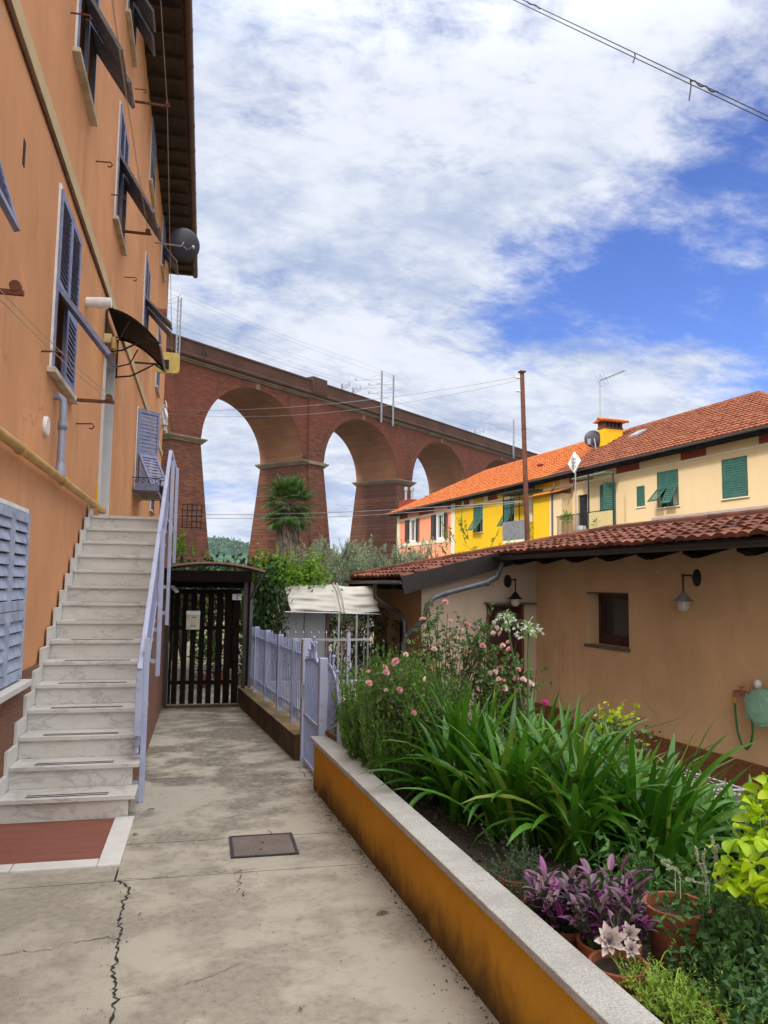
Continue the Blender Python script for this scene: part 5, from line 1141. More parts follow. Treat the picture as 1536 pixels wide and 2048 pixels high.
# pink house
pw1, pw2 = (53.35, 54.45, 4.98, 6.62), (48.3, 49.4, 4.95, 6.62)
H1 = house('pink_house', 'salmon pink end house with white window trim and orange hipped roof', S_PY, S_END, M['pink'], [pw1, pw2], M['tile_orange'], (False, True))
for w_ in (pw1, pw2):
    a0, a1, z0, z1 = w_; f = MB(); d = -.12
    f.box(a0-.12, a0+.08, d, .035, z0-.12, z1+.1, fmp); f.box(a1-.08, a1+.12, d, .035, z0-.12, z1+.1, fmp); f.box(a0+.08, a1-.08, d, .034, z1-.06, z1+.1, fmp); f.box(a0+.08, a1-.08, d, .05, z0-.12, z0+.06, fmp); f.box((a0+a1)/2-.04, (a0+a1)/2+.04, d, d+.05, z0+.06, z1-.06, fmp)
    w = H1.part('window', f, M['white']); p = MB(); p.box(a0+.08, a1-.08, d-.05, d-.04, z0, z1, fmp); H1.part('pane', p, M['glass'], w)
    for i, (h, an) in enumerate(((a0-.12, 2.95), (a1+.12, 2.95))):
        s = MB(); mm = rot_hinge_z(fmp, h, .04, an if i == 0 else -an); a_, b_ = (h, h+.62) if i == 0 else (h-.62, h); louvre(s, mm, a_, b_, z0-.05, z1+.02, .0, pitch=.09); H1.part('shutter', s, M['green_dark'])
trimbox(H1, 'corner_trim', M['trim'], S_END-.55, S_END, -.7, EZ+.05); trimbox(H1, 'corner_trim', M['trim'], S_PY, S_PY+.55, -.7, EZ+.05); trimbox(H1, 'sill_band', M['trim'], S_PY+.55, S_END-.55, 4.62, 4.84, .04)
for a0, a1 in ((S_END-2.2, S_END-.56), (50.0, 52.8), (S_PY+.56, 47.7)): trimbox(H1, 'frieze_panel', M['redtrim'], a0, a1, 6.84, 7.22, .02)
trimbox(H1, 'frieze', M['trim'], S_PY+.55, S_END-.55, 6.66, 6.82, .025)
x = MB(); x.lathe([(0, 0), (.1, 0), (.12, .14), (0, .16)], (DF-.1, 54.5, 4.35), 'z', 10); H1.part('vent', x, M['darkmetal'])
# yellow house
yw1, yw2 = (42.45, 43.75, 5.0, 6.72), (38.55, 39.9, 5.0, 6.72); yd = (34.9, 35.6, 4.15, 6.5)
H2 = house('yellow_house', 'bright yellow middle house with green shutters and orange roof', S_YC, S_PY, M['yellow'], [yw1, yw2], M['tile_orange'])
for w_, fl in ((yw1, (.62, .55)), (yw2, (.75, .55))): shutter_window(H2, fmp, *w_, flaps=fl, mat='green', frame='trim', sill='trim', pitch=.10, split=.5)
for a0, a1 in ((44.4, 46.5), (40.6, 41.9), (36.4, 37.7)): trimbox(H2, 'frieze_panel', M['redtrim'], a0, a1, 6.86, 7.24, .02)
trimbox(H2, 'frieze', M['trim'], S_YC, S_PY, 6.76, 6.85, .03)
for a in (42.0, 44.0, 38.1): trimbox(H2, 'frieze_panel', M['trim'], a-.2, a+.3, 6.86, 7.24, .021)
# glazed balcony of the yellow house
x = MB(); x.box(35.6, 38.3, .0, .9, 4.05, 4.2, fmp); bal = H2.part('balcony', x, M['trim'])
x = MB(); x.box(35.6, 38.3, .88, .9, 4.2, 5.25, fmp)
for a in np.arange(35.65, 38.3, .09): x.box(a, a+.05, .901, .915, 4.22, 5.24, fmp)
H2.part('parapet_sheet', x, M['greymetal'], bal)
x = MB()
for a in (35.6, 36.5, 37.4, 38.26): x.box(a, a+.045, .86, .9, 5.25, 6.75, fmp)
for z in (6.0, 6.7): x.box(35.6, 38.3, .862, .898, z, z+.05, fmp)
H2.part('glazing_frame', x, M['blackiron'], bal)
x = MB(); x.box(35.45, 38.6, -.02, 1.15, 6.80, 6.85, fmp); H2.part('balcony_roof', x, M['green_dark'], bal)
x = MB(); x.box(35.75, 36.55, .0, .012, 4.25, 6.5, fmp); H2.part('balcony_door', x, M['dark'], bal)
x = MB(); x.box(36.6, 37.4, .005, .02, 5.2, 6.7, fmp); H2.part('pale_curtain', x, M['trim'], bal)
x = MB(); x.box(33.96, 35.5, .0, .62, 3.9, 6.55, fmp); H2.part('bay', x, M['yellow'])
# cream house
cw1, cw2, cw3 = (21.58, 22.8, 5.06, 6.57), (25.18, 26.45, 5.05, 6.57), (27.28, 27.78, 5.22, 6.12); cd1, cd2 = (29.3, 30.45, 4.25, 6.5), (31.5, 32.3, 4.25, 6.2)
H3 = house('cream_house', 'long cream house with green shutters, a balcony and russet roof', S_R, S_YC, M['cream'], [cw1, cw2, cw3, cd1, cd2], M['tile_brown'], (True, False))
shutter_window(H3, fmp, *cw1, flaps=(0, 0), mat='green', frame='green', sill='trim', pitch=.085, framed=False)
shutter_window(H3, fmp, *cw2, flaps=(.5, .75), mat='green', frame='green', sill='trim', pitch=.085, split=.55, framed=False, curtain=True)
x = MB(); louvre(x, fmp, *cw3, .0, pitch=.08); w = H3.part('shutter', x, M['green']); x = MB(); x.box(cw3[0]-.05, cw3[1]+.08, -.1, .05, cw3[2]-.06, cw3[2]-.002, fmp); H3.part('sill', x, M['trim'])
x = MB(); x.box(*cd1[:2], -.12, -.1, *cd1[2:], fmp); x.box(*cd2[:2], -.12, -.1, *cd2[2:], fmp); H3.part('balcony_door', x, M['dark'])
for h, an, i in ((cd1[1], .25, 1), (cd1[0], 1.2, 0)):
    s = MB(); mm = rot_hinge_z(fmp, h, .01, an if i == 0 else -an); a_, b_ = (h, h+.55) if i == 0 else (h-.55, h); louvre(s, mm, a_, b_, cd1[2], cd1[3], .0, pitch=.09); H3.part('shutter', s, M['green'])
for a0, a1 in ((18.7, 21.0), (23.6, 25.0), (27.6, 29.2), (31, 33)): trimbox(H3, 'frieze_panel', M['redtrim'], a0, a1, 6.88, 7.24, .02)
trimbox(H3, 'frieze', M['trim'], S_R, S_YC, 6.78, 6.85, .03)
trimbox(H3, 'moulding', M['cream'], S_R, 28.2, 6.64, 6.68, .02)
x = MB(); x.box(28.2, 32.75, 0, 1.0, 4.05, 4.2, fmp); bal = H3.part('balcony', x, M['trim'])
x = MB()
for a in np.arange(30.0, 32.7, .11): x.box(a, a+.02, .96, .98, 4.2, 5.1, fmp)
x.box(28.2, 32.75, .955, .985, 5.1, 5.14, fmp); H3.part('balcony_railing', x, M['blackiron'], bal)
x = MB(); x.box(28.25, 30.0, .95, .975, 4.22, 5.08, fmp); H3.part('reed_screen', x, plain('straw_reed_screen', (.50, .40, .19), .8, var=.3, scale=20), bal)
x = MB(); x.box(28.2, 28.26, .9, .96, 4.2, 6.75, fmp); x.box(30.05, 30.10, .9, .96, 4.2, 6.9, fmp); H3.part('balcony_post', x, M['green_dark'], bal)
x = MB(); x.box(32.8, 33.94, 0, .62, 3.9, 6.35, fmp); H3.part('bay', x, M['cream'])
x = MB(); x.prism([(32.6, -.02, 6.72), (32.6, .95, 6.42), (32.6, .95, 6.38), (32.6, -.02, 6.66)], (2.9, 0, 0), fmp); H3.part('bay_roof', x, M['tile_orange'])
x = MB(); q = fmp(np.array([[33.2, .75, 6.9], [33.25, .78, 6.62], [33.55, .74, 6.5], [33.6, .66, 6.3], [33.6, .66, 4.0]])); x.tube(q, .05, 8); H3.part('downpipe', x, M['zinc'])
x = MB(); x.box(28.9, 31.5, .4, .9, 6.86, 6.9, fmp); H3.part('balcony_canopy', x, plain('green_sheet', (.22, .28, .22), .5), bal)
# things on the balcony
x = MB(); P, d = ballpts(160, fmp(np.array([[32.2, .75, 5.05]]))[0], (.28, .3, .3), .2); leaves(x, P, d+np.array([0, 0, .6]), .14, .07); single('balcony_plant', 'green leafy plant behind the railing at the left of the cream balcony', 'plant', x, M['vine'], fmp(np.array([[32.2, .75, 4.25]]))[0], HR)
x = MB(); P, d = ballpts(160, fmp(np.array([[29.5, .75, 4.7]]))[0], (.3, .45, .35), .2); leaves(x, P, d+np.array([0, 0, .6]), .14, .05); single('balcony_plant', 'dark trailing plant beside the straw screen of the cream balcony', 'plant', x, M['ivy'], fmp(np.array([[29.5, .75, 4.25]]))[0], HR)
c = fmp(np.array([[31.0, .7, 4.35]]))[0]; x = MB(); x.lathe([(0, 0), (.22, .02), (.26, .2), (.2, .36), (0, .38)], c-np.array([0, 0, .14]), 'z', 14); single('balcony_bag', 'white rounded bundle on the floor of the cream balcony', 'bag', x, M['white'], c, HR)
# roof furniture
T = Thing('yellow_chimney', 'broad yellow chimney with a tiled cap on the roof', 'chimney', (24.9, 33.5, 8.6), HR)
ca, cb, sa_, sb_ = 24.35, 25.5, 33.3, 33.85
x = MB(); x.box(ca, cb, sa_, sb_, 8.0, 10.0); T.part('shaft', x, M['yellow'])
x = MB(); x.box(ca-.03, cb+.03, sa_-.03, sb_+.03, 10.0, 10.08)
for a in (ca, cb-.14): x.box(a, a+.14, sa_, sb_, 10.08, 10.36)
for a in np.arange(ca+.3, cb-.2, .22): x.box(a, a+.07, sa_, sa_+.08, 10.08, 10.36)
T.part('openings', x, M['brick'])
x = MB(); x.box(ca+.16, cb-.16, sa_+.1, sb_-.05, 10.08, 10.35); T.part('flue_core', x, M['dark'])
x = MB(); x.prism([(ca-.2, sa_-.2, 10.37), (ca-.2, (sa_+sb_)/2, 10.52), (ca-.2, sb_+.2, 10.37)], (cb-ca+.4, 0, 0)); rfc = T.part('cap', x, M['tile_orange'])
x = MB()
for a in np.arange(ca-.2, cb+.21, .17): x.tube([(a, sa_-.24, 10.39), (a, (sa_+sb_)/2, 10.56)], .07, 8)
T.part('cap_tiles', x, M['tile_orange'], rfc)
T = Thing('tv_antenna', 'tall thin television aerial on a mast by the yellow chimney', 'antenna', (26, 35.9, 9.8), HR)
x = MB(); x.tube([(26, 35.9, 9.5), (26, 35.9, 13.7)], .03, 6); T.part('mast', x, M['greymetal'])
x = MB(); b0 = np.array([26, 35.9, 13.35]); dd = np.array([.25, -1.9, .12]); x.tube([b0, b0+dd], .02, 5)
for q in np.linspace(.15, 1, 9): p = b0+dd*q; x.tube([p-np.array([.22, 0, .02]), p+np.array([.22, 0, .02])], .008, 4)
for a in (-.5, -.2, .2): x.tube([b0+np.array([0, a+.2, .4]), b0+np.array([.1, a-.2, -.35])], .009, 4)
T.part('elements', x, M['zinc'])
c = on_plane(1187, 877, HX, 24.0); c = np.array([24.0, c@HS, c[2]])
T = Thing('roof_dish', 'black satellite dish on the roof just left of the yellow chimney', 'satellite dish', c, HR)
x = MB(); mm_ = rotz(-.45); pr = [(r, .25*r*r/.5) for r in np.linspace(.001, .46, 8)]; x.lathe([(r, z) for r, z in pr]+[(r, z+.02) for r, z in pr[::-1]], c, 'y', 28, mm_); T.part('reflector', x, bpy.data.materials['dark_dish'], smooth=True)
x = MB(); x.tube([c+np.array([.05, 0, 0]), c+np.array([.1, -.15, -.9])], .03, 6); x.tube([c+np.array([0, -.1, -.5]), c+np.array([-.45, -.25, -.35])], .02, 6); x.box(c[0]-.55, c[0]-.4, c[1]-.32, c[1]-.2, c[2]-.4, c[2]-.1); T.part('arm', x, M['greymetal'])
c = on_plane(1148, 925, HX, 20.9); c = np.array([20.9, c@HS, c[2]])
T = Thing('panel_antenna', 'white diamond shaped panel aerial on a thin pole', 'antenna', (c[0], c[1], 4), HR)
x = MB(); h_ = .52; x.prism([(c[0], c[1]-h_, c[2]), (c[0], c[1], c[2]-h_), (c[0], c[1]+h_, c[2]), (c[0], c[1], c[2]+h_)], (.05, 0, 0)); T.part('panel', x, M['white'])
x = MB()
for z in (-.18, 0, .18): x.box(c[0]-.06, c[0]-.04, c[1]-.2, c[1]+.2, c[2]+z-.015, c[2]+z+.015)
x.box(c[0]-.1, c[0]-.06, c[1]-.03, c[1]+.03, c[2]-.35, c[2]+.3); T.part('dipoles', x, M['greymetal'])
x = MB(); x.tube([(c[0]+.08, c[1], 3.9), (c[0]+.08, c[1], c[2]+.1)], .028, 6); x.tube([(c[0]+.08, c[1], c[2]-.4), (c[0]+.3, c[1]+.5, c[2]-.9), (c[0]+.5, c[1]+1.3, c[2]-1.9)], .02, 5); T.part('pole', x, M['greymetal'])
for i, (u, v, lb) in enumerate(((812, 985, 'taller steel flue pipe on the pink roof hip, left one of two'), (824, 985, 'thin steel flue pipe on the pink roof hip, right one of two'))):
    a = on_plane(u, v, HX, 25.5); s = a@HS; x = MB(); x.tube([(25.5, s, a[2]-1.6), (25.5, s, a[2]+.25)], .12, 8); x.lathe([(.12, 0), (.19, .02), (.19, .3), (0, .38)], (25.5, s, a[2]+.15), 'z', 10); single('flue_pipe', lb, 'flue', x, M['greymetal'], (25.5, s, a[2]-1.6), HR, 'steel flues on the pink house roof')
a = on_plane(813, 1002, HX, 25.5); s = a@HS; x = MB(); x.box(25.1, 25.9, s-1.6, s+.8, a[2]-1.5, a[2]-.0); single('brick_chimney', 'low red chimney block under the two steel flues', 'chimney', x, M['redtrim'], (25.5, s, a[2]-1.5), HR)
a = on_plane(1083, 945, HX, 23.6); s = a@HS; x = MB(); x.box(23.45, 23.75, s-.16, s+.16, a[2]-.5, a[2]+.35); x.box(23.4, 23.8, s-.22, s+.22, a[2]+.42, a[2]+.48); x.box(23.45, 23.5, s-.16, s+.16, a[2]+.35, a[2]+.42); x.box(23.7, 23.75, s-.16, s+.16, a[2]+.35, a[2]+.42); single('vent_stack', 'small red vent stack on the orange tiles', 'vent', x, M['redtrim'], (23.6, s, a[2]-.5), HR)
a = on_plane(1272, 872, HX, 24.6); s = a@HS; z = EZ+(24.6-ED)*tanp; x = MB(); x.prism([(24.4, s-.35, z-.02), (24.4, s+.35, z-.02), (24.95, s+.35, z+.30), (24.95, s-.35, z+.30)], (0, 0, .10)); single('skylight', 'small pale skylight on the russet roof', 'skylight', x, M['greymetal'], (24.6, s, z), HR)

# ================================================================== VIADUCT (frame turned so x runs along it)
VR = RAD(90-49.75); DV, VW = 52.85, 6.1
T = Thing('viaduct', 'long red brick railway viaduct with tall round arches', 'viaduct', (66, DV, -1), VR)
VIA = T
cen = [50.4+16.42*q for q in range(-3, 7)]; HSP, ZS, RISE = 6.58, 14.18, 5.95; ZC = 20.75
xa0, xa1 = cen[0]-8.2, cen[-1]+8.2
def arcpts(c, n=28): return [(c-HSP*math.cos(t), ZS+RISE*math.sin(t)) for t in np.linspace(0, math.pi, n+1)]
front = MB(); prev = xa0
for yv in (DV, DV+VW):
    prev = xa0
    for c in cen:
        front.quad((prev, yv, ZS), (c-HSP, yv, ZS), (c-HSP, yv, ZC), (prev, yv, ZC)); A = arcpts(c)
        for (a, z), (b, w_) in zip(A[:-1], A[1:]): front.quad((a, yv, z), (b, yv, w_), (b, yv, ZC), (a, yv, ZC))
        prev = c+HSP
    front.quad((prev, yv, ZS), (xa1, yv, ZS), (xa1, yv, ZC), (prev, yv, ZC))
T.part('spandrel_wall', front, M['brick'])
for c in cen:
    s = MB(); A = arcpts(c, 36)
    for (a, z), (b, w_) in zip(A[:-1], A[1:]): s.quad((a, DV+.002, z), (b, DV+.002, w_), (b, DV+VW-.002, w_), (a, DV+VW-.002, z))
    T.part('arch_soffit', s, M['soffit'])
    r = MB(); A2 = [(c-(HSP+.62)*math.cos(t), ZS+(RISE+.62)*math.sin(t)) for t in np.linspace(0.06, math.pi-.06, 37)]; A1 = [(c-HSP*math.cos(t), ZS+RISE*math.sin(t)) for t in np.linspace(0.06, math.pi-.06, 37)]
    for i in range(36): r.prism([(A1[i][0], DV-.06, A1[i][1]), (A1[i+1][0], DV-.06, A1[i+1][1]), (A2[i+1][0], DV-.06, A2[i+1][1]), (A2[i][0], DV-.06, A2[i][1])], (0, .055, 0))
    T.part('arch_ring', r, M['brick'])
    q = MB(); q.box(c-.22, c+.22, DV-.14, DV-.061, ZS+RISE-.05, ZC-.1); T.part('keystone', q, M['stone'])
for i in range(len(cen)+1):
    xl = (cen[i-1]+HSP if i > 0 else xa0-2); xr_ = (cen[i]-HSP if i < len(cen) else xa1+2)
    s = MB(); b = .075; zt = ZS-.35; zb = -2.0; q = b*(zt-zb); NZ = 8
    for k_ in range(NZ):
        za, zb_ = zb+(zt-zb)*k_/NZ, zb+(zt-zb)*(k_+1)/NZ; qa, qb = b*(zt-za), b*(zt-zb_)
        ra_ = [(xl-qa, DV-qa), (xr_+qa, DV-qa), (xr_+qa, DV+VW+qa), (xl-qa, DV+VW+qa)]; rb_ = [(xl-qb, DV-qb), (xr_+qb, DV-qb), (xr_+qb, DV+VW+qb), (xl-qb, DV+VW+qb)]
        for e in range(4): s.quad((*ra_[e], za), (*ra_[(e+1) % 4], za), (*rb_[(e+1) % 4], zb_), (*rb_[e], zb_))
    T.part('pier', s, M['brick'])
    s = MB()
    for e, z0, z1 in ((.16, -.42, -.26), (.30, -.26, -.12), (.42, -.12, .02)): s.box(xl-e, xr_+e, DV-e, DV+VW+e, ZS+z0, ZS+z1)
    T.part('impost', s, M['stone'])
    if i in (4,):
        s = MB(); mcx = (xl+xr_)/2; 
        s.box(mcx-1.05, mcx+1.05, DV-.28, DV+.01, ZS+.02, 20.9)
        for k_ in range(8):
            za, zb_ = -2+(zt+2)*k_/8, -2+(zt+2)*(k_+1)/8; qa, qb = b*(zt-za), b*(zt-zb_)
            s.quad((mcx-1.05, DV-.30-qa, za), (mcx+1.05, DV-.30-qa, za), (mcx+1.05, DV-.30-qb, zb_), (mcx-1.05, DV-.30-qb, zb_))
            for sg in (-1, 1): s.quad((mcx+sg*1.05, DV-.30-qa, za), (mcx+sg*1.05, DV-qa+.05, za), (mcx+sg*1.05, DV-qb+.05, zb_), (mcx+sg*1.05, DV-.30-qb, zb_))
        T.part('pilaster', s, M['brick'])
        s = MB(); s.box(mcx-1.1, mcx+1.1, DV-.75, DV+.2, 21.3, 22.95); T.part('parapet_pier', s, M['parapet'])
        s = MB(); s.box(mcx-1.3, mcx+1.3, DV-.55, DV+.1, ZS-.3, ZS+.04); T.part('impost', s, M['stone'])
s = MB(); s.box(xa0, xa1, DV-.22, DV+VW+.22, 20.72, 20.86); s.box(xa0, xa1, DV-.40, DV+VW+.40, 20.86, 21.0); T.part('cornice', s, M['stone'])
s = MB(); s.tube([(xa0, DV-.50, 21.22), (xa1, DV-.50, 21.22)], .2, 10); s.box(xa0, xa1, DV-.52, DV-.10, 21.0, 22.45); s.box(xa0, xa1, DV+VW+.1, DV+VW+.52, 21.0, 22.45); s.box(xa0, xa1, DV-.60, DV-.05, 22.45, 22.62); s.box(xa0, xa1, DV+VW+.05, DV+VW+.6, 22.45, 22.62); s.box(xa0, xa1, DV-.10, DV+VW+.1, 21.0, 21.4)
T.part('parapet', s, M['parapet'])
s = MB(); s.box(43.2, 43.35, DV-.56, DV-.5, 21.6, 22.3); s.box(43.5, 43.65, DV-.56, DV-.5, 21.5, 21.9); T.part('stain_slot', s, M['dark'])
# catenary masts and wires
def cat_mast(label, X, y, z0, z1, arms, double=False):
    T = Thing('railway_mast', label, 'mast', (X, y, z0), VR, 'overhead line masts on the viaduct'); x = MB()
    if double:
        for d_ in (-.16, .16): x.beam((X+d_, y, z0), (X+d_, y, z1), .09, .12)
        for z in np.arange(z0, z1, .45): x.beam((X-.16, y, z), (X+.16, y, z+.4), .04)
    else:
        x.beam((X-.07, y, z0), (X-.07, y, z1), .05, .16); x.beam((X+.07, y, z0), (X+.07, y, z1), .05, .16); x.beam((X, y, z0), (X, y, z1), .11, .02)
    T.part('column', x, M['greymetal'])
    for (dz, ln, dx) in arms:
        a = MB(); p = np.array([X, y, z1+dz]); e = p+np.array([dx, ln, -.12]); a.tube([p, e], .035, 5); a.tube([p+np.array([0, 0, .55]), p+(e-p)*.75], .018, 4); a.lathe([(0, 0), (.09, .03), (.09, .25), (0, .3)], e, 'z', 8); T.part('bracket_arm', a, M['greymetal'])
def vt(u, v, y):                                          # along the viaduct at depth y
    vn = rotz(VR)@np.array([0, 1, 0]); P = on_plane(u, v, vn, y); return (rotz(-VR)@P)[0], P[2]
cat_mast('double steel railway mast at the left end beside the orange house', vt(357, 660, DV-.75)[0], DV-.75, 20.9, 25.85, [(-.4, 2.3, -1.2)], True)
cat_mast('taller pair steel railway mast above the second arch, left one', vt(763, 800, DV-.75)[0], DV-.75, 20.2, 26.3, [(-1.0, 2.6, -1.6), (-2.0, 2.6, -1.6)])
cat_mast('taller pair steel railway mast above the second arch, right one', vt(786.5, 800, DV-.75)[0], DV-.75, 20.2, 26.3, [(-1.1, 2.4, -1.6), (-2.1, 2.4, -1.6)])
cat_mast('steel railway mast with lamp arm at the far right end by the roof', vt(1027, 880, DV-.75)[0], DV-.75, 20.8, 26.6, [(-.9, 2.4, -3.4), (-1.6, 2.4, -3.0)], True)
for u, v, lb in ((684, 768, 'short railway mast tip on the far parapet, left one of the two'), (706, 776, 'short railway mast tip on the far parapet, right one of the two'), (950, 860, 'short railway mast tip far along the parapet')):
    X, z = vt(u, v, DV+VW+.75); cat_mast(lb, X, DV+VW+.75, 21.5, z, [(-.5, -2.3, -1.4), (.0-.8, -2.3, -1.4)])
for i, (y, z, sag) in enumerate(((DV+1.6, 25.7, .25), (DV+1.6, 24.2, .0), (DV+4.4, 25.7, .25), (DV+4.4, 24.2, .0), (DV-.5, 26.0, .1), (DV-.3, 24.9, .1), (DV+2.0, 25.0, .15), (DV+VW, 25.2, .2), (DV+3, 28.2, .2))):
    pts = [(18, y, z), (40.9, y, z), (71.3, y, z), (103.6, y, z), (134, y, z)]; x = MB(); P = []
    for a, b in zip(pts[:-1], pts[1:]):
        for t in np.linspace(0, 1, 14): q = np.array(a)+(np.array(b)-np.array(a))*t; q[2] -= sag*4*t*(1-t)*2; P.append(q)
    x.tube(P, .011, 4, cap=False); single('overhead_wire', 'thin overhead railway wire strung above the viaduct', 'cable', x, M['greymetal'], P[0], VR, 'overhead wires along the viaduct')

# ================================================================== POLE AND STREET CABLES
pt, pb = on_plane(1044, 745, (0, 1, 0), 15.5), on_plane(1055, 1090, (0, 1, 0), 15.5); dr = (pb-pt); bot = pt+dr*(pt[2]+.75)/(pt[2]-pb[2])
T = Thing('utility_pole', 'leaning rusty iron pole rising behind the cottage roof', 'pole', bot)
x = MB(); x.tube([bot, pt], [.062, .048], 12); x.tube([pt+dr*.33, pt+dr*.335], .058, 12); T.part('shaft', x, M['rust'], smooth=True)
x = MB(); x.box(pt[0]-.07, pt[0]+.07, pt[1]-.07, pt[1]+.07, pt[2], pt[2]+.03); T.part('cap', x, M['rust'])
for dz in (.12, .42):
    x = MB(); a = pt-np.array([.1, 0, dz]); x.lathe([(0, -.05), (.04, -.03), (.025, 0), (.04, .03), (0, .05)], a, 'x', 10); x.beam(a, a+np.array([.1, 0, 0]), .02); T.part('insulator', x, M['white'])
lt = np.array([WX, 24.0, 6.97]); ll = np.array([WX, 23.28, 3.9])
lt = np.array([WX+.02, 23.2, 6.72])
cord('street_cable', 'upper cable from the orange house to the top of the rusty pole', [lt, pt-np.array([.15, 0, .12])], .006, M['greymetal'], .25)
cord('street_cable', 'second cable sagging just below the top one to the rusty pole', [lt-np.array([0, 0, .1]), pt-np.array([.15, 0, .2])], .005, M['greymetal'], .38)
q = on_plane(1045, 1002, (0, 1, 0), 15.5); ll = on_plane(346, 1037, (1, 0, 0), WX+.02)
ll = np.array([WX+.02, 23.25, 3.63])
cord('street_cable', 'lower pale cable crossing in front of the palm to the rusty pole', [ll, q], .007, M['greymetal'], .12)
cord('street_cable', 'lower pale cable just under its twin across the palm', [ll-np.array([0, 0, .08]), q-np.array([0, 0, .03])], .007, M['greymetal'], .18)
a, b = EYEP+ray(900, -70)*15, EYEP+ray(1700, 309)*9.0; a2, b2 = EYEP+ray(900, -75)*15.1, EYEP+ray(1700, 305)*9.1
e1 = EYEP+ray(1033, 0)*13.5; e2 = EYEP+ray(1536, 238)*10.2; dd = (e2-e1); A_, B_ = e1-dd*.7, e2+dd*.8
cord('sky_cable', 'lower of the twin dark cables crossing the upper right sky', [A_, B_], .008, M['blackiron'], .03)
f1 = EYEP+ray(1046, 0)*13.55; f2 = EYEP+ray(1536, 232)*10.25; dd2 = f2-f1
T = Thing('sky_cable', 'upper dark cable in the top right sky with loose ties hanging', 'cable', f1)
x = MB(); x.tube([f1-dd2*.7, f1, f1+dd2*.5, f2, f2+dd2*.8], .008, 5, cap=False); T.part('cable', x, M['blackiron'])
for t, l in ((.525, .17), (.74, .33)):
    x = MB(); p = f1+dd2*t; x.tube([p, p+np.array([.01, 0, -l*.3]), p+np.array([-.01, 0, -l*.65]), p+np.array([-.03, 0, -l])], .010, 5); T.part('tie', x, M['blackiron'])
x = MB(); P = [f1+dd2*t+np.array([0, 0, -.015+.02*math.sin(t*160)]) for t in np.linspace(.74, .84, 22)]; x.tube(P, .012, 5); T.part('tie', x, M['blackiron'])
x = MB(); x.tube([f1+dd2*t+np.array([0, 0, .012*math.sin(t*120)]) for t in np.linspace(.02, .09, 12)], .012, 5); T.part('tie', x, M['blackiron'])

# ================================================================== TREES AND SHRUBS
def at(u, v, Y): q = ray(u, v); return EYEP + q*(Y/q[1])
def shoot_leaves(mb, smb, base, tips, L, Wd, per, r0=.006, spread=.9, upbias=.5):
    """leafy shoots from base points to tips"""
    for b, t in zip(base, tips):
        m_ = (b+t)/2 + rng.normal(size=3)*np.linalg.norm(t-b)*.06; s = np.linspace(0, 1, 6)[:, None]
        P = (1-s)**2*b + 2*s*(1-s)*m_ + s*s*t
        if smb is not None: smb.tube(P, np.linspace(r0, r0*.35, 6), 4, cap=False)
        u = np.sort(rng.random(per)*.85+.15)[:, None]; Q = (1-u)**2*b + 2*u*(1-u)*m_ + u*u*t; d = unit(t-b)
        D = d*upbias + unit(rng.normal(size=(per, 3)))*spread; leaves(mb, Q, D, L*rng.uniform(.7, 1.2, per), Wd*rng.uniform(.7, 1.2, per))
def bush_tree(name, label, cat, base, H, R, leafm, n_sh, per, L, Wd, group=None, trunk=.08, low=.35, up=.6, shoot=.5, flat=1.0, upb=.5):
    T = Thing(name, label, cat, base, group=group); base = np.array(base, float); c = base+np.array([0, 0, H*(low+1)/2]); rad = np.array([R, R*flat, H*(1-low)/2])
    tm = MB(); lim = []
    top = base+np.array([0, 0, H*low]); tm.tube([base-np.array([0, 0, .1]), base+np.array([.03*H, 0, H*low*.5]), top], [trunk, trunk*.8, trunk*.65], 8)
    for q in range(9):
        az = q*2.4+rng.random(); e = c + np.array([math.cos(az)*rad[0], math.sin(az)*rad[1], rng.uniform(-.1, .75)*rad[2]])*rng.uniform(.45, .8); m_ = (top+e)/2+np.array([0, 0, .1*H*rng.random()]); tm.tube([top, m_, e], [trunk*.5, trunk*.3, trunk*.12], 6); lim.append((top, m_, e))
    lf = MB(); tw = MB()
    # uneven outline: shoots gathered in clumps
    ncl = max(6, n_sh//14); P, d = ballpts(ncl, c, rad, .35); sz = rng.uniform(.55, 1.25, ncl)
    for i in range(n_sh):
        q = rng.integers(ncl); b = P[q] + rng.normal(size=3)*R*.17*sz[q]; dd = unit(d[q]*.8+rng.normal(size=3)*.5+np.array([0, 0, up])); t = b + dd*shoot*sz[q]*rng.uniform(.6, 1.35)
        shoot_leaves(lf, tw, [b], [t], L, Wd, per, .006+L*.03, upbias=upb)
    tr = T.part('trunk', tm, M['bark'], smooth=True); T.part('twigs', tw, M['twig']); T.part('crown', lf, leafm); return T
for (u, v, Y, H, R, lb) in ((655, 1100, 23.0, 3.9, 1.15, 'silvery olive tree just right of the palm trunk'), (716, 1098, 25.0, 4.0, 1.2, 'silvery olive tree in front of the second brick arch'), (775, 1098, 24.0, 3.7, 1.15, 'silvery olive tree against the third brick pier'), (838, 1115, 25.5, 3.3, 1.1, 'silvery olive tree low in front of the salmon house'), (880, 1100, 27, 3.3, .9, 'thin olive tree at the seam between the salmon and yellow houses')):
    p = at(u, v, Y); thin = u in (880,)
    bush_tree('olive_tree', lb, 'tree', (p[0], p[1], -.75), p[2]+.75+.1, R, M['olive'], 420 if not thin else 140, 44, .095, .026, 'olive trees behind the awning', .09, .16, .85, .55)
p = at(975, 1075, 19.0); bush_tree('young_tree', 'sparse yellow green young tree in front of the yellow house', 'tree', (p[0], p[1], -.75), p[2]+.75+.25, .95, M['vine'], 42, 12, .09, .05, None, .03, .62, .9, .6)
p = at(912, 1080, 21.0); bush_tree('young_tree', 'thin whippy sapling left of the yellow house wall', 'tree', (p[0], p[1], -.75), p[2]+.75+.2, .6, M['vine'], 20, 9, .08, .045, None, .02, .6, 1.2, .6)
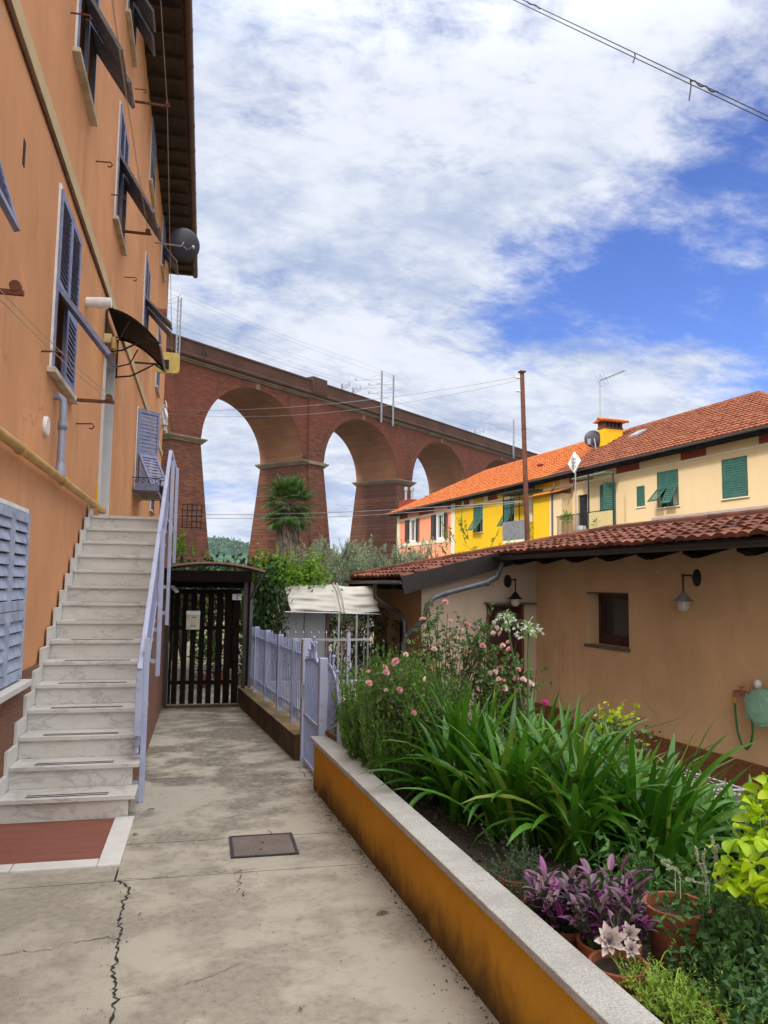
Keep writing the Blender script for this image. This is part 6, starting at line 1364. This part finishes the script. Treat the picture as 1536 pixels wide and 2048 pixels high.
# bushes behind the gate
for (u, v, Y, H, R, lb, mt) in ((372, 1098, 17.5, 0, .55, 'bright green leafy bush above the left end of the gate canopy', 'vine'), (430, 1112, 21, 0, .8, 'mid green bush above the middle of the gate canopy', 'vine'), (352, 1090, 19, 0, .6, 'darker bush close to the orange house corner behind the gate', 'ivy')):
    p = at(u, v, Y); bush_tree('leafy_bush', lb, 'bush', (p[0], p[1], -.75), p[2]+.75+.15, R, M[mt], 130, 22, .09, .06, None, .05, .2, .5, .4)
# palm
p0, p1 = at(578, 1165, 28), at(577, 1018, 28)
T = Thing('palm_tree', 'fan palm with shaggy grey trunk rising in front of the brick pier', 'tree', (p0[0], 28, -.75))
cx_, cy_, zc = p1[0], 28.0, p1[2]+.1
x = MB(); x.tube([(cx_, cy_, -.8), (cx_, cy_, 1.5), (cx_, cy_, zc+.25)], [.33, .34, .22], 14); T.part('trunk', x, M['bark'], smooth=True)
x = MB(); n = 2600; z = rng.uniform(.6, zc-.15, n); az = rng.uniform(0, 2*math.pi, n); rr = .33+.05*rng.random(n); P = np.stack([cx_+rr*np.cos(az), cy_+rr*np.sin(az), z], 1); ribbons(x, P, az+rng.normal(size=n)*.5, rng.uniform(-1.5, -1.25, n), rng.uniform(.2, .4, n), rng.uniform(.03, .07, n), .1, 3, lambda t: np.array([1, .9, .7, .2]))
n = 420; az = rng.uniform(0, 6.28, n); P = np.stack([cx_+.3*np.cos(az), cy_+.3*np.sin(az), zc-rng.uniform(-.1, .35, n)], 1); ribbons(x, P, az, rng.uniform(-1.2, -.4, n), rng.uniform(.28, .52, n), .05, .8, 4, lambda t: np.array([.6, 1, .9, .6, .1])); T.part('dead_fronds', x, M['thatch'])
pal = MB(); st = MB()
for q in range(74):
    az = q*2.39996+rng.normal()*.15; h = q/73; el = 1.3 - 2.1*h + rng.normal()*.08; L = rng.uniform(.48, .72)*(.9+.25*math.sin(h*3)); c0 = np.array([cx_, cy_, zc+.25-.35*h]); d = np.array([math.cos(el)*math.cos(az), math.cos(el)*math.sin(az), math.sin(el)]); e = c0+d*L-np.array([0, 0, .10*h])
    st.tube([c0, c0+d*L*.5+np.array([0, 0, .03]), e], [.018, .014, .012], 5, cap=False)
    side = np.array([-math.sin(az), math.cos(az), 0]); up_ = np.cross(side, d)*-1; nf = 24
    for k_ in range(1):
        phi = np.linspace(-2.15, 2.15, nf); D = np.cos(phi)[:, None]*d + np.sin(phi)[:, None]*side + .12*up_; D = unit(D); faz = np.arctan2(D[:, 1], D[:, 0]); fel = np.arcsin(np.clip(D[:, 2], -1, 1)); fl = .54*(1-.22*np.abs(phi)/2.15)*rng.uniform(.85, 1.1, nf)
        ribbons(pal, np.tile(e, (nf, 1)), faz, fel, fl, .045, rng.uniform(.35, 1.0, nf)+.35*h, 5, lambda t: np.array([.6, 1, .95, .75, .45, .05]))
T.part('petioles', st, M['stem']); T.part('fronds', pal, M['palm'])
# pergola behind the gate, added for the darkness under its leafy roof
T = Thing('pergola', 'dark timber pergola added to shade the yard behind the gate', 'pergola', (.2, 14, 0))
for X, y in ((-1.0, 12.0), (.62, 12.0), (-1.0, 15.6), (1.0, 15.6)): x = MB(); x.box(X, X+.08, y, y+.08, -.02, 1.9); T.part('post', x, M['darkwood'])
for y in np.arange(12.0, 15.9, .6): x = MB(); x.box(-1.3, .74, y, y+.06, 1.6, 1.68); T.part('beam', x, M['darkwood'])
def vine(name, label, boxes, n, L, mt, up=.3, group=None, base=None, cat='vine', twn=40):
    b0 = boxes[0]; base = ((b0[0]+b0[1])/2, (b0[2]+b0[3])/2, b0[4]) if base is None else base; T = Thing(name, label, cat, base, group=group); x = MB(); tw = MB()
    for (xa, xb, ya, yb, za, zb, w) in boxes:
        m_ = int(n*w); C = np.stack([rng.uniform(xa, xb, m_//14+1), rng.uniform(ya, yb, m_//14+1), rng.uniform(za, zb, m_//14+1)], 1); P = np.repeat(C, 14, 0) + rng.normal(size=(len(C)*14, 3))*L*1.2; D = rng.normal(size=P.shape)+np.array([0, -.5, up]); leaves(x, P, D, L*rng.uniform(.6, 1.25, len(P)), L*.85*rng.uniform(.6, 1.2, len(P)), .15)
        for q in range(int(twn*w)): a = np.array([rng.uniform(xa, xb), rng.uniform(ya, yb), za]); tw.tube([a, a+np.array([rng.normal()*.1, rng.normal()*.1, (zb-za)*.5]), a+np.array([rng.normal()*.2, rng.normal()*.2, (zb-za)*1.0])], [.008, .006, .004], 4, cap=False)
    T.part('stems', tw, M['twig']); T.part('foliage', x, M[mt]); return T
vine('dark_hedge', 'dark ivy hedge filling the gap between gate and grey cabinet', [(.72, 1.28, 12.6, 14.4, .0, 1.65, 1.0), (-1.2, 1.3, 14.6, 15.6, .9, 1.75, .9), (-1.2, 1.2, 12.2, 15.4, 1.62, 1.9, .8)], 3800, .085, 'ivy', cat='hedge', base=(1, 13.5, 0))  # besides the hedge, leaf boxes added to darken the gate's upper gaps
vine('grape_vine', 'bright lime green vine climbing over the pergola beside the palm', [(.95, 1.35, 12.9, 13.6, 1.68, 1.90, .22), (1.25, 1.7, 13.1, 13.7, 1.60, 1.80, .28), (1.62, 2.0, 13.1, 13.6, 1.58, 1.84, .25), (1.29, 1.37, 13.3, 13.45, 1.85, 2.2, .05), (1.75, 1.95, 13.2, 13.5, 1.8, 2.02, .06), (.92, 1.02, 13.1, 13.3, 1.95, 2.1, .03)], 1900, .085, 'vine', .5, base=(1.4, 13.4, 1.5))
SHR = vine('flowering_shrub', 'tangled green shrub on a trellis under the right half of the awning', [(2.2, 3.4, 13.4, 14.4, -.0, 1.25, 1.0)], 1500, .075, 'ivy', base=(2.8, 13.9, 0), cat='shrub')
for q in range(18): c = np.array([rng.uniform(2.25, 2.6), 13.3+rng.random()*.2, rng.uniform(.35, 1.05)]); x = MB(); rosette(x, c, .045, 9, (0, -1, .4)); SHR.part('flower', x, M['petal_pale'])

# ================================================================== GARDEN BED
def soilz(X, Y): q = (X-(1.36-.066*(Y-2.89)+.02))/1.78; return .24-.30*max(0, q)**1.5
# strap leaved clumps
spots = [(1.62, 4.72), (1.86, 5.05), (2.05, 4.62), (1.80, 4.28), (2.30, 4.95), (2.12, 4.22), (2.48, 4.50), (2.02, 3.92), (2.42, 4.05), (2.78, 4.72), (2.78, 4.22), (2.34, 3.68), (2.70, 3.80), (3.0, 4.45), (2.62, 5.05), (3.0, 3.95), (2.88, 3.55)]
for i, (X, Y) in enumerate(spots):
    z = soilz(X, Y)-.02; T = Thing('agapanthus', 'clump of arching glossy strap leaves in the middle of the garden bed', 'plant', (X, Y, z), group='strap leaved clumps in the garden bed')
    n = 66; az = rng.uniform(0, 2*math.pi, n); P = np.stack([X+rng.normal(size=n)*.055, Y+rng.normal(size=n)*.055, np.full(n, z)], 1)
    inner = rng.random(n); el = 1.52-.66*inner+rng.normal(size=n)*.06; x = MB()
    ribbons(x, P, az, el, rng.uniform(.62, 1.0, n)*(1-.12*inner)*(1.0 if X < 2.45 else .74), rng.uniform(.036, .056, n), rng.uniform(.4, 1.2, n)+1.3*inner*rng.random(n), 9, lambda t: np.minimum(1, .7+t*1.2)*np.clip((1-t)*2.6, 0, 1)**.65, .18, rng.normal(size=n)*.35)
    T.part('leaves', x, M['agap'], smooth=True)
    if i in (2, 4):
        T.o['label'] = 'strap leaved clump sending up the right hand white flower head by the cottage door' if i == 2 else 'strap leaved clump sending up the left hand white flower head before the cottage door'
        u, v, Yt = ((1058, 1256, 4.75), (1013, 1238, 5.0))[0 if i == 2 else 1]; e = at(u, v, Yt); b = np.array([X, Y, z]); x = MB(); s = np.linspace(0, 1, 8)[:, None]; m_ = (b+e)/2+np.array([-.03, 0, .06]); x.tube((1-s)**2*b+2*s*(1-s)*m_+s*s*e, np.linspace(.010, .007, 8), 8); stp = T.part('flower_stem', x, M['stem'], smooth=True)
        x = MB(); n = 95; d = unit(rng.normal(size=(n, 3))+np.array([0, 0, .35])); az = np.arctan2(d[:, 1], d[:, 0]); ribbons(x, np.tile(e, (n, 1)), az, np.arcsin(d[:, 2]), rng.uniform(.06, .10, n), .008, 1.1, 4, lambda t: np.array([.35, .35, .4, .9, 1.0])); T.part('pedicels', x, leafmat('pedicel_green', (.14, .26, .06), (.30, .42, .16), .5, .2) if i == 2 else bpy.data.materials['pedicel_green'], stp)
        x = MB(); tip = e+d*.085*np.array([1, 1, .6])-np.array([0, 0, .02]); k_ = rng.random(n) < .28; tip = tip[k_]; m2 = len(tip)
        for _ in range(4): leaves(x, tip, unit(rng.normal(size=(m2, 3)))*.6+d[k_]*.4+np.array([0, 0, -.5]), .028, .011)
        T.part('florets', x, M['petal_white'], stp)
# rosemary
T = Thing('rosemary_bush', 'upright fine needled rosemary bush spilling over the coping end', 'bush', (1.3, 5.6, .22)); x = MB(); tw = MB()
for q in range(900):
    bx, by = rng.uniform(1.12, 1.80), rng.uniform(5.05, 6.3); out = np.array([bx-1.45, by-5.65, 0]); b = np.array([1.45, 5.65, .2])+out*.85; hgt = rng.uniform(.34, 1.0)*(1-.35*(abs(out[0])/.4)**2)
    t = b+out*rng.uniform(.0, .45)+np.array([rng.normal()*.05, rng.normal()*.05, hgt]); m_ = (b+t)/2+out*.12+rng.normal(size=3)*.02; s = np.linspace(0, 1, 6)[:, None]; C = (1-s)**2*b+2*s*(1-s)*m_+s*s*t; tw.tube(C, np.linspace(.004, .0015, 6), 3, cap=False)
    nn = 64; u = np.sort(.12+.88*rng.random(nn))[:, None]; Q = (1-u)**2*b+2*u*(1-u)*m_+u*u*t; leaves(x, Q, unit(t-b)*.85+unit(rng.normal(size=(nn, 3)))*.7, rng.uniform(.022, .040, nn), .010, .1)
T.part('stems', tw, M['twig']); T.part('needles', x, M['rosemary'])
x = MB(); P, d = ballpts(15000, (1.47, 5.66, .50), (.40, .64, .36), .25); leaves(x, P, d*.5+unit(rng.normal(size=P.shape))*.6+np.array([0, 0, .7]), rng.uniform(.03, .055, len(P)), .010, .1); T.part('shaded_needles', x, M['rosemary_shaded'])
# roses
def rose(label, base, crown, rad, ncane, flowers, fsize=.034, dens=11, mats=('petal', 'petal_pale')):
    T = Thing('rose_bush', label, 'bush', base, group='rose bushes in the garden bed'); base, crown, rad = np.array(base, float), np.array(crown, float), np.array(rad, float); tw = MB(); lf = MB()
    for q in range(ncane):
        d = unit(rng.normal(size=3)); e = crown+d*rad*rng.uniform(.4, 1); b = base+rng.normal(size=3)*np.array([.05, .05, 0]); m_ = (b+e)/2+np.array([0, 0, .12*rad[2]])+rng.normal(size=3)*.04; s = np.linspace(0, 1, 9)[:, None]; C = (1-s)**2*b+2*s*(1-s)*m_+s*s*e; tw.tube(C, np.linspace(.0065, .0025, 9), 5, cap=False)
        for k_ in range(dens):
            i = rng.integers(3, 9); p = C[i]+rng.normal(size=3)*.01; dd = unit(rng.normal(size=3)+np.array([0, 0, .4])); e2 = p+dd*rng.uniform(.05, .14); tw.tube([p, e2], [.0025, .0015], 3, cap=False); n5 = 7; Q = p+(e2-p)*rng.uniform(.3, 1.05, n5)[:, None]; leaves(lf, Q, dd*.5+unit(rng.normal(size=(n5, 3))), rng.uniform(.026, .046, n5), rng.uniform(.018, .029, n5), .15)
    T.part('canes', tw, M['twig']); T.part('leaves', lf, M['roseleaf'])
    for i, f in enumerate(flowers):
        x = MB(); f = np.array(f); nrm = unit(np.array([-.25, -.7, .5])+rng.normal(size=3)*.35); rosette(x, f, fsize*rng.uniform(.8, 1.15), 15, nrm); T.part('flower', x, M[mats[int(rng.random() < .5)]]); 
    return T
def fl(lst, Y, j=.25): return [at(u, v, Y+rng.uniform(-j, j)) for u, v in lst]
rose('low rose bush with pink blooms in front of the rosemary', (1.62, 5.35, .2), at(795, 1395, 5.25), (.26, .3, .30), 26, fl([(768, 1336), (772, 1345), (787, 1326), (737, 1346), (738, 1367), (773, 1383), (798, 1379), (827, 1426), (846, 1357), (792, 1322), (811, 1310)], 5.05, .12), .023, 16)
rose('tall open rose bush with scattered pink blooms against the mauve wall', (2.02, 6.35, .0), at(905, 1280, 6.35), (.45, .35, .42), 34, fl([(858, 1301), (900, 1242), (935, 1250), (921, 1262), (908, 1307), (914, 1314), (931, 1305), (943, 1306), (868, 1299), (855, 1300), (965, 1290), (918, 1280), (926, 1355), (860, 1335), (954, 1254), (890, 1205), (846, 1240), (880, 1390), (864, 1380), (914, 1370), (867, 1395)], 6.25, .15), .026, 14)
rose('rose bush with pink blooms to the left of the cottage door', (2.38, 6.3, -.05), at(985, 1300, 6.1), (.30, .3, .26), 20, fl([(986, 1266), (1001, 1268), (1017, 1285), (1005, 1292), (1019, 1300), (965, 1291), (993, 1255), (980, 1345), (990, 1344), (1000, 1338)], 6.0, .1), .026, 13)
rose('rose bush with pale blooms just above the strap leaves by the door', (2.4, 5.7, -.05), at(1020, 1360, 5.6), (.26, .25, .16), 16, fl([(997, 1358), (1036, 1340), (1032, 1357), (1045, 1360), (1055, 1365), (1062, 1370), (1005, 1362), (1008, 1377), (1035, 1380)], 5.5, .08), .025, 14)
for (u, v, Y, lb) in ((1088, 1406, 5.3, 'single magenta bloom on the left above the strap leaves'), (1150, 1436, 4.9, 'single magenta bloom on the right above the strap leaves')):
    c = at(u, v, Y); T = Thing('magenta_flower', lb, 'flower', (c[0], c[1], c[2]-.6)); x = MB(); x.tube([c-np.array([.02, 0, .6]), c], [.004, .003], 5); T.part('stem', x, M['stem']); x = MB(); rosette(x, c, .026, 13, (0, -.8, .5)); T.part('bloom', x, M['petal_magenta'])
c = at(1232, 1440, 6.6); vine('golden_shrub', 'small yellow green shrub by the tan wall behind the strap leaves', [(c[0]-.16, c[0]+.16, c[1]-.12, c[1]+.12, c[2]-.25, c[2]+.06, 1)], 260, .05, 'lime', .7, base=(c[0], c[1], -.67), cat='shrub', twn=20)
c = at(1180, 1455, 5.6); vine('low_flowers', 'low mixed greenery between strap leaves and tan wall', [(c[0]-.35, c[0]+.5, c[1]-.2, c[1]+.5, -.3, c[2]-.02, 1)], 700, .05, 'mint', .7, base=(c[0], c[1], -.3), cat='plants', twn=30)
# dark ground cover and dry leaves that fill the bed between the plants
x = MB(); n = 2600; X = rng.uniform(1.3, 3.1, n); Y = rng.uniform(1.7, 6.3, n); k_ = X > 1.40-.066*(Y-2.89)+.03; X, Y = X[k_], Y[k_]; Z = np.array([soilz(a, b) for a, b in zip(X, Y)])+rng.uniform(0, .06, len(X)); leaves(x, np.stack([X, Y, Z], 1), rng.normal(size=(len(X), 3))*np.array([1, 1, .4]), rng.uniform(.02, .06, len(X)), rng.uniform(.01, .03, len(X)))
structure('ground_cover', x, leafmat('dark_ground_cover', (.012, .022, .008), (.05, .05, .02), .8, .1), kind='stuff')

# potted plants along the coping
def pot(T, c, r, h, mat='terracotta', name='pot'):
    x = MB(); c = np.array(c, float)
    x.lathe([(0, 0), (r*.68, 0), (r*.95, h*.8), (r*.97, h*.8), (r*1.06, h*.805), (r*1.08, h*.99), (r*1.03, h), (r*.95, h*.99), (r*.93, h*.86), (0, h*.86)], c, 'z', 48); T.part(name, x, M[mat], bevel=.002)
    x = MB(); x.lathe([(r*.92, h*.87), (0, h*.885)], c, 'z', 20); T.part('soil', x, M['soil'])
# small pot with feathery sprigs
T = Thing('potted_sprigs', 'small terracotta pot of feathery blue green sprigs at the coping', 'potted plant', (1.44, 3.42, .22)); pot(T, (1.44, 3.42, .20), .075, .13)
x = MB(); tw = MB()
for q in range(70): b = np.array([1.46, 3.38, .31])+rng.normal(size=3)*np.array([.05, .06, .01]); t = b+np.array([rng.normal()*.09, rng.normal()*.1, rng.uniform(.02, .16)]); shoot_leaves(x, tw, [b], [t], .016, .005, 34, .0015, 1.0, .4)
T.part('twigs', tw, M['twig']); T.part('foliage', x, M['fern'])
T = Thing('potted_sprigs', 'small terracotta pot half hidden under sprigs left of the purple leaves', 'potted plant', (1.42, 3.1, .22)); pot(T, (1.43, 3.12, .20), .07, .14)
x = MB()
for q in range(50): b = np.array([1.42, 3.1, .32])+rng.normal(size=3)*np.array([.05, .05, .01]); t = b+np.array([rng.normal()*.08-.03, rng.normal()*.08, rng.uniform(-.04, .12)]); shoot_leaves(x, None, [b], [t], .016, .005, 30, .0015, 1.0, .4)
T.part('foliage', x, M['fern'])
# purple striped plants
def trad(label, c, r, h, n, H, W_):
    T = Thing('purple_plant', label, 'potted plant', c); pot(T, c, r, h); c = np.array(c, float); x = MB(); tw = MB()
    for q in range(n):
        az0 = rng.uniform(0, 6.28); rr = r*.8*rng.random()**.5; b = c+np.array([rr*math.cos(az0), rr*math.sin(az0), h*.9]); lean = rng.uniform(.2, 1.0); t = b+np.array([math.cos(az0)*W_*lean*rng.uniform(.4, 1), math.sin(az0)*W_*lean*rng.uniform(.4, 1), H*(1.05-.55*lean)*rng.uniform(.5, 1.1)]); tw.tube([b, (b+t)/2+np.array([0, 0, .03]), t], [.004, .0035, .003], 5, cap=False)
        k_ = 6; s = np.linspace(.35, 1, k_); P = b+(t-b)*s[:, None]; az = az0+np.arange(k_)*2.5+rng.normal(size=k_)*.4; el = rng.uniform(.1, .9, k_)+.35*s; ribbons(x, P, az, el, rng.uniform(.05, .088, k_), rng.uniform(.022, .032, k_), .55, 5, lambda t_: np.array([.55, .95, 1, .85, .55, .04]), .2)
    T.part('stems', tw, M['stem']); T.part('leaves', x, M['trad'], smooth=True); return T
trad('bushy purple and silver striped plant in a dark pot at the coping', (1.46, 2.98, .15), .11, .16, 40, .21, .13)
trad('taller purple striped plant in a pale terracotta pot beside the succulent', (1.52, 2.73, .15), .11, .19, 44, .28, .14)
# pale succulent rosettes
T = Thing('potted_succulent', 'pale mauve succulent rosettes in a terracotta pot at the coping', 'potted plant', (1.44, 2.50, .2)); pot(T, (1.445, 2.53, .16), .095, .20)
for (u, v, z, r) in ((1219, 1882, .435, .062), (1258, 1868, .43, .042), (1262, 1898, .425, .036), (1238, 1852, .42, .03)):
    c = gz(u, v, z); x = MB(); n = 26; k_ = np.arange(n); el = 1.3-1.2*(k_/n); ribbons(x, np.tile(c, (n, 1)), k_*2.399, el, r*(.5+.6*k_/n), r*.42, -.3, 4, lambda t: np.array([.45, .8, 1, .8, .06]), .3)
    V = np.vstack(x.V)-c; ax = np.array([-.35, -.75, .6]); ax /= np.linalg.norm(ax); a = np.cross(ax, [0, .2, 1]); a /= np.linalg.norm(a); b = np.cross(ax, a); x.V = [V@np.array([a, b, ax])+c]; x.tube([c, (c[0]+.02, c[1]+.02, .385)], .006, 6); T.part('rosette', x, M['ghost'], smooth=True)
# yellow green sedum at the front
T = Thing('potted_sedum', 'yellow green sedum with bushy upright tips in the nearest pot', 'potted plant', (1.47, 2.24, .2)); pot(T, (1.49, 2.25, .16), .13, .17); x = MB()
for q in range(230):
    b = np.array([1.49, 2.29, .33])+rng.normal(size=3)*np.array([.065, .085, .006]); t = b+np.array([rng.normal()*.03, rng.normal()*.03, rng.uniform(.02, .095)]); k_ = 16; s = np.linspace(.2, 1, k_)[:, None]; P = b+(t-b)*s; ribbons(x, P, rng.uniform(0, 6.28, k_), rng.uniform(.2, 1.2, k_), rng.uniform(.010, .017, k_), .005, .2, 2, lambda t_: np.array([.6, 1, .15]))
n = 26; ribbons(x, np.array([1.49, 2.27, .36])+rng.normal(size=(n, 3))*np.array([.05, .07, .01]), rng.uniform(0, 6.28, n), rng.uniform(.3, 1.2, n), rng.uniform(.08, .16, n), .004, 1.8, 7); T.part('foliage', x, M['sedum'])
# big terracotta pot
T = Thing('potted_herb', 'large empty looking terracotta pot with a few trailing sprigs', 'potted plant', (1.93, 2.86, .1)); c = gz(1344, 1812, .42); pot(T, (c[0]+.02, c[1], .10), .118, .33); x = MB()
for q in range(24): b = np.array([c[0]+.02, c[1], .40])+rng.normal(size=3)*np.array([.06, .06, .01]); t = b+np.array([rng.normal()*.08, rng.normal()*.08, rng.uniform(.0, .12)]); shoot_leaves(x, x, [b], [t], .03, .018, 8, .0015, 1.0, .4)
T.part('foliage', x, M['mint'])
# minty herb with white flower spikes
T = Thing('spiked_herb', 'leafy green herb with fuzzy white flower spikes', 'plant', (1.86, 2.55, .15)); x = MB(); tw = MB()
for q in range(110):
    b = np.array([1.93, 2.50, .14])+rng.normal(size=3)*np.array([.07, .14, .0]); t = b+np.array([rng.normal()*.08, rng.normal()*.08, rng.uniform(.18, .44)]); shoot_leaves(x, tw, [b], [t], .042, .026, 20, .003, 1.0, .35)
for q in range(40):
    b = np.array([1.95, 3.05, .14])+rng.normal(size=3)*np.array([.14, .12, .0]); t = b+np.array([rng.normal()*.1, rng.normal()*.1, rng.uniform(.25, .45)]); shoot_leaves(x, tw, [b], [t], .05, .028, 18, .003, 1.0, .35)
T.part('stems', tw, M['stem']); T.part('leaves', x, M['mint'])
k_ = leafmat('fuzzy_white_spike', (.36, .40, .26), (.52, .54, .40), .8, .2)
for (u0, v0, u1, v1) in ((1412, 1760, 1392, 1695), (1432, 1740, 1424, 1672), (1440, 1735, 1437, 1690), (1418, 1770, 1410, 1700), (1360, 1752, 1336, 1738), (1410, 1768, 1388, 1760), (1450, 1745, 1452, 1715), (1350, 1738, 1340, 1722)):
    a, b = at(u0, v0, 2.62), at(u1, v1, 2.6); x = MB(); n = 120; s = rng.random(n)[:, None]; bow = np.array([rng.normal()*.02, 0, .012]); P = a+(b-a)*s+bow*(4*s*(1-s)); leaves(x, P, unit(rng.normal(size=(n, 3)))+unit(b-a)*.5, .010, .005); x.tube([a-np.array([0, 0, .08]), a, (a+b)/2+bow, b], .0018, 5); T.part('flower_spike', x, k_)
# lime coloured big leaves at the right edge
T = Thing('lime_plant', 'big leaved lime green plant at the right edge of the bed', 'plant', (2.05, 2.5, .15)); x = MB(); tw = MB()
lv = [(1500, 1745, 2.42, .085), (1478, 1690, 2.5, .07), (1540, 1730, 2.42, .09), (1500, 1640, 2.6, .075), (1520, 1600, 2.65, .08), (1532, 1570, 2.7, .07), (1475, 1760, 2.4, .085), (1505, 1790, 2.38, .08), (1536, 1800, 2.38, .08), (1450, 1720, 2.5, .05), (1545, 1650, 2.55, .085), (1490, 1660, 2.6, .06), (1560, 1700, 2.5, .09), (1460, 1745, 2.45, .06), (1525, 1690, 2.5, .07), (1515, 1625, 2.6, .07), (1550, 1620, 2.6, .08), (1530, 1770, 2.4, .07)]
base = np.array([2.05, 2.5, .15])
for i, (u, v, Y, s) in enumerate(lv):
    c = at(u, v, Y); tw.tube([base+rng.normal(size=3)*.02, (base+c)/2+np.array([.02, .02, .05]), c], [.006, .005, .003], 5, cap=False)
    for k2 in range(7):
        az = rng.uniform(2.6, 5.6) if k2 == 0 else rng.uniform(0, 6.28); ribbons(x, [c+rng.normal(size=3)*.025], az, rng.uniform(.0, 1.2), 1.35*s*rng.uniform(.65, 1.3)*(1 if k2 == 0 else .7), 1.35*s*.58*(1 if k2 == 0 else .7), rng.uniform(.3, 1.6), 8, lambda t: np.sin(np.pi*np.clip(t**1.25*.93+.06, 0, 1))**.7, .26, rng.normal()*.5)
T.part('stems', tw, M['stem']); T.part('leaves', x, M['lime'], smooth=True)
# shaded climber filling the bottom right corner
T = Thing('shaded_climber', 'dark small leaved climber filling the bottom right corner', 'plant', (1.72, 2.1, .15)); x = MB(); tw = MB()
for q in range(260):
    b = np.array([1.80, 2.16, .14])+np.clip(rng.normal(size=3), -1.7, 1.7)*np.array([.11, .20, 0]); t = b+np.array([np.clip(rng.normal()*.10, -.09, .3), np.clip(rng.normal()*.12, -.25, .25), rng.uniform(.08, .38)]); shoot_leaves(x, tw, [b], [t], .030, .022, 18, .002, 1.1, .2)
T.part('stems', tw, M['stem']); T.part('leaves', x, leafmat('deep_green_leaves', (.022, .065, .018), (.06, .14, .035), .5, .2))
# geranium by the yard
T = Thing('geranium', 'faded pink geranium head with brown dry florets beside the yard', 'plant', (3.05, 4.1, -.05)); c = at(1463, 1628, 4.05); x = MB(); x.tube([(3.05, 4.1, -.1), c], .005, 5); T.part('stem', x, M['stem']); x = MB(); P, d = ballpts(50, c, .03, .4); leaves(x, P, d, .022, .018); T.part('bloom', x, M['petal']); x = MB(); P, d = ballpts(70, c+np.array([-.01, 0, -.07]), .045, .3); leaves(x, P, d, .02, .01); T.part('dry_florets', x, leafmat('dry_florets', (.18, .06, .035), (.32, .13, .08), .8, .1))

vine('low_greenery', 'dark low greenery on the ground behind the sunburst panel and side gate', [(1.25, 3.0, 7.4, 9.6, -.1, .28, 1.0)], 1500, .06, 'mint', .7, base=(2.1, 8.4, -.1), cat='plants', twn=40)

# ================================================================== AIR
hz = MB(); hz.box(-1150, 1150, -1150, 1150, -2.5, 62); k = N('pale_air'); k.t.nodes.remove(k.p); pvn = k.n('ShaderNodeVolumePrincipled'); pvn.inputs['Color'].default_value = (.72, .82, 1.0, 1); pvn.inputs['Density'].default_value = 0.00018; pvn.inputs['Anisotropy'].default_value = 0.2
k.l(pvn.outputs[0], k.out.inputs['Volume']); structure('haze', hz, k.m, kind='stuff')
